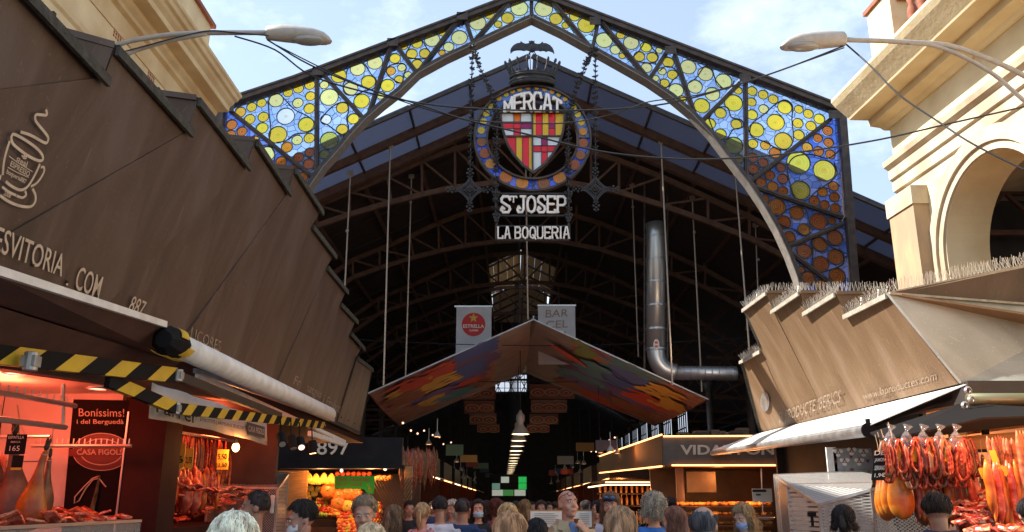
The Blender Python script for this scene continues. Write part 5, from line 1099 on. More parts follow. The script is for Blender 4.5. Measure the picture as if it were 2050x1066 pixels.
for (u, v, w, h, s_, Y, lab) in ((362, 913, 15, 46, '6', 9.6, 'yellow price card reading 6, leftmost of the cards'), (379, 918, 15, 38, '2,75', 9.7, 'yellow price card reading 2,75 beside the leftmost card'), (446, 914, 22, 26, '5,50', 10.6, 'upper yellow price card reading 5,50'), (446, 932, 22, 16, '3,50', 10.55, 'lower yellow price card reading 3,50')):
    p = PY(u, v, Y); k_ = Y/1700; o = empty('price_card', p, lab, 'price card', 'yellow price cards in the sausage stall'); b = MB(); b.box(p, (w*k_, .008, h*k_)); b.build('card', M['tagy'], o); text('numerals', s_, p+Vector((-w*k_*.4, -.006, -h*k_*.3)), (w*k_*.8, 0, 0), (0, 0, min(h*k_*.6, .08)), M['ink'], o, .02)
o = empty('bulb_lamp', PY(472, 896, 10.6), 'bare glowing bulb hanging at the right end of the sausage stall', 'lamp'); b = MB(); b.ell(PY(472, 896, 10.6), (.045, .045, .055), 12, 8); b.build('bulb', M['bulb'], o, smooth=True); b = MB(); b.cyl(PY(472, 886, 10.6), PY(472, 860, 10.6), .012, 6); b.lathe(PY(472, 889, 10.6), [(.025, -.01), (.025, .05)], 10); b.build('socket', M['black'], o)
light('bulb_light', PY(472, 902, 10.45), (1, .36, .10), 7, .05)
# ---- awnings of the left kiosk
AX = -2.78
aw = empty('retracted_awning', PX(500, 760, AX), 'long white awning cassette with one end wrapped in yellow and black tape', 'awning')
a0, a1 = PX(352, 690, AX), PX(664, 832, AX)
b = MB(); b.tube([a0, a0.lerp(a1, .97), a1], [.105, .105, .03], 20); b.build('cassette', M['white'], aw, smooth=True)
dv = (a1-a0).normalized()
b = MB(); b.tube([a0-dv*.26, a0-dv*.2, a0-dv*.02, a0+dv*.05], [.07, .12, .125, .112], 9); b.build('tape_wrap', M['black'], aw)
for (t0, t1, a_, w_) in ((-.2, -.02, 1.9, 1.1), (-.2, -.05, .2, 1.0), (-.26, -.12, 3.9, .9), (-.1, .03, 5.3, .7), (-.17, -.06, 3.0, .8), (-.12, .03, 4.3, .7)):
    b = MB(); s_, u_ = frame_of(dv)
    for i in range(7):
        a = a_+w_*i/6; d_ = s_*math.cos(a)+u_*math.sin(a); sh = .08*i/6; b.v += [tuple(a0+dv*(t0+sh)+d_*.128), tuple(a0+dv*(t1+sh)+d_*.131)]
    b.f = [(2*i, 2*i+1, 2*i+3, 2*i+2) for i in range(6)]; b.mi = [0]*6; b.build('yellow_tape', M['hyellow'], aw, solid=.003)
# near awning, let out a little: brown cloth seen from below with a white front bar
n0, n1 = PX(-60, 525, -2.72), PX(330, 650, -2.8); m0, m1 = PX(-60, 590, -3.12), PX(358, 722, -3.12)
ab = empty('brown_awning', n0, 'brown awning cloth with thin white front bar under the coffee cup visor', 'awning')
b = MB(); b.poly([n0, n1, m1, m0]); b.build('cloth', M['awnbrown'], ab, solid=.01); b = MB(); b.bar(n0, n1, .04, .05); b.build('front_bar', M['white'], ab)
b = MB(); b.poly([m0+Vector((0, 0, -.02)), m1+Vector((0, 0, -.02)), m1+Vector((-.35, 0, -.28)), m0+Vector((-.35, 0, -.28))]); b.build('valance', M['awnbrown'], ab, solid=.01)
b = MB(); b.bar(m0+Vector((-.4, 0, -.25)), PX(480, 790, -3.5), .16, .2); b.build('roller_box', M['dark'], ab)
rails_ = [((390, 742), (668, 842), -2.98, .035), ((395, 752), (690, 885), -3.05, .045), ((620, 868), (688, 890), -2.95, .06)]
for i, (a, c, X, w) in enumerate(rails_):
    b = MB(); b.bar(PX(*a, X), PX(*c, X), w, w*1.2); b.build('guide_rail', M['white'] if i != 0 else M['greymetal'], aw)
def hazard_arm(label, P, w, h, knuck=()):
    o = empty('awning_arm', P[0], label, 'awning arm', 'folding awning arms taped in black and yellow')
    for a, c in zip(P, P[1:]):
        d = (c-a); ln = d.length; d.normalize(); s_ = Vector((0, 0, 1)).cross(d).normalized(); up = d.cross(s_).normalized()
        b = MB(); b.bar(a, c, w, h, up=up); b.build('arm_bar', M['black'], o)
        k = int(ln/.42)
        b = MB(); sk = h*1.5
        for i in range(k):
            t = ln*(i+.2)/k; t2 = t+ln/k*.46
            for sd_ in (-1, 1):
                off = s_*sd_*(w/2+.002); q = [a+d*t+off-up*h/2, a+d*t2+off-up*h/2, a+d*min(t2+sk, ln)+off+up*h/2, a+d*min(t+sk, ln)+off+up*h/2]; b.poly(q)
            b.poly([a+d*t-up*(h/2+.002)-s_*w/2, a+d*t2-up*(h/2+.002)-s_*w/2, a+d*t2-up*(h/2+.002)+s_*w/2, a+d*t-up*(h/2+.002)+s_*w/2])
        b.build('yellow_stripes', M['hyellow'], o)
    for p, s2 in knuck: b = MB(); b.cyl(p-Vector((0, 0, s2)), p+Vector((0, 0, s2)), s2*.75, 14); b.box(p, (s2*1.6, s2*1.3, s2*1.2)); b.build('joint', M['greymetal'], o, bevel=.004)
    return o
A0, A1 = PX(-40, 706, -3.28), PX(350, 752, -2.86)
hazard_arm('upper awning arm with black and yellow stripes running to a grey joint', [A0, A1], .05, .125, [(PX(62, 724, -3.1), .06), (A1+Vector((.03, 0, -.0)), .05)])
E0, E1, E2 = PX(215, 762, -3.05), PX(352, 818, -2.92), PX(648, 852, -2.88)
hazard_arm('lower striped awning arm bent at a black elbow below the white cassette', [E0, E1, E2], .045, .10, [(E1, .05), (E2, .03)])
b = MB(); b.bar(A1+Vector((0, 0, .0)), PX(560, 833, -2.95), .06, .08); b.build('guide_rail', M['dark'], aw)
bn = empty('canvas_banner', PX(420, 830, -3.3), 'off-white canvas banner with CASA FIGOLS box hanging over the sausage stall', 'banner')
BX = -3.3
q_ = lambda u, v, o=0: PX(u, v, BX+o)
b = MB(); n = 14
for i in range(n+1):
    t = i/n; u = 302+235*t; tv = 766+t*74; bv = 838+t*54-6*math.sin(t*math.pi)*.6
    for v in (tv, (tv+bv)/2, bv): p = q_(u, v); b.v.append((p.x+.025*math.sin(t*19+v*.02), p.y, p.z))
for i in range(n):
    for j in range(2): b.f.append((i*3+j, (i+1)*3+j, (i+1)*3+j+1, i*3+j+1)); b.mi.append(0)
b.build('canvas', M['cloth'], bn, smooth=True, solid=.006)
def bl_(u, v): return q_(u, v, .045)
text4('lettering', 'Farrer', bl_(312, 826), bl_(394, 850), bl_(312, 796), M['ink'], bn, .01); text4('lettering', 'EMBOTITS | ARTESANS SELECTES', bl_(400, 845), bl_(488, 862), bl_(400, 836), M['ink'], bn)
b = MB(); b.poly([bl_(494, 869), bl_(530, 878), bl_(530, 855), bl_(494, 845)]); b.build('grey_box', pm('grey_print', (.12, .12, .12), .7), bn); q_2 = lambda u, v: q_(u, v, .052)
text4('lettering', 'CASA FIGOLS', q_2(497, 864), q_2(528, 871), q_2(497, 852), M['cloth'], bn, .01)
for i, (u, v, Y) in enumerate([(562, 872, 10.5), (583, 874, 11), (600, 880, 11.2), (625, 882, 11.6)]):
    p = PY(u, v, Y); o = empty('spotlight', p, ['first black spotlight under the awning end, facing down and barely lit', 'second black spotlight under the awning end', 'third black spotlight under the awning end', 'fourth black spotlight with glowing lens nearest the fruit stall'][i], 'spotlight', 'black spotlights under the left awning'); d = Vector((.35+random.uniform(-.4, .3), -.5+random.uniform(-.4, .6), -.8)).normalized()
    b = MB(); b.cyl(p, p+d*.17, .055, 14); b.bar(p-Vector((0, 0, 0)), p+Vector((-.02, 0, .22)), .015); b.build('housing', M['black'], o); b = MB(); b.cyl(p+d*.165, p+d*.175, .040, 14); b.build('lens', M['bulb'] if i == 3 else M['down'] if i == 2 else M['clear2'], o)
# ================================================================== PERFORATED METAL SHUTTER BOXES
def face(name, pts, m, par, solid=.006): b = MB(); b.poly(pts); return b.build(name, m, par, solid=solid)
cl = empty('shutter_box', PY(500, 1000, 13), 'perforated metal shutter box with sloping lid between the left stall and fruit stand', 'shutter')
def gp(p): return Vector((p.x, p.y, 0))
a, b_, c, d = PY(440, 950, 14.2), PY(577, 950, 14.2), PY(556, 978, 13), PY(418, 975, 13)
face('lid', [a, b_, c, d], M['ribs'], cl); face('front_sheet', [d, c, gp(c), gp(d)], M['perf'], cl); face('side_sheet', [c, b_, gp(b_), gp(c)], M['perf'], cl); face('rear_sheet', [a, b_, gp(b_), gp(a)], M['louv'], cl)
b = MB()
for x, y in ((a, b_), (b_, c), (c, d), (d, a), (c, gp(c)), (b_, gp(b_)), (d, gp(d))): b.bar(x, y, .03)
e = PY(520, 1015, 12.95); b.bar(d+Vector((0, -.01, -.12)), c+Vector((0, -.01, -.12)), .03); b.build('box_frame', M['galv'], cl)
b = MB(); p = PY(545, 1010, 12.9); b.box(p, (.06, .02, .26)); b.build('white_plate', M['white'], cl, bevel=.01)
# a second, taller row behind
a2, b2 = PY(470, 945, 14.9), PY(577, 945, 14.9); face('rear_lid', [a2, b2, b2+Vector((0, .7, .0)), a2+Vector((0, .7, 0))], M['ribs'], cl)
crr = empty('shutter_box', PY(1640, 1000, 11.5), 'folded perforated aluminium shutter with angled faces beside the right meat stall', 'shutter')
P1, P2, P4, P5, P6, P7 = PY(1551, 952, 13), PY(1746, 944, 13), PY(1577, 971, 12), PY(1640, 1011, 11), PY(1744, 981, 10.6), PY(1885, 955, 10.4)
P3 = PY(1746, 968, 11.9)
face('lid', [P1, P2, P3, P4], M['ribs'], crr); face('sloping_sheet', [P4, P3, P6, P5], M['ribs'], crr); face('side_sheet', [P1, P4, gp(P4), gp(P1)], M['perf'], crr); face('louvre_sheet', [P4, P5, gp(P5), gp(P4)], M['louv'], crr); face('front_sheet', [P5, P6, gp(P6), gp(P5)], M['perf'], crr); face('front_sheet', [P6, P7, gp(P7), gp(P6)], M['perf'], crr)
b = MB()
for x, y in ((P1, P2), (P1, P4), (P4, P5), (P5, P6), (P6, P7), (P4, P3), (P1, gp(P1)), (P4, gp(P4)), (P5, gp(P5)), (P6, gp(P6))): b.bar(x, y, .035)
b.build('box_frame', M['galv'], crr)
for u in (1625, 1790): p = PY(u, 1030, 10.9); b = MB(); b.box(p, (.1, .04, .05)); b.cyl(p, p+Vector((0, 0, -.14)), .018, 8); b.build('latch', M['black'], crr)
# ================================================================== RIGHT MEAT STALL
rs = empty('meat_stall', (5.8, 9.6, 0), 'meat stall at the far right with honey wood beams and hanging sausages in orange light', 'market stall')
b = MB(); b.bb((5.5, 10.6, 2.9), (9.5, 18, 3.05)); b.build('ceiling', M['woodd'], rs)
b = MB(); b.bb((5.6, 11.6, 0), (9.5, 11.7, 2.9)); b.build('back_wall', M['tilewhite'], rs); b = MB(); b.bb((5.45, 17.9, 0), (9.5, 18, 2.9)); b.bb((5.6, 11.8, 0), (5.7, 17.9, 2.9)); b.build('side_wall', M['dark'], rs)
for (u0, v0, u1, v1, h, Y) in ((1895, 862, 2200, 822, .16, 10.2), (1880, 893, 2200, 866, .16, 10.0)):
    b = MB(); b.bar(PY(u0, v0, Y), PY(u1, v1, Y-.5), .05, h, up=(0, 0, 1)); b.build('wood_beam', M['wood'], rs)
b = MB(); b.bar(PY(1970, 830, 9.9), PY(1975, 895, 9.9), .06); b.bar(PY(1870, 907, 9.8), PY(2100, 897, 9.8), .035); b.bar(PY(1860, 872, 9.7), PY(2100, 838, 9.5), .04); b.build('black_rail', M['black'], rs)
b = MB(); b.bar(PY(1808, 868, 9.6), PY(1895, 867, 9.6), .015, .018); b.build('strip_light', M['led'], rs)
b = MB(); b.bb((4.75, 8.6, 0), (8, 9.6, 1.40)); b.build('counter', M['woodd'], rs); b = MB(); b.bb((5.5, 9.9, 0), (8, 11, 1.45)); b.build('rear_counter', M['maroon'], rs)
for (x, y, z, w) in ((4.6, 8.3, 2.5, 26), (5.5, 8.1, 2.5, 28), (6.2, 10.9, 2.6, 16)): light('stall_lamp', (x, y, z), (1, .27, .05), w)
GH = 'cured hams hanging in the right stall'
Yh = 9.2
make_ham(PY(1783, 888, Yh), 'big glossy orange ham at the left end of the right stall', 'ham', 1.0, .1, 0, GH, hoof=False)
for i, (u, v) in enumerate(((1768, 898), (1761, 903), (1756, 908))): make_ham(PY(u, v, Yh+.15+.12*i), ['orange ham directly behind the big glossy one', 'third orange ham in the overlapping row at the right stall', 'rearmost orange ham of the overlapping row'][i], 'ham', .92, .3, 0, GH, hoof=False)
for i, (u, v, s_, m, lab) in enumerate([(1832, 925, .86, 'hamdark', 'dark ham hanging behind the sausage loops, left of the dark haired man'), (1852, 930, .8, 'hamdark', 'nearly black ham hanging above the head of the hooded man'), (1880, 925, .84, 'hamdark', 'dark ham right of the dark haired man’s head'), (1912, 930, .92, 'meat', 'reddish ham in front of the white wall edge'), (1940, 900, .96, 'meat', 'long red ham hanging alone before the white wall'), (1966, 910, .7, 'hamdark', 'small dark ham at the right side of the white wall')]):
    make_ham(PY(u, v, 9.5), lab, m, s_, random.uniform(-.5, 2), 0, GH, hoof=False)
GS = 'looped red sausages in clear bags at the right stall'
for i in range(6):
    for j in range(6):
        u = 1768+i*30+j*5+random.uniform(-2, 2); loop_sausage(PY(u, 882+random.uniform(-6, 8), 8.9+j*.1), 'long loop of red sausage in the upper bagged row', .34+random.uniform(-.05, .05), .10, .021, 'chorizo' if (i+j) % 4 else 'hamdark', GS)
for i in range(11): loop_sausage(PY(1822+i*10, 938+random.uniform(-3, 3), 9.05+(i % 2)*.1), 'short loop of red sausage in the lower bagged row', .19, .085, .018, 'chorizo' if i % 3 else 'hamdark', 'short sausage loops below the upper row')
for i in range(5):
    c = PY(1785+i*33, 905, 9.02); b = MB(); b.ell(c, (.095, .07, .2), 12, 8, fn=lambda q: q*(1+.08*math.sin(q.x*9+q.z*7))); b.tube([c+Vector((0, 0, .17)), c+Vector((.01, 0, .22)), c+Vector((.03, 0, .27))], [.03, .015, .05], 8)
    tag(b.build('plastic_bag', M['bag'] if 'bag' in M else M.setdefault('bag', glass_mat('clear_bag', (.97, .97, .97), .93, .02)), None, smooth=True), 'clear plastic bag tied round red sausage loops', 'bag', 'plastic bags round the sausages')
for i in range(4): c = PY(1798+i*33, 908, 8.95); b = MB(); b.box(c, (.05, .006, .17), Matrix.Rotation(R(12), 3, 'Y')); tag(b.build('price_card', M['tagy'], None), 'narrow yellow price card between the hanging sausages of the right stall', 'price card', 'narrow yellow cards at the right stall')
cbd = empty('chalk_board', PY(1760, 930, 8.9), 'narrow black chalk board with hand-written orange words beside the orange hams', 'price board')
b = MB(); b.prism([PY(1750, 903, 8.88), PY(1777, 903, 8.88), PY(1771, 962, 8.88), PY(1745, 962, 8.88)], (0, .012, 0)); b.build('board', M['black'], cbd)
for s_, v in (('DE', 912), ('JAMON', 927), ('SERRANO', 942), ('1,9€', 957)): text4('lettering', s_, PY(1750, v, 8.87), PY(1771, v-1, 8.87), PY(1751, v-9, 8.87), M['tagw'], cbd, .01)
for i in range(12):
    u = 1975+i*4.6; m = ['fat', 'fat', 'ham', 'meat'][i % 4]; sausage(PY(u, 945+random.uniform(-8, 8), 8.9+random.uniform(-.2, .3)), 'long orange slab of bacon hanging at the right end of the stall', random.uniform(.42, .6), random.uniform(.022, .04), m, 'long orange bacon slabs at the right', 'cured meat', name='bacon_side')
for i in range(10): sausage(PY(1975+i*5.5, 876+random.uniform(-5, 5), 8.8+random.uniform(0, .3)), 'thick sausage in brown netting at the upper right', .34, .026, 'fuet', 'netted sausages at the upper right', name='netted_sausage')
for i in range(5): sausage(PY(2034+i*7, 862+random.uniform(-5, 5), 8.6), 'speckled pink salami at the right edge of the picture', .62, .034, 'fuet', 'pink salamis at the right edge', 'salami', name='salami')
for (u, v, w, h) in ((1990, 914, 12, 24), (1966, 948, 8, 20), (1978, 950, 8, 20), (1990, 950, 9, 20), (2008, 944, 20, 18)): c = PY(u, v, 8.7); b = MB(); b.box(c, (w*.0051, .006, h*.0051), Matrix.Rotation(R(-12), 3, 'Y')); tag(b.build('price_card', M['tagy'], None), 'pale yellow price card pinned among the bacon slabs', 'price card', 'pale cards among the bacon slabs')
for i in range(26):
    for j in range(5):
        o = copy_tree(PK); o['label'] = 'red pack of cured meat heaped on the right stall counter'; o['group'] = 'packs of cured meat heaped on the right counter'; o.location = (4.48+i*.05+random.uniform(-.03, .03), 8.65+j*.2+random.uniform(-.05, .05), 1.40+j*.085+random.uniform(0, .05)); o.rotation_euler = (random.uniform(.2, .9), random.uniform(-.4, .4), random.uniform(-1.5, 1.5))
# awnings of the right kiosk
wa = empty('white_awning', PX(1500, 880, 4.6), 'sunlit white awning with grey metal front bar jutting into the alley on the right', 'awning')
FL, FR = PZ(1424, 908, 2.78), PZ(1738, 862, 2.62)
RL_, RR_ = PX(1515, 870, 5.36), PX(1935, 771, 5.44)
FL = Vector((FL.x, FL.y, FL.z))
b = MB(); b.poly([FL+Vector((0, 0, .05)), FR+Vector((0, 0, .05)), RR_, RL_]); b.build('cloth', M['white'], wa, solid=.012)
b = MB(); b.tube([FL, FR], [.055, .085], 16, flat=1.0); b.build('front_bar', M['galv'], wa, smooth=False); dd = (FR-FL).normalized()
b = MB(); b.cyl(FR, FR+dd*.03, .10, 16); b.box(FR+Vector((0, -.02, .1)), (.05, .04, .1)); b.build('end_cap', M['black'], wa)
for t in (.1, .55, .97): p = FL.lerp(FR, t); q2 = RL_.lerp(RR_, t); b = MB(); b.bar(p, p.lerp(q2, .5)+Vector((0, .5, -.06)), .04, .05); b.bar(p.lerp(q2, .5)+Vector((0, .5, -.06)), q2+Vector((0, 0, -.1)), .04, .05); b.build('folding_arm', M['black'], wa)
b = MB(); b.bar(RL_+Vector((.05, 0, -.12)), RR_+Vector((.05, 0, -.12)), .16, .18); b.build('roller_box', M['dark'], wa)
ga = empty('grey_awning', PY(2000, 800, 10), 'rolled grey-green awning with black underside on the front of the right kiosk', 'awning')
g0, g1_ = PY(1938, 800, 10.1), PY(2200, 800, 10.1); b = MB(); b.tube([g0, g1_], .075, 16); b.build('cassette', pm('olive_grey_roll', (.16, .16, .09), .4, .4), ga, smooth=True)
b = MB(); b.bar(PY(1930, 778, 10.3), PY(2200, 778, 10.3), .2, .16); b.build('roller_box', M['dark'], ga); 
b = MB(); b.poly([PY(1742, 866, 9.9), PY(1932, 806, 10.25), PY(2200, 822, 10.25), PY(2200, 829, 9.0), PY(1968, 836, 9.0), PY(1770, 882, 9.2)]); b.build('black_underside', M['black'], ga, solid=.02)
for (u, v) in ((1938, 782), (1945, 800), (1932, 812)): b = MB(); b.lathe(PY(u, v, 9.95), [(.03, -.02), (.05, 0), (.03, .02)], 10, axis='y'); b.build('crank_eye', M['galv'], ga)
# mosaic panel and small sign behind the shutter
mo = empty('patterned_panel', PY(1705, 922, 13), 'grey panel patterned with white and dark red triangles above the right shutter', 'panel')
b = MB(); b.bb(PY(1672, 946, 13), PY(1744, 898, 13)+Vector((0, .03, 0))); b.build('panel', pm('terrazzo_grey', (.30, .31, .34), .6, 0, (.22, .23, .26), 12), mo)
b = MB(); b.bb(PY(1664, 960, 13.0)+Vector((-.03, 0, 0)), PY(1671, 896, 13.04)); b.build('frame', M['white'], mo)
def tri(u, v, r, m, up=1, Y=12.985): b = MB(); b.poly([PY(u+r*math.sin(2*math.pi*i/3), v-up*r*math.cos(2*math.pi*i/3), Y) for i in range(3)]); b.build('motif', m, mo)
M['dred'] = pm('dark_red_motif', (.16, .03, .03), .6)
for (u, v) in ((1678, 906), (1705, 903), (1729, 906), (1691, 924), (1720, 924)):
    for a in (90, 210, 330): q = PY(u+6*math.cos(R(a)), v+5*math.sin(R(a)), 12.985); b = MB(); b.ell(q, (.035, .004, .03), 10, 6); b.build('motif', M['white'], mo)
    tri(u, v, 6, M['dred'], 1, 12.975); tri(u, v+.5, 2.6, M['white'], 1, 12.97)
for (u, v) in ((1704, 915), (1673, 924), (1737, 923), (1706, 941)): tri(u, v, 5, M['dred'], -1)
sgn = empty('small_sign', PY(1632, 912, 19), 'brown box sign with orange letters TR beside the taupe fascia', 'sign'); b = MB(); b.bb(PY(1606, 928, 19), PY(1660, 900, 19.1)); b.build('box', M['woodd'], sgn); text4('lettering', 'TR', PY(1616, 918, 18.98), PY(1650, 918, 18.98), PY(1616, 904, 18.98), pm('orange_letter', (.5, .12, .04), .5), sgn, .02)
# ================================================================== FRUIT STAND (left, Y = 20)
YS = 20.0
fs = empty('fruit_stall', PY(680, 1000, YS), 'fruit stall with black 1897 fascia, lit orange, heaped with melons and pumpkins', 'market stall')
S = lambda u, v, dy=0: PY(u, v, YS+dy)
b = MB(); b.bb(S(490, 938), S(806, 876)+Vector((0, .15, 0))); b.bb(S(490, 938)+Vector((0, .16, 0)), S(806, 930)+Vector((0, 4, 0))); b.build('fascia', M['fascia'], fs)
text4('year_lettering', '1897', S(620, 911, -.02), S(700, 911, -.02), S(620, 882, -.02), M['letter'], fs, .01)
b = MB(); b.bb((S(490, 940).x, YS+4, 0), (S(806, 940).x, YS+4.1, 3)); b.build('back_wall', M['woodd'], fs); b = MB(); b.bar(S(560, 938, .2), S(790, 938, .2), .03); b.build('rail', M['steel'], fs)
b = MB(); b.bb((S(540, 940).x, YS+.3, 0), (S(610, 940).x, YS+.4, 2.4)); b.build('side_panel', M['wood'], fs)
# stepped display
steps = []
for i in range(7):
    y = YS+.2+i*.3; z = .95+i*.17; b = MB(); b.bb((S(560, 940).x, y, 0), (S(800, 940).x, y+.29, z)); b.build('display_step', M['woodd'], fs)
def fr_mat(n, c1, c2, r=.35): M[n] = rampmat(n+'_skin', [(.3, c1), (.7, c2)], r, 5, detail=3)
fr_mat('orange', (.75, .22, .02), (.85, .34, .03)); fr_mat('apple', (.34, .015, .012), (.62, .10, .03)); fr_mat('lime', (.25, .42, .04), (.42, .5, .08)); fr_mat('melon', (.80, .50, .05), (.88, .62, .14)); fr_mat('pumpkin', (.62, .16, .03), (.75, .27, .05)); fr_mat('banana', (.80, .52, .05), (.9, .66, .1)); fr_mat('peach', (.82, .40, .10), (.75, .14, .05))
def fruit(name, mat, r, lab, cat, grp):
    b = MB(); b.ell((0, 0, 0), (r, r, r*.93), 12, 8); o = b.build(name, M[mat], None, smooth=True, loc=(0, 0, 0)); WL[o.name] = Vector(); return tag(o, lab, cat, grp)
protos = {}
def put(kind, u, v, Y, r):
    if kind not in protos:
        lab = dict(orange='round orange fruit in the lit heap of the fruit stall', apple='shiny red apple in the lit heap of the fruit stall', lime='green apple at the lower left of the fruit heap', melon='yellow melon stacked under the bananas', peach='yellow and red peach in the lower rows of the fruit heap')[kind]
        protos[kind] = [fruit(kind, kind, 1, lab, kind, kind+'s piled on the fruit stall'), False]
    o, used = protos[kind]
    if used: o = copy_tree(o)
    protos[kind][1] = True; o.location = PY(u, v, Y); o.scale = (r, r, r); o.rotation_euler = (random.uniform(0, 6), random.uniform(0, 6), 0)
Zf = lambda x, y: (540+x/4.717, 840+y/4.717)
for x, y in ((325, 655), (390, 655), (460, 660), (285, 700), (350, 700), (420, 705), (300, 745), (365, 745)): u, v = Zf(x, y); put('melon', u, v, YS+1.6, .085)
for i in range(9): u, v = Zf(455+i*22, 755); put('orange', u, v, YS+1.2, .045)
for row in range(11):
    for i in range(26):
        x = 440+i*24+(row % 2)*12; y = 790+row*27
        if x < 640 and y > 900 and (x+y) % 3 == 0: continue
        if 590 < x < 760 and y < 860: continue
        kind = 'lime' if x < 560 and 890 < y < 990 else random.choice(['lime', 'melon', 'peach']) if random.random() < .16 else 'apple' if (x < 600 and y < 890) or (x > 650 and y < 930) else random.choice(['peach', 'orange', 'apple'])
        u, v = Zf(x+random.uniform(-4, 4), y+random.uniform(-4, 4)); put(kind, u, v, YS+.95-row*.07, random.uniform(.036, .056))
def pumpkin(u, v, Y, r, lab, mat='pumpkin'):
    c = PY(u, v, Y); o = empty('pumpkin', c, lab, 'pumpkin', 'pumpkins on the fruit stall'); b = MB(); n, m_ = 40, 10
    for j in range(m_+1):
        t = math.pi*j/m_
        for k in range(n): a = 2*math.pi*k/n; rr = r*(1-.10*abs(math.cos(a*5))**.6*1.0)*math.sin(t)**.8 if 0 < j < m_ else .001; b.v.append(tuple(c+Vector((rr*math.cos(a), -.62*r*math.cos(t)*(1), rr*math.sin(a)))))
    for j in range(m_):
        for k in range(n): b.f.append((j*n+k, (j+1)*n+k, (j+1)*n+(k+1) % n, j*n+(k+1) % n)); b.mi.append(0)
    b.build('shell', M[mat], o, smooth=True); b = MB(); b.tube([c+Vector((0, -.5*r, 0)), c+Vector((.02, -.85*r, .02))], [.03, .018], 6); b.build('stem', M['lime'], o)
for x, y, r, lab, m in ((555, 670, .21, 'dull orange pumpkin right of the yellow melons', 'pumpkin'), (660, 720, .17, 'pumpkin under the left end of the green sign', 'pumpkin'), (745, 700, .19, 'pumpkin under the middle of the green sign', 'pumpkin'), (815, 705, .16, 'pumpkin under the right end of the green sign', 'pumpkin'), (650, 790, .2, 'large orange pumpkin left of the yellow one', 'pumpkin'), (735, 815, .165, 'bright yellow pumpkin in the middle of the fruit heap', 'melon'), (620, 860, .14, 'small orange pumpkin below the large one', 'pumpkin')):
    u, v = Zf(x, y); pumpkin(u, v, YS+.75, r, lab, m)
def bananas(u, v, lab, n=8):
    c = S(u, v, .6); o = empty('banana_bunch', c, lab, 'banana bunch', 'banana bunches hanging in the fruit stall')
    for i in range(n):
        a = -1.2+2.4*i/(n-1); b = MB(); P = [c+Vector((math.sin(a)*.11*t**.6*(1+t*.1), -.05*math.cos(a)*t*(1.4-t), -.26*t)) for t in (0, .2, .45, .7, .9, 1)]; b.tube(P, [.012, .02, .024, .023, .015, .007], 7); b.build('banana', M['banana'], o, smooth=True)
for i, (x, y) in enumerate(((235, 510), (300, 508), (372, 505), (440, 510), (515, 505), (585, 510))): u, v = Zf(x, y); bananas(u, v, ['leftmost banana bunch by the wooden side panel', 'second banana bunch from the left', 'third banana bunch from the left', 'fourth banana bunch from the left', 'fifth banana bunch from the left', 'banana bunch nearest the green sign'][i])
for i in range(9): u, v = Zf(1000+i*17, 560-(i % 3)*6); put('peach' if i % 2 else 'orange', u, v, YS+.5, .06)
for i in range(7): u, v = Zf(640+i*50, 515); put('apple', u, v, YS+.7, .06)
gs = empty('green_sign', S(708, 966, -.3), 'green speech-bubble sign reading 100% ORGANIC FRUIT JUICE in front of the pumpkins', 'sign')
b = MB(); P = [Zf(*q) for q in ((612, 535), (988, 535), (988, 660), (975, 705), (925, 700), (890, 660), (612, 655))]; b.prism([PY(u, v, YS-.3) for u, v in P], (0, .03, 0)); b.build('board', pm('green_board', (.03, .42, .03), .5), gs)
m_ = pm('dark_red_lettering', (.32, .06, .02), .6)
for s_, (x0, y0, x1, y1) in (('100% ORGANIC', (640, 588, 950, 555)), ('FRUIT JUICE', (630, 640, 870, 605))): text4('lettering', s_, PY(*Zf(x0, y0), YS-.31), PY(*Zf(x1, y0), YS-.31), PY(*Zf(x0, y1), YS-.31), m_, gs, .015)
text4('lettering', 'ONLY', PY(*Zf(915, 615), YS-.31), PY(*Zf(945, 690), YS-.31), PY(*Zf(940, 605), YS-.31), M['tagy'], gs)
for (u, v, y, w) in ((640, 950, .1, 22), (740, 948, .1, 22), (690, 1020, -.8, 7)): light('stall_lamp', S(u, v, y), (1, .40, .13), w)
for (x, y) in ((678, 484), (1090, 470)): u, v = Zf(x, y); o = empty('bulb_lamp', S(u, v, .3), 'small glowing bulb under the black fascia '+('above the green sign' if x < 800 else 'near the right end'), 'lamp'); b = MB(); b.ell(S(u, v, .3), .035, 10, 6); b.build('bulb', M['bulbw'], o); b = MB(); b.cyl(S(u, v, .3)+Vector((0, 0, .03)), S(u, v, .3)+Vector((0, 0, .12)), .015, 6); b.build('socket', M['black'], o)
# patterned lattice, wooden post and dried strings at the corner
lt = empty('lattice_screen', S(790, 990, .2), 'dark diamond lattice screen at the right end of the fruit stall', 'screen'); b = MB()
for i in range(9):
    for sg in (-1, 1): x = S(770+i*6, 1000, .3).x; b.bar((x-sg*.35, YS+.3+.01*sg, 1.0), (x+sg*.35, YS+.3+.01*sg, 2.25), .02)
b.build('lattice', M['woodd'], lt)
b = MB(); b.bb((S(811, 900, .4).x, YS+.4, 0), (S(826, 900, .4).x, YS+.58, 2.5)); tag(b.build('wooden_post', M['wood'], None, bevel=.01), 'pale wooden post at the right corner of the fruit stall', 'post')
gd = 'strings of dried peppers and garlic hanging beside the fruit stall'
for i in range(26):
    t = i/25; u = 802+t*72; Y = 20.3+t*5; sausage(PY(u, 897+random.uniform(-4, 8), Y), 'dark string of dried peppers and garlic hanging by the wooden post', random.uniform(.5, 1.1), .035, random.choice(['hamdark', 'chorizo', 'fuet', 'hamdark']), gd, 'dried string', name='dried_string')
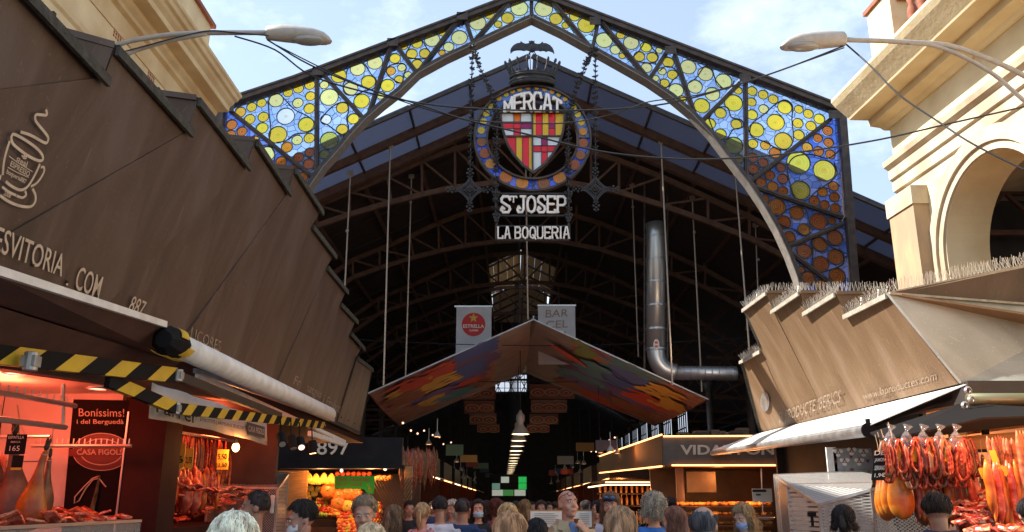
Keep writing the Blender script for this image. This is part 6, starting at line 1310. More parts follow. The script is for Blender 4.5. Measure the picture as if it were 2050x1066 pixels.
# ================================================================== PASTRY STALL (right, taupe fascia with copper side)
ps = empty('pastry_stall', S(1465, 900), 'stall with taupe fascia lettered VIDAL PONS, copper side and glowing light strips', 'market stall')
f0, f1, f2, f3 = S(1328, 932), S(1600, 932), S(1600, 872), S(1328, 872)
b = MB(); b.bb((f0.x, YS, f0.z), (f1.x, YS+.1, f3.z)); b.build('fascia', M['taupe'], ps)
text4('fascia_lettering', 'VIDAL PONS', S(1362, 911, -.02), S(1568, 911, -.02), S(1362, 891, -.02), M['paint'], ps, .03)
k0, k1 = PY(1202, 946, 29.3), PY(1202, 915, 29.3)
b = MB(); b.poly([f0+Vector((-.003, 0, 0)), f3+Vector((-.003, 0, 0)), k1, k0]); b.build('copper_side', M['copper'], ps, solid=.03)
for a, c in ((S(1328, 874, -.04), S(1520, 873, -.04)), (S(1345, 932, -.04), S(1567, 932, -.04)), (f3+Vector((-.03, .05, .02)), k1+Vector((-.03, 0, .02))), (f0+Vector((-.03, .05, -.02)), k0+Vector((-.03, 0, -.02)))): b = MB(); b.bar(a, c, .028, .03); b.build('light_strip', M['led'], ps)
light('strip_glow', f0+Vector((-.35, 3.2, .55)), (1, .30, .08), 9, .3)
b = MB(); b.bb((f0.x+.1, YS+2.6, 0), (9.5, YS+2.7, 3.2)); b.bb((f0.x+.05, YS+.12, f0.z-.02), (9.5, YS+2.6, f0.z+.08)); b.build('back_wall', M['woodd'], ps)
b = MB(); b.bb(S(1376, 986, 1.0), S(1402, 945, 1.05)); b.build('cupboard_door', M['woodd2'], ps); b = MB(); b.bb(S(1405, 986, 1.0), S(1431, 945, 1.05)); b.build('cupboard_door', M['woodd2'], ps)
b = MB(); b.bb(S(1361, 1100, .4), S(1366, 935, .5)); b.build('stall_post', M['woodd'], ps); b = MB(); b.bb(S(1580, 1100, .1), S(1588, 932, .2)); b.build('stall_post', M['woodd'], ps)
for i in range(4):
    v = 1013+i*19; a, c = S(1352, v, .4), S(1542, v, .4); b = MB(); b.bb((a.x, YS+.2, a.z-.03), (c.x, YS+.9, a.z)); b.build('shelf', M['woodd'], ps)
    for j in range(20):
        x = a.x+(c.x-a.x)*(j+.5)/20; 
        if 'loaf' not in protos: b2_ = MB(); b2_.ell((0, 0, 0), (.07, .11, .045), 10, 6); o = b2_.build('loaf', rampmat('baked_crust', [(.3, (.45, .13, .02)), (.6, (.75, .34, .06)), (.75, (.82, .5, .14))], .4, 4), None, smooth=True, loc=(0, 0, 0)); WL[o.name] = Vector(); tag(o, 'golden pastry on the lit shelves under the taupe fascia', 'pastry', 'pastries on the lit shelves'); protos['loaf'] = [o, False]
        o, used = protos['loaf']; o = copy_tree(o) if used else o; protos['loaf'][1] = True; o.location = (x+random.uniform(-.02, .02), YS+.35+random.uniform(0, .2), a.z+.045); o.rotation_euler = (0, 0, random.uniform(0, 3)); q = random.uniform(.75, 1.15); o.scale = (q, q, q*1.1)
for (u, v, dy, w) in ((1400, 990, .0, 15), (1500, 990, .0, 15), (1440, 955, .7, 6)): light('shelf_light', S(u, v, dy), (1, .36, .10), w)
# neighbour stall with light strips and liquor bottles
ns = empty('bar_stall', PY(1280, 1000, 22), 'low bar stall with thin canopy and warm light strips left of the taupe fascia', 'market stall')
Y2 = 23.0; T = lambda u, v, dy=0: PY(u, v, Y2+dy)
b = MB(); b.bb((T(1210, 966).x, Y2, T(1210, 966).z), (T(1360, 966).x, Y2+3.5, T(1210, 966).z+.07)); b.build('canopy', M['copper'], ns)
b = MB(); b.bar(T(1212, 971, -.03), T(1358, 971, -.03), .03); b.bar(T(1212, 966, -.03), T(1358, 966, -.03), .025); b.bar(T(1178, 976, 2), T(1212, 971, -.03), .03); b.build('light_strip', M['ledw'], ns)
b = MB(); b.bb((T(1205, 990).x, Y2+2.4, 0), (T(1360, 990).x, Y2+2.5, 2.2)); b.build('back_panel', M['maroon'], ns); b = MB(); b.bb((T(1205, 990).x, Y2+.3, 0), (T(1360, 990).x, Y2+.9, 1.15)); b.build('counter', M['maroon'], ns)
for i in range(22):
    x = T(1215, 990).x+i*.085; z = 1.15; 
    if 'bottle' not in protos: b2_ = MB(); b2_.lathe((0, 0, 0), [(.035, 0), (.037, .16), (.014, .22), (.013, .30), (.016, .31)], 10); o = b2_.build('bottle', rampmat('amber_bottle', [(.3, (.40, .06, .02)), (.6, (.75, .45, .06))], .15, 2), None, smooth=True, loc=(0, 0, 0)); WL[o.name] = Vector(); tag(o, 'amber bottle on the counter of the low bar stall', 'bottle', 'bottles on the bar stall counter'); protos['bottle'] = [o, False]
    o, used = protos['bottle']; o = copy_tree(o) if used else o; protos['bottle'][1] = True; o.location = (x, Y2+.55+random.uniform(-.1, .1), z)
light('bar_light', T(1280, 985, .6), (1, .34, .09), 20)
# scale with price sheet hanging at the pastry stall
sc = empty('hanging_scale', S(1527, 990, -1), 'hanging scale with white price sheet on a rod right of the pastries', 'scale')
b = MB(); b.cyl(S(1524, 938, -1), S(1527, 1030, -1), .012, 6); b.build('rod', M['steel'], sc); b = MB(); b.box(S(1526, 992, -1.02), (.42, .02, .28)); b.build('price_sheet', M['tagw'], sc); b = MB(); b.box(S(1520, 983, -1.04), (.30, .01, .05)); b.box(S(1518, 991, -1.04), (.10, .01, .03)); b.build('print', M['ink'], sc); b = MB(); b.lathe(S(1533, 1040, -1), [(.001, -.02), (.16, 0), (.2, .04), (.21, .04)], 20); b.build('pan', M['steel'], sc)
# ================================================================== HANGING THINGS IN THE HALL
M['art'] = rampmat('painted_canopy_cloth', [(.0, (.12, .16, .36)), (.36, (.18, .13, .30)), (.42, (.50, .10, .09)), (.47, (.62, .36, .10)), (.52, (.30, .26, .36)), (.57, (.56, .16, .10)), (.62, (.50, .28, .16)), (.70, (.18, .15, .36)), (1, (.42, .14, .10))], .8, 2.1, (.5, 1.5, .5), 8, distortion=1.6)
M['canvasw'] = pm('plain_canopy_cloth', (.40, .32, .31), .8, 0, (.32, .26, .25), 2)
hc = empty('painted_canopy', PY(1066, 700, 26), 'large inverted-V cloth canopy painted with streaks of red, yellow and blue hanging over the aisle', 'canopy')
YF1, YF2 = 22.5, 31.0
def cz(p): return p
fl, fp, fR = PY(737, 788, YF1), PY(1068, 640, YF1), PY(1418, 800, YF1)
bl2, bp2, bR2 = PY(800, 852, YF2), PY(1050, 745, YF2), PY(1310, 852, YF2)
for (a, c, d, e) in ((fp, fl, bl2, bp2), (fp, fR, bR2, bp2)):
    for t0, t1, mm in ((0, .24, 'canvasw'), (.24, 1, 'art')):
        b = MB(); n = 24
        for i in range(n+1):
            t = t0+(t1-t0)*i/n; 
            for j in range(13): s_ = j/12; p = a.lerp(c, t).lerp(e.lerp(d, t), s_); b.v.append((p.x, p.y, p.z-.06*math.sin(math.pi*s_)))
        for i in range(n):
            for j in range(12): b.f.append((i*13+j, (i+1)*13+j, (i+1)*13+j+1, i*13+j+1)); b.mi.append(0)
        b.build('cloth', M[mm], hc, smooth=True)
for q in ((fl, fp), (fp, fR), (bl2, bp2), (bp2, bR2)): b = MB(); b.bar(*q, .035); b.build('edge_rail', M['greymetal'], hc)
b = MB(); b.bar(fp, fp+Vector((0, .05, .1)), .03); b.build('hook', M['steel'], hc); b = MB(); b.bar(fp, bp2, .12, .10); b.build('ridge_bar', M['woodd'], hc); b = MB(); b.bar(fl, bl2, .05); b.build('side_rail', M['woodd'], hc); b = MB(); b.bar(fR, bR2, .05); b.build('side_rail', M['woodd'], hc)
# brush strokes painted on the cloth: thin sheets just under it
def oncloth(side, t, s_, off=-.03): a, c, d, e = (fp, fl, bl2, bp2) if side < 0 else (fp, fR, bR2, bp2); p = a.lerp(c, t).lerp(e.lerp(d, t), s_); return Vector((p.x, p.y, p.z-.06*math.sin(math.pi*s_)+off))
strokes = dict(blue=(.11, .18, .55), violet=(.20, .14, .38), red=(.66, .09, .06), yellow=(.72, .45, .10), brown=(.34, .13, .09), teal=(.12, .30, .42), green=(.24, .32, .12), cream=(.66, .54, .40))
for k, c in strokes.items(): M['st'+k] = pm('paint_'+k, c, .8)
rs_ = random.Random(11)
for side, lst in ((-1, [('blue', .20, .10, .30), ('blue', .25, .17, .34), ('violet', .22, .26, .4), ('violet', .24, .40, .42), ('violet', .27, .48, .3), ('blue', .30, .32, .3), ('red', .30, .62, .3), ('brown', .28, .72, .3), ('red', .50, .12, .2), ('yellow', .46, .3, .32), ('yellow', .60, .22, .3), ('red', .66, .12, .2), ('brown', .7, .3, .25), ('violet', .5, .52, .3), ('yellow', .55, .62, .2), ('teal', .36, .7, .3)]), (1, [('teal', .42, .10, .34), ('blue', .48, .22, .3), ('green', .24, .10, .12), ('violet', .20, .45, .35), ('teal', .17, .58, .36), ('violet', .22, .70, .4), ('brown', .2, .82, .3), ('blue', .35, .35, .35), ('yellow', .66, .18, .22), ('red', .40, .85, .35), ('violet', .5, .5, .36), ('red', .62, .4, .3), ('yellow', .78, .3, .16), ('brown', .55, .7, .35), ('teal', .3, .28, .2)])):
    for n_i, (k, t, s_, ln) in enumerate(lst):
        for q in range(4):
            w = .022+.018*rs_.random(); t0 = t+rs_.uniform(-.03, .05); ss = s_+(q-1.5)*.05; b = MB(); m2 = 10
            for i in range(m2+1):
                tt = t0+ln*i/m2; ww = w*math.sin(math.pi*min(1, (i+.6)/(m2+.4)))**.5
                b.v += [tuple(oncloth(side, min(tt, .995), ss-ww+.01*math.sin(i*1.3+q), -.012-.0015*(n_i*4+q))), tuple(oncloth(side, min(tt, .995), ss+ww+.01*math.sin(i*1.7), -.012-.0015*(n_i*4+q)))]
            b.f = [(2*i, 2*i+1, 2*i+3, 2*i+2) for i in range(m2)]; b.mi = [0]*m2; b.build('paint_stroke', M['st'+k], hc)
b = MB(); P = [oncloth(1, .10+.26*i/16, .16+.10*i/16, -.13) for i in range(17)]
for i, p in enumerate(P): w = .30*math.sin(math.pi*(i/16))**.6; b.v += [tuple(p+Vector((0, -w, 0))), tuple(p+Vector((0, w, 0)))]
b.f = [(2*i, 2*i+1, 2*i+3, 2*i+2) for i in range(16)]; b.mi = [0]*16; b.build('paint_stroke', M['stred'], hc)
# further painted canopies, each a pair of small sloping sheets
for i, (Y, ul, ur, v0, v1) in enumerate(((34, 925, 992, 772, 800), (38, 929, 990, 803, 828), (43, 940, 994, 828, 850), (34, 1060, 1150, 770, 798), (38, 1063, 1135, 802, 827), (43, 1060, 1118, 830, 850), (48, 955, 1000, 850, 866), (48, 1055, 1100, 850, 866))):
    o = empty('hanging_cloth', PY((ul+ur)/2, v0, Y), 'sloping hanging cloth painted with cream rings on brown, '+['nearest left of the aisle lamps', 'second left of the aisle lamps', 'third left of the aisle lamps', 'nearest right of the aisle lamps', 'second right of the aisle lamps', 'third right of the aisle lamps', 'farthest left of the aisle lamps', 'farthest right of the aisle lamps'][i], 'hanging cloth', 'painted cloths deeper in the hall')
    a, c, d, e = PY(ul, v0, Y), PY(ur, v0, Y), PY(ur, v1, Y+2.2), PY(ul, v1, Y+2.2); b = MB(); b.poly([a, c, d, e]); b.build('cloth', M['stbrown'] if i % 2 else M['art'], o, solid=.02); nn = 2 if ur-ul > 70 else 1
    for j in range(nn+1):
        uc = ul+(ur-ul)*(j+.6)/(nn+1.2); vc = (v0+v1)/2
        for k, (ru, rv, mm) in enumerate(((15, 8, 'stcream'), (12, 6, 'stred'), (7, 3.4, 'stcream'), (4.5, 2, 'stbrown'))):
            n_v = (d-a).cross(c-a).normalized(); n_v = n_v if n_v.z < 0 else -n_v; b = MB()
            def onp(u, v): t = (u-ul)/(ur-ul); s_ = (v-v0)/(v1-v0); return a.lerp(c, t).lerp(e.lerp(d, t), s_)+n_v*(.03+.008*k)
            b.poly([onp(min(max(uc+ru*math.cos(w), ul), ur), min(max(vc+rv*math.sin(w), v0), v1)) for w in [2*math.pi*q/18 for q in range(18)]]); b.build('painted_ring', M[mm], o)
# banners
def banner(u0, v0, u1, v1, Y, lab): 
    o = empty('hanging_banner', PY((u0+u1)/2, v0, Y), lab, 'banner'); a, c = PY(u0, v1, Y), PY(u1, v0, Y); b = MB(); b.bb(a, c+Vector((0, .02, 0))); b.build('cloth', M['canvasw2'], o); b = MB(); b.bar(PY(u0-2, v0, Y), PY(u1+2, v0, Y), .05); b.build('top_bar', M['steel'], o); return o
M['canvasw2'] = pm('grey_banner_cloth', (.55, .57, .61), .8, 0, (.47, .49, .53), 2)
YBn = 26
o1 = banner(912, 614, 984, 730, YBn, 'grey banner with red ESTRELLA DAMM disc and gold star'); W_ = lambda u, v, k=1: PY(u, v, YBn-.008*k)
b = MB(); b.poly([W_(948+23.5*math.cos(a), 650+23.5*math.sin(a), 2) for a in [2*math.pi*i/36 for i in range(36)]]); b.build('red_disc', pm('logo_red', (.55, .02, .02), .6), o1)
b = MB(); b.poly([W_(948+(10 if i % 2 == 0 else 4.2)*math.sin(math.pi*i/5), 637-(10 if i % 2 == 0 else 4.2)*math.cos(math.pi*i/5), 4) for i in range(10)]); b.build('gold_star', pm('logo_gold', (.62, .40, .06), .6), o1)
text4('lettering', 'ESTRELLA', W_(927, 657, 4), W_(969, 657, 4), W_(927, 650, 4), M['letter'], o1, .02); text4('lettering', 'DAMM', W_(940, 664, 4), W_(957, 664, 4), W_(940, 660, 4), M['letter'], o1, .02)
o2 = banner(1078, 612, 1151, 730, YBn, 'grey banner with hand-lettered BARCELONA partly behind the painted canopy'); m_ = pm('dull_gold_lettering', (.30, .22, .17), .7)
for s_, v in (('BAR', 636), ('CEL', 658), ('ONA', 680)): text4('lettering', s_, W_(1092, v, 2), W_(1137, v-2, 2), W_(1093, v-15, 2), m_, o2)
# ventilation duct
du = empty('ventilation_duct', PY(1313, 600, 24), 'shiny steel duct dropping from the roof and turning right above the stalls', 'duct')
Yd = 24; c1 = PY(1313, 470, Yd); c2 = PY(1313, 700, Yd); P = [Vector((c1.x-.02, Yd, c1.z+.35)), c1, c2, PY(1316, 722, Yd), PY(1330, 740, Yd), PY(1352, 747, Yd), PY(1465, 748, Yd), PY(1474, 748, Yd)]
b = MB(); b.tube(P[:3], .275, 24); b.build('vertical_pipe', M['steel'], du, smooth=True); b = MB(); b.tube(smooth([tuple(p) for p in P[2:6]], 4), .26, 24); b.build('elbow', M['steel'], du, smooth=True); b = MB(); b.tube(P[5:], .20, 20); b.build('horizontal_pipe', M['steel'], du, smooth=True)
for v in (475, 520, 566, 613, 660, 700): b = MB(); b.lathe(PY(1313, v, Yd), [(.278, -.03), (.295, -.03), (.295, .03), (.278, .03)], 24); b.build('band', M['galv'], du)
for i in range(9): p = P[5].lerp(P[6], i/8); b = MB(); b.lathe(p, [(.203, -.02), (.212, 0), (.203, .02)], 20, axis='x'); b.build('band', M['galv'], du)
b = MB(); 
for u in (1290, 1336): b.bar(PY(u, 300, Yd+.1), PY(u, 745, Yd+.1), .05)
for v in range(470, 740, 45): b.bar(PY(1290, v, Yd+.3), PY(1336, v, Yd+.3), .04)
b.build('support_ladder', M['iron'], du)
b = MB(); b.poly([PY(1314+6*math.cos(a), 690+11*math.sin(a), Yd-.29) for a in [2*math.pi*i/20 for i in range(20)]]); b.build('warning_label', M['white'], du); b = MB(); 
for v in (686, 694): b.box(PY(1314, v, Yd-.30), (.08, .006, .06))
b.build('label_marks', M['stred'], du)
light('hall_work_light', PY(1390, 690, 21), (1, .75, .5), 14, .3)
# aisle pendant lamps
def pend(i, first=[None]):
    Y = 26+i*2.9; p = PY(1042, 870, 26); c = Vector((p.x-.012*i*2.9*.9, Y, p.z))
    if first[0] is None:
        o = empty('pendant_lamp', c, 'bell-shaped factory lamp hanging nearest over the aisle', 'pendant lamp', 'factory lamps in a row over the aisle')
        b = MB(); b.lathe(c, [(.27, 0), (.25, .05), (.20, .14), (.12, .24), (.09, .32), (.13, .42), (.13, .56), (.05, .66), (.03, .72)], 24); b.build('shade', pm('enamel_shade', (.46, .43, .38), .4, .2), o, smooth=True)
        b = MB(); b.lathe(c, [(.001, .01), (.24, .01), (.24, .05)], 20); b.build('lamp_opening', M['bulbw'], o); b = MB(); b.cyl(c+Vector((0, 0, .7)), c+Vector((0, 0, 7)), .012, 5); b.build('cord', M['wire'], o); first[0] = o
    else:
        o = copy_tree(first[0]); o.location = c; o['label'] = 'factory lamp number %d from the front in the row over the aisle' % (i+1) if i < 3 else 'small distant factory lamp in the receding row over the aisle'
    return o
for i in range(15): pend(i)
for i in (0, 3, 7, 11): Y = 26+i*2.9; light('aisle_lamp', (.2, Y, 3.5), (1, .72, .42), 14, .2)
# screens at the end of the aisle
vw = empty('video_wall', PY(1020, 970, 50), 'wall of green and white screens at the far end of the aisle', 'screen')
grid = [(985, 955, 'd'), (1003, 955, 'w'), (1021, 955, 'd'), (1038, 955, 'g'), (985, 968, 't'), (1003, 968, 'd'), (1021, 968, 'd'), (1038, 968, 'g'), (985, 981, 'w'), (1006, 981, 'dg'), (1030, 981, 'w')]
sm_ = dict(d=M['black'], w=em('white_screen', (.62, .74, .66), .16), g=em('green_screen', (.02, .65, .12), .22), t=em('teal_screen', (.25, .5, .42), .12), dg=em('dark_green_screen', (.04, .2, .05), .3))
for u, v, k in grid: w = 22 if v == 981 else 16; b = MB(); b.bb(PY(u, v+12, 50), PY(u+w, v, 50.1)); b.build('display', sm_[k], vw)
b = MB(); b.bb(PY(980, 1000, 50.2), PY(1058, 950, 50.3)); b.build('backing', M['black'], vw)
# receding rows of market stalls
def back_stall(x, y, side, lab, lit):
    o = empty('market_stall', (x, y, 0), lab, 'market stall', 'stalls receding into the dark hall'); x2 = x+side*4; sx = sorted((x, x2)); L3 = y+4.4
    b = MB(); b.bb((sx[0], y, 2.5), (sx[1], L3, 3.15)); b.build('fascia', M['fascia'] if side < 0 else M['copper'], o); b = MB(); b.bb((sx[0], y+.5, 0), (sx[1], L3, 1.1)); b.build('counter', M['woodd'], o)
    b = MB(); xx = x-side*.01; b.bar((xx, y+.2, 2.47), (xx, L3-.2, 2.47), .03); b.build('light_strip', M['led'] if lit else M['ledw'], o); b = MB(); xi, xo = x-side*.55, x; b.poly([(xi, y, 2.35), (xi, L3, 2.35), (xo, L3, 2.52), (xo, y, 2.52)]); b.build('side_awning', M['white'] if side < 0 else M['taupe'], o, solid=.02)
    b = MB(); b.bb((sx[0], L3-.2, 1.1), (sx[1], L3-.1, 2.5)); b.build('partition', M['maroon'], o)
    goods = ['orange', 'apple', 'peach', 'lime']
    for q in range(30): u = copy_tree(protos[goods[(q+int(y)) % 4]][0]); u['label'] = 'piece of fruit on the counter of a stall deeper in the hall'; u['group'] = 'fruit on the stalls deeper in the hall'; u.location = (x+side*(.12+.2*(q//12)), y+.7+(q % 12)*.3+.1*(q//12), 1.18+.16*(q//12)+.05*(q % 2)); u.scale = (.085,)*3
    light('stall_lamp', (x+side*.6, y+2, 2.3), (1, .36, .09) if lit else (1, .55, .25), 17)
for i in range(6):
    y = 26.5+i*6.2; back_stall(-2.55, y, -1, ['nearest left stall behind the dried strings', 'second left stall of the receding row', 'third left stall of the receding row', 'fourth left stall of the receding row', 'fifth left stall of the receding row', 'farthest left stall of the receding row'][i]+' with pale side awning', i % 2)
    back_stall(3.3 if i else 3.35, y+3.5, 1, ['nearest right stall behind the copper fascia', 'second right stall of the receding row', 'third right stall of the receding row', 'fourth right stall of the receding row', 'fifth right stall of the receding row', 'farthest right stall of the receding row'][i]+' with copper fascia', 1-i % 2)
# string of tiny lamps over the left and right rows
for nm, (u0, v0, u1, v1, Y0_, Y1_) in {'left row of small glowing lamps over the dark stalls': (805, 848, 925, 905, 24, 40), 'right row of small glowing lamps above the copper stall': (1180, 905, 1235, 880, 40, 30)}.items():
    o = empty('lamp_string', PY(u0, v0, Y0_), nm, 'lamp string'); 
    for i in range(9): t = (i+random.uniform(0, .7))/9; p = PY(u0+(u1-u0)*t, v0+(v1-v0)*t+random.uniform(-9, 9), Y0_+(Y1_-Y0_)*t); b = MB(); b.ell(p, .032, 8, 5); b.build('bulb', M['down'], o)
# notice board behind the man in the coat
nb = empty('notice_board', PY(1126, 1040, 9.6), 'wide white notice board with faint printed lines behind the man in the beige coat', 'notice board')
b = MB(); b.bb(PY(1062, 1056, 9.6), PY(1184, 1024, 9.62)); b.build('sheet', M['tagw'], nb); b = MB()
for i in range(6): b.bb(PY(1070, 1029+i*4, 9.59), PY(1110+(i*7) % 12, 1028+i*4, 9.595)); b.bb(PY(1160, 1029+i*4, 9.59), PY(1180, 1028+i*4, 9.595))
b.build('printed_lines', M['greymetal'], nb); b = MB(); b.bb(PY(1058, 1100, 9.63), PY(1188, 1021, 9.66)); b.bb((PY(1060, 1100, 9.6).x, 9.63, 0), (PY(1064, 1100, 9.6).x, 9.68, 1.5)); b.bb((PY(1182, 1100, 9.6).x, 9.63, 0), (PY(1186, 1100, 9.6).x, 9.68, 1.5)); b.build('wooden_frame', M['wood'], nb)
# ================================================================== PEOPLE
def remesh(b, voxel, smooth_it=3):
    me = bpy.data.meshes.new('r'); me.from_pydata(b.v, [], b.f); o = bpy.data.objects.new('r', me); scene.collection.objects.link(o)
    bm = bmesh.new(); bm.from_mesh(me); bmesh.ops.recalc_face_normals(bm, faces=bm.faces); bm.to_mesh(me); bm.free()
    q = o.modifiers.new('v', 'REMESH'); q.mode = 'VOXEL'; q.voxel_size = voxel; q.use_smooth_shade = True
    q2 = o.modifiers.new('s', 'SMOOTH'); q2.factor = .5; q2.iterations = smooth_it
    bpy.context.view_layer.update(); dg = bpy.context.evaluated_depsgraph_get(); out_ = bpy.data.meshes.new_from_object(o.evaluated_get(dg)); bpy.data.objects.remove(o); bpy.data.meshes.remove(me)
    out_.materials.clear(); out_.polygons.foreach_set('use_smooth', [True]*len(out_.polygons)); return out_
V = Vector
def hand(b, w, d, n, curl=.5, s=1.0):
    """palm, four unequal bent fingers and a thumb leaving the side of the palm"""
    d = V(d).normalized(); n = V(n); n = (n-d*n.dot(d)).normalized(); c = d.cross(n)
    b.tube([w-d*.01*s, w+d*.03*s, w+d*.085*s], [.024*s, .036*s, .036*s], 10, flat=.45, up=n)
    for i, (o_, L_) in enumerate(((-.028, .072), (-.010, .082), (.009, .077), (.026, .060))):
        p = w+d*.082*s+c*o_*s; P = [p]; a = 0; dd = d.copy()
        for k, f in enumerate((.45, .32, .23)):
            a += curl*(.75+.12*i if k else .5); dd = d*math.cos(a)+n*math.sin(a); p = p+dd*L_*f*s; P.append(p)
        b.tube(P, [.0098*s, .0092*s, .0086*s, .0072*s], 8)
    p = w+d*.022*s-c*.030*s; e = (d*.55-c*.75+n*.35).normalized(); b.tube([p, p+e*.034*s, p+(e*.6+d*.5+n*.35*curl).normalized()*.03*s+e*.034*s], [.0135*s, .0115*s, .0085*s], 8)
REST = dict(L=((.235, .03, 1.11), (.25, -.05, .87)), R=((-.235, .03, 1.11), (-.25, -.05, .87)))
def limbs(b, arms, g=0.0, lo=0, hi=2):
    for sd_ in ('L', 'R'):
        sx_ = 1 if sd_ == 'L' else -1; e, w = [V(q) for q in arms[sd_]]; s0 = V((sx_*.172, .005, 1.405)); P = [s0, s0.lerp(e, .5)+V((0, 0, 0)), e, e.lerp(w, .45), w]; rr = [.056+g, .047+g, .040+g, .037+g, .027+g]
        b.tube(P[:hi+3] if hi < 2 else P, (rr[:hi+3] if hi < 2 else rr), 12)
def headgeo(b, Rm, hc, face):
    T = lambda p: hc+Rm @ (V(p)-V((0, 0, 1.62)))
    def E(c, r, n=14, m=10): b.ell(T(c), r, n, m, rot=Rm)
    E((0, .012, 1.665), (.075, .096, .088)); E((0, -.020, 1.625), (.064, .070, .085)); E((0, -.030, 1.575), (.050, .056, .052)); E((0, -.070, 1.543), (.022, .018, .018))
    b.tube([T((0, -.082, 1.652)), T((0, -.098, 1.628)), T((0, -.104, 1.614))], [.007, .010, .013], 8); E((.011, -.094, 1.610), (.008, .009, .007)); E((-.011, -.094, 1.610), (.008, .009, .007))
    for s in (-1, 1): E((s*.028, -.074, 1.668), (.026, .016, .010)); E((s*.036, -.058, 1.606), (.026, .024, .026)); E((s*.074, .012, 1.632), (.011, .020, .033)); E((s*.028, -.078, 1.648), (.013, .008, .008))
    E((0, -.083, 1.580), (.024, .012, .007)); E((0, -.081, 1.570), (.020, .012, .007))
BODY = {}
def body_mesh(key, arms, Rm, hc, vox, hands):
    if key in BODY: return BODY[key]
    b = MB(); b.ell((0, 0, .96), (.155, .115, .13)); b.ell((0, 0, 1.12), (.135, .10, .16)); b.ell((0, -.005, 1.28), (.158, .112, .17)); b.tube([V((-.15, .01, 1.40)), V((.15, .01, 1.40))], .060, 12); b.ell((0, .012, 1.42), (.10, .07, .07))
    b.tube([V((0, .015, 1.40)), V((0, .012, 1.48)), hc+Rm @ V((0, .012, -.03))], [.066, .052, .052], 14); headgeo(b, Rm, hc, 1)
    limbs(b, arms)
    for s in (-1, 1):
        b.tube([V((s*.088, 0, .94)), V((s*.095, -.01, .72)), V((s*.098, -.012, .50)), V((s*.10, .015, .30)), V((s*.10, .025, .09))], [.088, .076, .056, .054, .038], 12); b.ell((s*.102, -.045, .045), (.042, .115, .042))
    for k in ('L', 'R'):
        e, w = [V(q) for q in arms[k]]; d = (w-e).normalized(); hd, hn, cu = hands.get(k, (tuple(d), (-1 if k == 'L' else 1, -.3, 0), .45)); hand(b, w, hd, hn, cu)
    BODY[key] = remesh(b, vox, 2); return BODY[key]
def shirt_mesh(key, arms, sleeve, g):
    k2 = ('s', key, sleeve, g)
    if k2 in BODY: return BODY[k2]
    b = MB(); b.ell((0, 0, 1.0), (.165+g, .125+g, .13)); b.ell((0, 0, 1.13), (.148+g, .112+g, .17)); b.ell((0, -.005, 1.28), (.165+g, .120+g, .175)); b.tube([V((-.155, .01, 1.402)), V((.155, .01, 1.402))], .066+g*.6, 12); b.ell((0, .015, 1.425), (.098+g, .074+g, .055))
    for sd_ in ('L', 'R'):
        sx_ = 1 if sd_ == 'L' else -1; e, w = [V(q) for q in arms[sd_]]; s0 = V((sx_*.172, .005, 1.405))
        if sleeve == 'long': b.tube([s0, s0.lerp(e, .5), e, e.lerp(w, .5), e.lerp(w, .96)], [.064+g, .056+g, .050+g, .046+g, .038+g], 12)
        else: b.tube([s0, s0.lerp(e, .35), s0.lerp(e, .68)], [.064+g, .060+g, .060+g], 12)
    BODY[k2] = remesh(b, .015, 3); return BODY[k2]
def trouser_mesh():
    if 't' in BODY: return BODY['t']
    b = MB(); b.ell((0, 0, .95), (.165, .122, .13))
    for s in (-1, 1): b.tube([V((s*.086, 0, .94)), V((s*.095, -.01, .72)), V((s*.098, -.010, .50)), V((s*.10, .012, .30)), V((s*.10, .02, .10))], [.096, .086, .070, .066, .062], 12)
    BODY['t'] = remesh(b, .018, 3); return BODY['t']
def shoe_mesh():
    if 'sh' in BODY: return BODY['sh']
    b = MB()
    for s in (-1, 1): b.ell((s*.102, -.045, .045), (.05, .13, .05)); b.box((s*.102, -.045, .012), (.09, .25, .022))
    BODY['sh'] = remesh(b, .015, 2); return BODY['sh']
HM = {}
def hairmat(c):
    if c not in HM:
        m, nt, b_ = newmat('hair_colour'); N = nt.nodes.new; t = N('ShaderNodeTexCoord'); p = N('ShaderNodeMapping'); p.inputs['Scale'].default_value = (38, 38, 5); n = N('ShaderNodeTexNoise'); n.inputs['Scale'].default_value = 1; r = N('ShaderNodeValToRGB')
        r.color_ramp.elements[0].position = .36; r.color_ramp.elements[1].position = .66; r.color_ramp.elements[0].color = (*[x*.55 for x in c], 1); r.color_ramp.elements[1].color = (*[min(1, x*1.35) for x in c], 1)
        l = nt.links.new; l(t.outputs['Object'], p.inputs[0]); l(p.outputs[0], n.inputs['Vector']); l(n.outputs['Fac'], r.inputs[0]); l(r.outputs[0], b_.inputs['Base Color']); b_.inputs['Roughness'].default_value = .6; b_.inputs['Specular IOR Level'].default_value = .22; HM[c] = m
    return HM[c]
CM = {}
def clothmat(c, rough=.85):
    if c not in CM: CM[c] = pm('clothing', c, rough, 0, tuple(x*.72 for x in c), 3.5, bump=.35, bscale=9)
    return CM[c]
SK_ = {}
def skinmat(c):
    if c not in SK_: SK_[c] = pm('skin', c, .5, 0, (c[0]*.82, c[1]*.68, c[2]*.64), 9, contrast=(.45, .75), bump=.05); SK_[c].node_tree.nodes['Principled BSDF'].inputs['Subsurface Weight'].default_value = .12; SK_[c].node_tree.nodes['Principled BSDF'].inputs['Subsurface Radius'].default_value = (.02, .01, .005)
    return SK_[c]
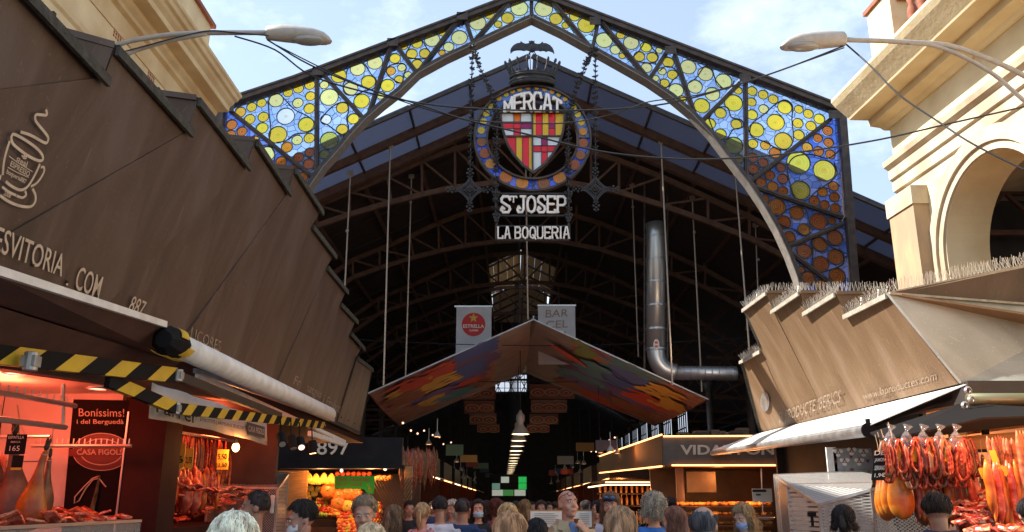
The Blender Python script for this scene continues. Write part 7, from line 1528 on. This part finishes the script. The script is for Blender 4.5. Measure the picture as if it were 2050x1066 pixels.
def hair_mesh(style, T, Rm, rnd):
    b = MB(); c0 = V((0, .014, 1.665)); rx, ry, rz = .080, .101, .094
    long_ = dict(short=0, buzz=0, balding=0, long=.20, bob=.07, curly=.05, pony=0, bun=0, wavy=.16)[style]
    jit = dict(curly=.014, wavy=.008, short=.0035, bob=.004, long=.003).get(style, .002)
    thick = dict(buzz=.001, short=.004, balding=.002, curly=.014, long=.010, wavy=.014, bob=.010, pony=.005, bun=.005)[style]
    # shell
    n, m_ = 28, 14
    def keep(a, th):                 # a = azimuth from the front, th = polar angle
        fa = abs(a)
        lim = 1.02 if fa < .75 else 1.02+(fa-.75)*1.15 if fa < 1.45 else 1.75 if fa < 1.9 else 2.15
        if style == 'balding' and th < (1.15 if fa < 2.2 else .75): return False
        return th < lim
    vs_ = {}; 
    for j in range(m_+1):
        th = math.pi*.72*j/m_
        for k in range(n):
            a = -math.pi+2*math.pi*k/n; q = V((math.sin(th)*math.sin(a)*(rx+thick), -math.sin(th)*math.cos(a)*(ry+thick), math.cos(th)*(rz+thick))); q *= 1+.02*math.sin(a*7+th*5)
            vs_[(j, k)] = len(b.v); b.v.append(tuple(T(c0+q)))
    for j in range(m_):
        for k in range(n):
            a = -math.pi+2*math.pi*(k+.5)/n; th = math.pi*.72*(j+.5)/m_
            if keep(a, th): b.f.append((vs_[(j, k)], vs_[(j+1, k)], vs_[(j+1, (k+1) % n)], vs_[(j, (k+1) % n)])); b.mi.append(0)
    N_ = dict(buzz=60, short=620, balding=320, long=760, wavy=700, curly=800, bob=650, pony=560, bun=560)[style]
    for i in range(N_):
        a = rnd.uniform(-math.pi, math.pi); th0 = rnd.uniform(.03, 1.5)
        if not keep(a, th0): continue
        P = []; th = th0; tk = thick+rnd.uniform(.001, .007)
        for k in range(5):
            if not keep(a, th): break
            P.append(c0+V((math.sin(th)*math.sin(a)*(rx+tk), -math.sin(th)*math.cos(a)*(ry+tk), math.cos(th)*(rz+tk)))+V([rnd.gauss(0, jit) for _ in range(3)])); th += .22 if style != 'buzz' else .05
            if style in ('pony', 'bun'): a += (math.pi-abs(a))*(.12 if a > 0 else -.12)
        if len(P) < 2: continue
        if long_ and abs(a) > .8 and rnd.random() < .75:
            p = P[-1]; L_ = long_*rnd.uniform(.6, 1.1); out_ = V((math.sin(a)*.10, -math.cos(a)*.06+.03, 0))
            while th < 1.9 and len(P) < 9: th += .2; p = c0+V((math.sin(th)*math.sin(a)*(rx+tk), -math.sin(th)*math.cos(a)*(ry+tk)*(.6 if abs(a) < 1.5 else 1), math.cos(th)*(rz+tk))); P.append(p)
            for k in range(5): p = p+V((0, 0, -L_/5))+out_*.05+V([rnd.gauss(0, jit+.001) for _ in range(3)]); P.append(p)
        m2 = len(P); b.tube([T(p) for p in P], [.0036*(1-.75*(i_/(m2-1))**2) for i_ in range(m2)], 4, cap=False)
    if style in ('long', 'wavy', 'bob'):
        zl = 1.60-long_; b.tube([T(V((0, .065, 1.68))), T(V((0, .075, 1.58))), T(V((0, .085, zl+.05))), T(V((0, .085, zl)))], [.075, .088, .080, .045], 14, flat=.5, up=Rm @ V((1, 0, 0)))
        for s in (-1, 1): b.tube([T(V((s*.072, .02, 1.68))), T(V((s*.082, .02, 1.58))), T(V((s*.078, .03, zl+.02)))], [.022, .026, .008], 8)
    if style == 'pony': b.tube([T(V((0, .105, 1.68))), T(V((0, .15, 1.66))), T(V((0, .155, 1.56))), T(V((.01, .13, 1.46)))], [.018, .03, .027, .006], 10)
    if style == 'bun': b.ell(T(V((0, .12, 1.70))), (.042, .036, .040), 12, 8)
    return b
def person(label, u, vtop, Y, yaw=0, style='short', hair=(.05, .03, .02), skin=(.54, .29, .19), top=(.05, .05, .07), sleeve='short', g=.006, head=(0, 0), arms=None, hands=None, face=False, mask=None, legs=(.03, .035, .05), extra=None, key=None, wide=1.0, gp=None):
    if not face and head == (0, 0): q_ = random.Random(int(u)); yaw += q_.uniform(-22, 22); head = (q_.choice([-25, -10, 0, 12, 28]), q_.choice([-6, 0, 6, 10]))
    p = PY(u, vtop, Y); h = p.z-.008; s = h/1.757; root = empty('person', (p.x, Y, 0), label, 'person', gp); w0 = WL[root.name]
    A_ = dict(REST); A_.update(arms or {}); Rm = (Matrix.Rotation(R(head[0]), 3, 'Z') @ Matrix.Rotation(R(head[1]), 3, 'X')); hc = V((0, 0, 1.62))+V((0, -.02*math.sin(R(-head[1])), 0))
    key = key or (tuple(head), str(arms), str(hands)); me = body_mesh(key, A_, Rm, hc, .0085 if face else .0115, hands or {}).copy()
    T = lambda q: hc+Rm @ (V(q)-V((0, 0, 1.62)))
    def att(name, me_, m, par=root): me_.materials.clear(); me_.materials.append(m); o = bpy.data.objects.new(name, me_); scene.collection.objects.link(o); o.parent = par; return o
    def mb(name, b, m, sm=True):
        m2 = bpy.data.meshes.new(name); m2.from_pydata([tuple(q) for q in b.v], [], b.f); m2.polygons.foreach_set('use_smooth', [sm]*len(b.f)); return att(name, m2, m)
    att('body', me, skinmat(skin)); att('shirt', shirt_mesh(key, A_, sleeve, g).copy(), clothmat(top)); att('trousers', trouser_mesh().copy(), clothmat(legs)); att('shoes', shoe_mesh().copy(), clothmat((.03, .03, .03)))
    rnd = random.Random(int(u*7+Y*13))
    if style != 'none': mb('hair', hair_mesh(style, T, Rm, rnd), hairmat(hair), True)
    if face:
        for sx_ in (-1, 1):
            b = MB(); b.ell(T((sx_*.028, -.083, 1.650)), (.0115, .007, .0062), 10, 6, rot=Rm); mb('eye', b, M['white']); b = MB(); b.ell(T((sx_*.028, -.0892, 1.650)), (.005, .003, .0052), 8, 5, rot=Rm); mb('iris', b, M['ink'])
            b = MB(); b.tube([T((sx_*.012, -.089, 1.664)), T((sx_*.028, -.091, 1.669)), T((sx_*.044, -.080, 1.664))], [.0032, .004, .002], 6); mb('eyebrow', b, hairmat(hair))
        if mask is None: b = MB(); b.ell(T((0, -.093, 1.5755)), (.021, .005, .0065), 12, 6, rot=Rm); mb('lips', b, pm('lips', (.40, .12, .10), .45))
    if mask:
        b = MB(); n = 12
        for j in range(9):
            for k in range(n+1): a = -1.25+2.5*k/n; z = 1.538+.085*j/8; bul = .006*math.sin(math.pi*j/8); b.v.append(tuple(T((math.sin(a)*(.066+bul), -.02-math.cos(a)*(.072+bul+.014*math.sin(math.pi*j/8)), z+(.008*abs(math.sin(a)) if j < 4 else -.006*abs(math.sin(a)))))))
        b.f = [(j*(n+1)+k, j*(n+1)+k+1, (j+1)*(n+1)+k+1, (j+1)*(n+1)+k) for j in range(8) for k in range(n)]; mb('face_mask', b, clothmat(mask))
        b = MB()
        for sx_ in (-1, 1): b.tube([T((sx_*.064, -.04, 1.60)), T((sx_*.078, .0, 1.635)), T((sx_*.082, .03, 1.64))], .0016, 4); b.tube([T((sx_*.060, -.04, 1.55)), T((sx_*.078, .0, 1.60)), T((sx_*.082, .03, 1.615))], .0016, 4)
        mb('mask_strap', b, clothmat(mask))
    if extra: extra(mb, T, Rm)
    root.scale = (s*wide, s*wide, s); root.rotation_euler = (0, 0, R(yaw)); return root
# yaw 0 faces the camera, 180 shows the back
def straps(mb, T, Rm):
    b = MB()
    for s in (-1, 1): b.tube([V((s*.10, -.13, 1.20)), V((s*.105, -.125, 1.36)), V((s*.10, -.03, 1.475)), V((s*.10, .10, 1.42)), V((s*.11, .15, 1.25))], .02, 6, flat=.35)
    mb('backpack_strap', b, clothmat((.12, .12, .13))); b = MB(); b.ell((0, .21, 1.22), (.14, .08, .21), 16, 12); mb('backpack', b, clothmat((.10, .10, .115)))
def coat(mb, T, Rm):
    b = MB()
    for s in (-1, 1):
        b.add([V((s*.045, -.10, 1.47)), V((s*.11, -.10, 1.42)), V((s*.13, -.145, 1.34)), V((s*.03, -.155, 1.20)), V((s*.02, -.14, 1.36))], [(0, 1, 2, 3, 4)])
        b.add([V((s*.04, -.085, 1.50)), V((s*.095, -.02, 1.52)), V((s*.13, -.06, 1.44)), V((s*.06, -.125, 1.42))], [(0, 1, 2, 3)]); b.add([V((s*.095, -.02, 1.52)), V((s*.07, .09, 1.52)), V((s*.12, .10, 1.43)), V((s*.13, -.06, 1.44))], [(0, 1, 2, 3)])
        b.tube([V((s*.03, -.158, 1.2)), V((s*.035, -.15, .8))], .008, 5)
    o = mb('collar', b, clothmat((.46, .36, .22)), False); q = o.modifiers.new('s', 'SOLIDIFY'); q.thickness = .008
    b = MB(); b.ell((0, -.075, 1.36), (.062, .062, .14), 14, 10); mb('blue_shirt', b, clothmat((.13, .22, .42)))
    b = MB()
    for s in (-1, 1): b.tube([T((s*.028+.022*math.cos(a), -.094+.012*abs(s*.028+.022*math.cos(a))*8, 1.712+.016*math.sin(a))) for a in [2*math.pi*i/14 for i in range(15)]], .0024, 5); b.tube([T((s*.05, -.085, 1.715)), T((s*.078, -.03, 1.70)), T((s*.08, .02, 1.68))], .0024, 5)
    mb('glasses', b, M['maroon'])
def cap(mb, T, Rm):
    b = MB(); b.ell(T((0, .012, 1.70)), (.086, .104, .068), 20, 10, rot=Rm); b.tube([T((-.05, -.08, 1.70)), T((0, -.15, 1.705)), T((.05, -.08, 1.70))], .012, 6); mb('cap', b, clothmat((.03, .04, .07)))
    b = MB()
    for s in (-1, 1): b.ell(T((s*.032, -.092, 1.712)), (.027, .016, .017), 12, 8, rot=Rm)
    b.tube([T((-.08, -.03, 1.71)), T((-.03, -.10, 1.712)), T((.03, -.10, 1.712)), T((.08, -.03, 1.71))], .005, 6); mb('sunglasses', b, pm('blue_lens', (.05, .10, .22), .1))
    text_ = None
def hood(mb, T, Rm):
    b = MB(); b.tube([V((-.09, -.03, 1.47)), V((-.08, .08, 1.48)), V((0, .125, 1.46)), V((.08, .08, 1.48)), V((.09, -.03, 1.47))], [.03, .042, .05, .042, .03], 10); b.ell((0, .13, 1.40), (.10, .05, .08), 14, 8); mb('hood', b, clothmat((.022, .02, .045)))
def phone(mb, T, Rm): b = MB(); b.box((-.02, -.32, 1.27), (.08, .012, .15), Matrix.Rotation(R(-40), 3, 'X')); mb('phone', b, M['white'], False)
def necklace(mb, T, Rm): b = MB(); b.tube([V((.085*math.cos(a), .015+.085*math.sin(a), 1.475-.02*math.sin(a))) for a in [2*math.pi*i/20 for i in range(21)]], .022, 8); mb('scarf', b, clothmat((.75, .36, .06)))
P_ = person
P_('person seen from behind with short white-blond hair, nearest at lower left', 472, 1027, 3.1, 172, 'short', (.88, .80, .60), top=(.30, .28, .26), face=False, wide=1.0)
P_('dark cropped man in profile facing left with grey backpack straps', 513, 981, 6.6, -78, 'buzz', (.03, .02, .018), (.36, .19, .125), (.02, .02, .025), extra=straps, face=True)
P_('dark haired man in profile with white mask pulled low and pink shirt', 605, 1002, 5.9, -62, 'short', (.025, .018, .016), (.40, .20, .14), (.42, .10, .12), face=True, mask=(.62, .62, .64), head=(0, 14))
P_('young man with swept light brown hair looking down in a black top', 731, 992, 6.2, 12, 'short', (.26, .19, .12), (.48, .28, .20), (.02, .02, .024), face=True, head=(-8, 16))
P_('top of a blond head passing in front of the young man', 745, 1049, 4.6, 165, 'short', (.62, .46, .28), top=(.10, .10, .12), face=False)
P_('woman with long brown hair and dark top left of the ponytailed woman', 789, 1013, 9.2, 185, 'long', (.16, .10, .06), top=(.02, .02, .02))
P_('woman with blonde gathered hair and grey backpack, seen from behind', 846, 1007, 9.8, 176, 'pony', (.42, .28, .15), top=(.60, .28, .30), extra=straps)
P_('man with short dark hair in a white t-shirt seen from behind', 881, 995, 10, 185, 'short', (.035, .03, .03), (.44, .25, .17), (.66, .64, .74))
P_('broad man with shaved dark head in a navy blue t-shirt seen from behind', 927, 997, 10.2, 172, 'buzz', (.04, .03, .03), (.40, .21, .14), (.02, .045, .13), wide=1.15)
P_('woman facing the camera with pale blue mask and dark clothes beyond the navy t-shirt', 958, 1001, 11.5, 0, 'long', (.03, .02, .02), top=(.015, .015, .02), mask=(.45, .60, .72), face=True)
P_('blonde woman with loose bun in a red top, behind the reddish blonde head', 1016, 1008, 7.4, 190, 'bun', (.50, .32, .14), top=(.55, .04, .04))
P_('woman with straight reddish blonde hair seen from behind, bottom centre', 1025, 1027, 4.9, 178, 'long', (.42, .23, .12), top=(.10, .06, .05))
P_('short person with glossy black hair left of the man in the beige coat', 1075, 1039, 7, 180, 'long', (.018, .016, .018), top=(.03, .03, .04))
P_('bald man in beige coat, glasses on forehead, hand raised to his mouth', 1137, 979, 7.6, 22, 'none', (.10, .07, .05), (.50, .27, .19), (.46, .36, .22), 'long', .016, head=(4, -8), arms=dict(L=((.22, -.14, 1.15), (.075, -.20, 1.405))), hands=dict(L=((-.55, .22, .80), (-.5, .85, .1), 1.15)), face=True, extra=coat, key='coat')
P_('brown haired woman with sunglasses on a dark cap, right of the beige coat', 1222, 986, 8.8, -14, 'long', (.18, .09, .05), (.48, .27, .19), (.55, .54, .60), face=True, extra=cap)
P_('woman with long straight light brown hair seen from behind, right of the beige coat', 1242, 1018, 4.9, 182, 'long', (.34, .20, .11), top=(.08, .05, .045), wide=1.0)
P_('woman with wavy grey hair in a bright blue top seen from behind', 1306, 990, 8.4, 176, 'curly', (.42, .37, .29), top=(.03, .16, .55))
P_('person with long reddish brown hair between the grey haired woman and the balding man', 1347, 1016, 7.6, 180, 'long', (.20, .09, .06), top=(.06, .03, .03))
P_('balding man with dark grey hair seen from behind', 1408, 1010, 5.2, 180, 'balding', (.09, .09, .10), (.36, .22, .17), (.04, .04, .05))
P_('woman in a white top with dark blonde hair looking down at a white phone', 1486, 1011, 8.6, -52, 'wavy', (.34, .24, .13), (.50, .30, .22), (.62, .60, .62), head=(0, 18), arms=dict(L=((.20, -.06, 1.12), (.05, -.26, 1.22)), R=((-.20, -.06, 1.12), (-.09, -.26, 1.22))), hands=dict(L=((-.5, -.5, .3), (-.3, .4, .8), .9), R=((.5, -.5, .3), (.3, .4, .8), .9)), face=True, mask=(.30, .42, .72), extra=phone, key='phone')
P_('person with tall dark hair and orange scarf in front of the perforated shutter', 1687, 1013, 7.4, 170, 'bob', (.02, .014, .014), (.16, .08, .06), (.06, .03, .02), extra=necklace)
P_('dark haired man in a navy hooded jacket facing the right meat stall', 1872, 988, 6.2, 168, 'short', (.035, .018, .012), (.40, .20, .13), (.022, .02, .045), 'long', .02, extra=hood, wide=1.1)
P_('person cut off by the right edge of the picture beside the bacon slabs', 2058, 998, 6.6, 200, 'short', (.02, .015, .015), top=(.03, .03, .035))
# people deeper in the aisle
rp_ = random.Random(5)
far = [(905, 1003, 13, 'wearing a grey top', (.25, .25, .26), 'wavy', (.55, .50, .42)), (942, 1004, 16, 'wearing black', (.02, .02, .02), 'short', (.03, .02, .02)), (975, 1003, 14, 'wearing a dark pink top', (.40, .14, .18), 'long', (.04, .02, .02)), (992, 999, 12, 'wearing a maroon top', (.16, .03, .03), 'bob', (.10, .03, .02)), (1006, 1004, 18, 'wearing dark green', (.03, .05, .03), 'short', (.03, .02, .02)), (1032, 1004, 15, 'in a black jacket', (.02, .02, .025), 'short', (.05, .04, .03)), (1050, 1002, 13, 'in a mustard top', (.45, .26, .08), 'long', (.20, .12, .05)), (1066, 1005, 20, 'in a grey jacket', (.12, .12, .13), 'short', (.03, .02, .02)), (1083, 1003, 14, 'in a dark blue top', (.03, .04, .10), 'long', (.05, .03, .02)), (1098, 1005, 17, 'in a brown jacket', (.10, .05, .03), 'short', (.03, .02, .02)), (1112, 1004, 22, 'in a pale shirt', (.45, .42, .40), 'short', (.06, .04, .03)), (1172, 1003, 15, 'in a black coat', (.02, .02, .02), 'long', (.03, .02, .02)), (1195, 1003, 12, 'in a dark red top', (.25, .03, .03), 'short', (.03, .02, .02)), (1210, 998, 9.6, 'in an orange brown shirt', (.35, .14, .08), 'short', (.03, .02, .02)), (820, 1003, 14, 'in a black top by the wooden post', (.02, .02, .02), 'short', (.03, .02, .02)), (1340, 996, 14, 'in dark clothes by the pastries', (.04, .02, .02), 'short', (.03, .02, .02)), (868, 1004, 18, 'in a blue jacket', (.04, .06, .14), 'short', (.03, .02, .02))]
for i, (u, v, Y, d, c, st, hcol) in enumerate(far):
    P_('far person '+d+(', %s from left' % ['first', 'second', 'third', 'fourth', 'fifth', 'sixth', 'seventh', 'eighth', 'ninth', 'tenth', 'eleventh', 'twelfth', 'thirteenth', 'fourteenth', 'fifteenth', 'sixteenth', 'seventeenth'][sorted(range(len(far)), key=lambda k: far[k][0]).index(i)]), u, v, Y, rp_.choice([0, 170, 185, 20, -30, 180]), st, hcol, (.42, .24, .17), c, gp='people deep in the market aisle')
# ================================================================== CLUTTER OF THE HALL : small hanging signs, lamps, crates on stall roofs
rc = random.Random(21)
for i in range(10):
    u = 1372+i*15+rc.uniform(-4, 4); v = 868; Y = YS+1.0+rc.uniform(0, 1); p = PY(u, v, Y); w, h, d = rc.uniform(.12, .34), rc.uniform(.10, .30), .3
    o = empty('storage_crate', p, 'dark crate stacked on the roof of the taupe fascia stall', 'crate', 'crates on the taupe stall roof'); b = MB(); b.bb((p.x-w/2, Y, f3.z+.01), (p.x+w/2, Y+d, f3.z+.01+h)); b.build('box', rc.choice([M['woodd2'], M['dark'], M['greymetal'], M['woodd']]), o); b = MB(); b.bb((p.x-w/2-.01, Y-.01, f3.z+h*.8), (p.x+w/2+.01, Y+d+.01, f3.z+h*.92)); b.build('rim', M['woodd2'], o)
sg_cols = [(.35, .05, .03), (.10, .18, .10), (.40, .34, .26), (.08, .08, .12), (.45, .24, .06)]
for i in range(12):
    side = -1 if i % 2 else 1; Y = 27+i*3.3; x = (-1.9 if side < 0 else 2.7)+rc.uniform(-.3, .3); z = 3.25+rc.uniform(-.1, .5); o = empty('hanging_sign', (x, Y, z), 'small plain board hung over the %s row of stalls, %s' % ('left' if side < 0 else 'right', ['nearest', 'second', 'third', 'fourth', 'fifth', 'farthest'][i//2]), 'sign')
    b = MB(); b.box((x, Y, z), (rc.uniform(.5, .9), .04, rc.uniform(.25, .4))); b.build('board', pm('sign_board_paint', rc.choice(sg_cols), .6), o); b = MB(); b.cyl((x-.2, Y, z+.12), (x-.2, Y, z+3.5), .006, 4); b.build('cord', M['wire'], o); b = MB(); b.cyl((x+.2, Y, z+.12), (x+.2, Y, z+3.5), .006, 4); b.build('cord', M['wire'], o)
shade0 = None
for i in range(26):
    side = -1 if i % 2 else 1; Y = 22.5+i*1.5; x = (-2.3 if side < 0 else 3.0)+rc.uniform(-.5, .3); z = 2.95+rc.uniform(-.25, .5)
    if shade0 is None:
        o = shade0 = empty('stall_lamp', (x, Y, z), 'small dark spot lamp hung low over the deeper market stalls', 'lamp', 'small lamps hung over the deeper stalls'); b = MB(); b.lathe((x, Y, z), [(.10, 0), (.07, .08), (.03, .14), (.012, .16), (.012, .5)], 12); b.build('shade', M['greymetal'], o); b = MB(); b.lathe((x, Y, z), [(.001, .006), (.09, .006)], 12); b.build('lamp_opening', em('amber_lamp_opening', (1, .42, .14), 3.2), o)
    else: o = copy_tree(shade0); o.location = (x, Y, z)
# metal beam clutter and cables across the hall, rows of goods under the bar stall canopy
for i in range(6):
    Y = 24+i*4; z = 6.2+rc.uniform(-.4, .6); P = [Vector((-7+t*1.55, Y, z-.35*math.sin(math.pi*t/10))) for t in range(11)]; b = MB(); b.tube(P, .012, 4); tag(b.build('hall_cable', M['wire'], None), 'black cable slung from side to side below the hall trusses', 'cable', 'cables below the hall trusses')
# screws along the left visor
b = MB()
for i in range(len(bt)-1):
    for t in (.08, .36, .64, .92):
        p = bt[i].lerp(bt[i+1], t)+Vector((.055, 0, .10)); b.ell(p, (.012, .012, .012), 6, 4)
tag(b.build('fixing_screws', M['rim'], vl), kind='stuff')
# shop goods in the bar stall: bright jars on two shelves
for i in range(24):
    x = T(1216, 990).x+(i % 12)*.15; z = 1.62 if i < 12 else 1.95; o = copy_tree(protos['bottle'][0]); o['label'] = 'amber bottle on the wall shelves at the back of the low bar stall'; o['group'] = 'bottles on the bar stall shelves'; o.location = (x, Y2+1.9, z)
for z in (1.60, 1.93): b = MB(); b.bb((T(1210, 990).x, Y2+1.75, z-.03), (T(1355, 990).x, Y2+2.05, z)); b.build('wall_shelf', M['woodd'], ns)
# netted hams and dark sausages filling the gaps of the right stall, more dark meats in the left stalls
for i in range(16):
    u = 1826+i*9+rc.uniform(-3, 3); sausage(PY(u, 950+rc.uniform(-12, 8), 9.75+rc.uniform(-.1, .3)), 'dark dried sausage hanging behind the hams in the right stall', rc.uniform(.35, .6), rc.uniform(.018, .035), rc.choice(['hamdark', 'meat', 'fuet']), 'dark dried sausages behind the right hams')
for i in range(14):
    u = 1768+i*11; sausage(PY(u, 866+rc.uniform(0, 8), 9.45+rc.uniform(-.1, .2)), 'dark sausage hanging in the back row under the black beam of the right stall', rc.uniform(.22, .34), .022, rc.choice(['chorizo', 'hamdark', 'meat']), 'dark sausages in the back row at right')
for i in range(10):
    u = -8+i*6+rc.uniform(-2, 2); sausage(PY(u if i < 4 else 300+i*6, 905 if i < 4 else 900, 8.2 if i < 4 else 9.5), 'thin dark cured sausage hanging beside the hams of the left stall', rc.uniform(.3, .5), .02, 'hamdark', 'thin dark sausages beside the left hams')
for i in range(34):
    u = 1770+i*4.7+rc.uniform(-2, 2); sausage(PY(u, 890+rc.uniform(-5, 12), 8.85+rc.uniform(-.1, .25)), 'straight red sausage hanging among the loops at the right stall', rc.uniform(.2, .32), rc.uniform(.014, .02), rc.choice(['chorizo', 'meat', 'chorizo', 'hamdark']), 'straight red sausages among the right loops')
for i in range(12):
    u = 1832+i*10+rc.uniform(-3, 3); sausage(PY(u, 948+rc.uniform(-6, 10), 9.3+rc.uniform(-.1, .1)), 'broad dark red dry meat hanging above the right counter', rc.uniform(.46, .66), rc.uniform(.04, .058), rc.choice(['meat', 'hamdark', 'ham']), 'broad dry meats above the right counter', 'cured meat', name='dry_meat')
for i in range(10):
    u = 1972+i*8+rc.uniform(-3, 3); sausage(PY(u, 925+rc.uniform(-10, 10), 8.75+rc.uniform(-.1, .1)), 'orange slab of bacon overlapping the others at the far right', rc.uniform(.5, .68), rc.uniform(.03, .05), rc.choice(['fat', 'ham', 'meat']), 'overlapping bacon slabs at the far right', 'cured meat', name='bacon_side')
for i in range(16):
    u = 338+i*6.5+rc.uniform(-2, 2); sausage(PY(u, 935+rc.uniform(-8, 14), 9.9+i*.08), 'red cured meat strip hanging in the lower row of the sausage stall', rc.uniform(.34, .5), rc.uniform(.025, .05), rc.choice(['meat', 'chorizo', 'ham']), 'lower row of red meats in the sausage stall', 'cured meat', name='meat_strip')
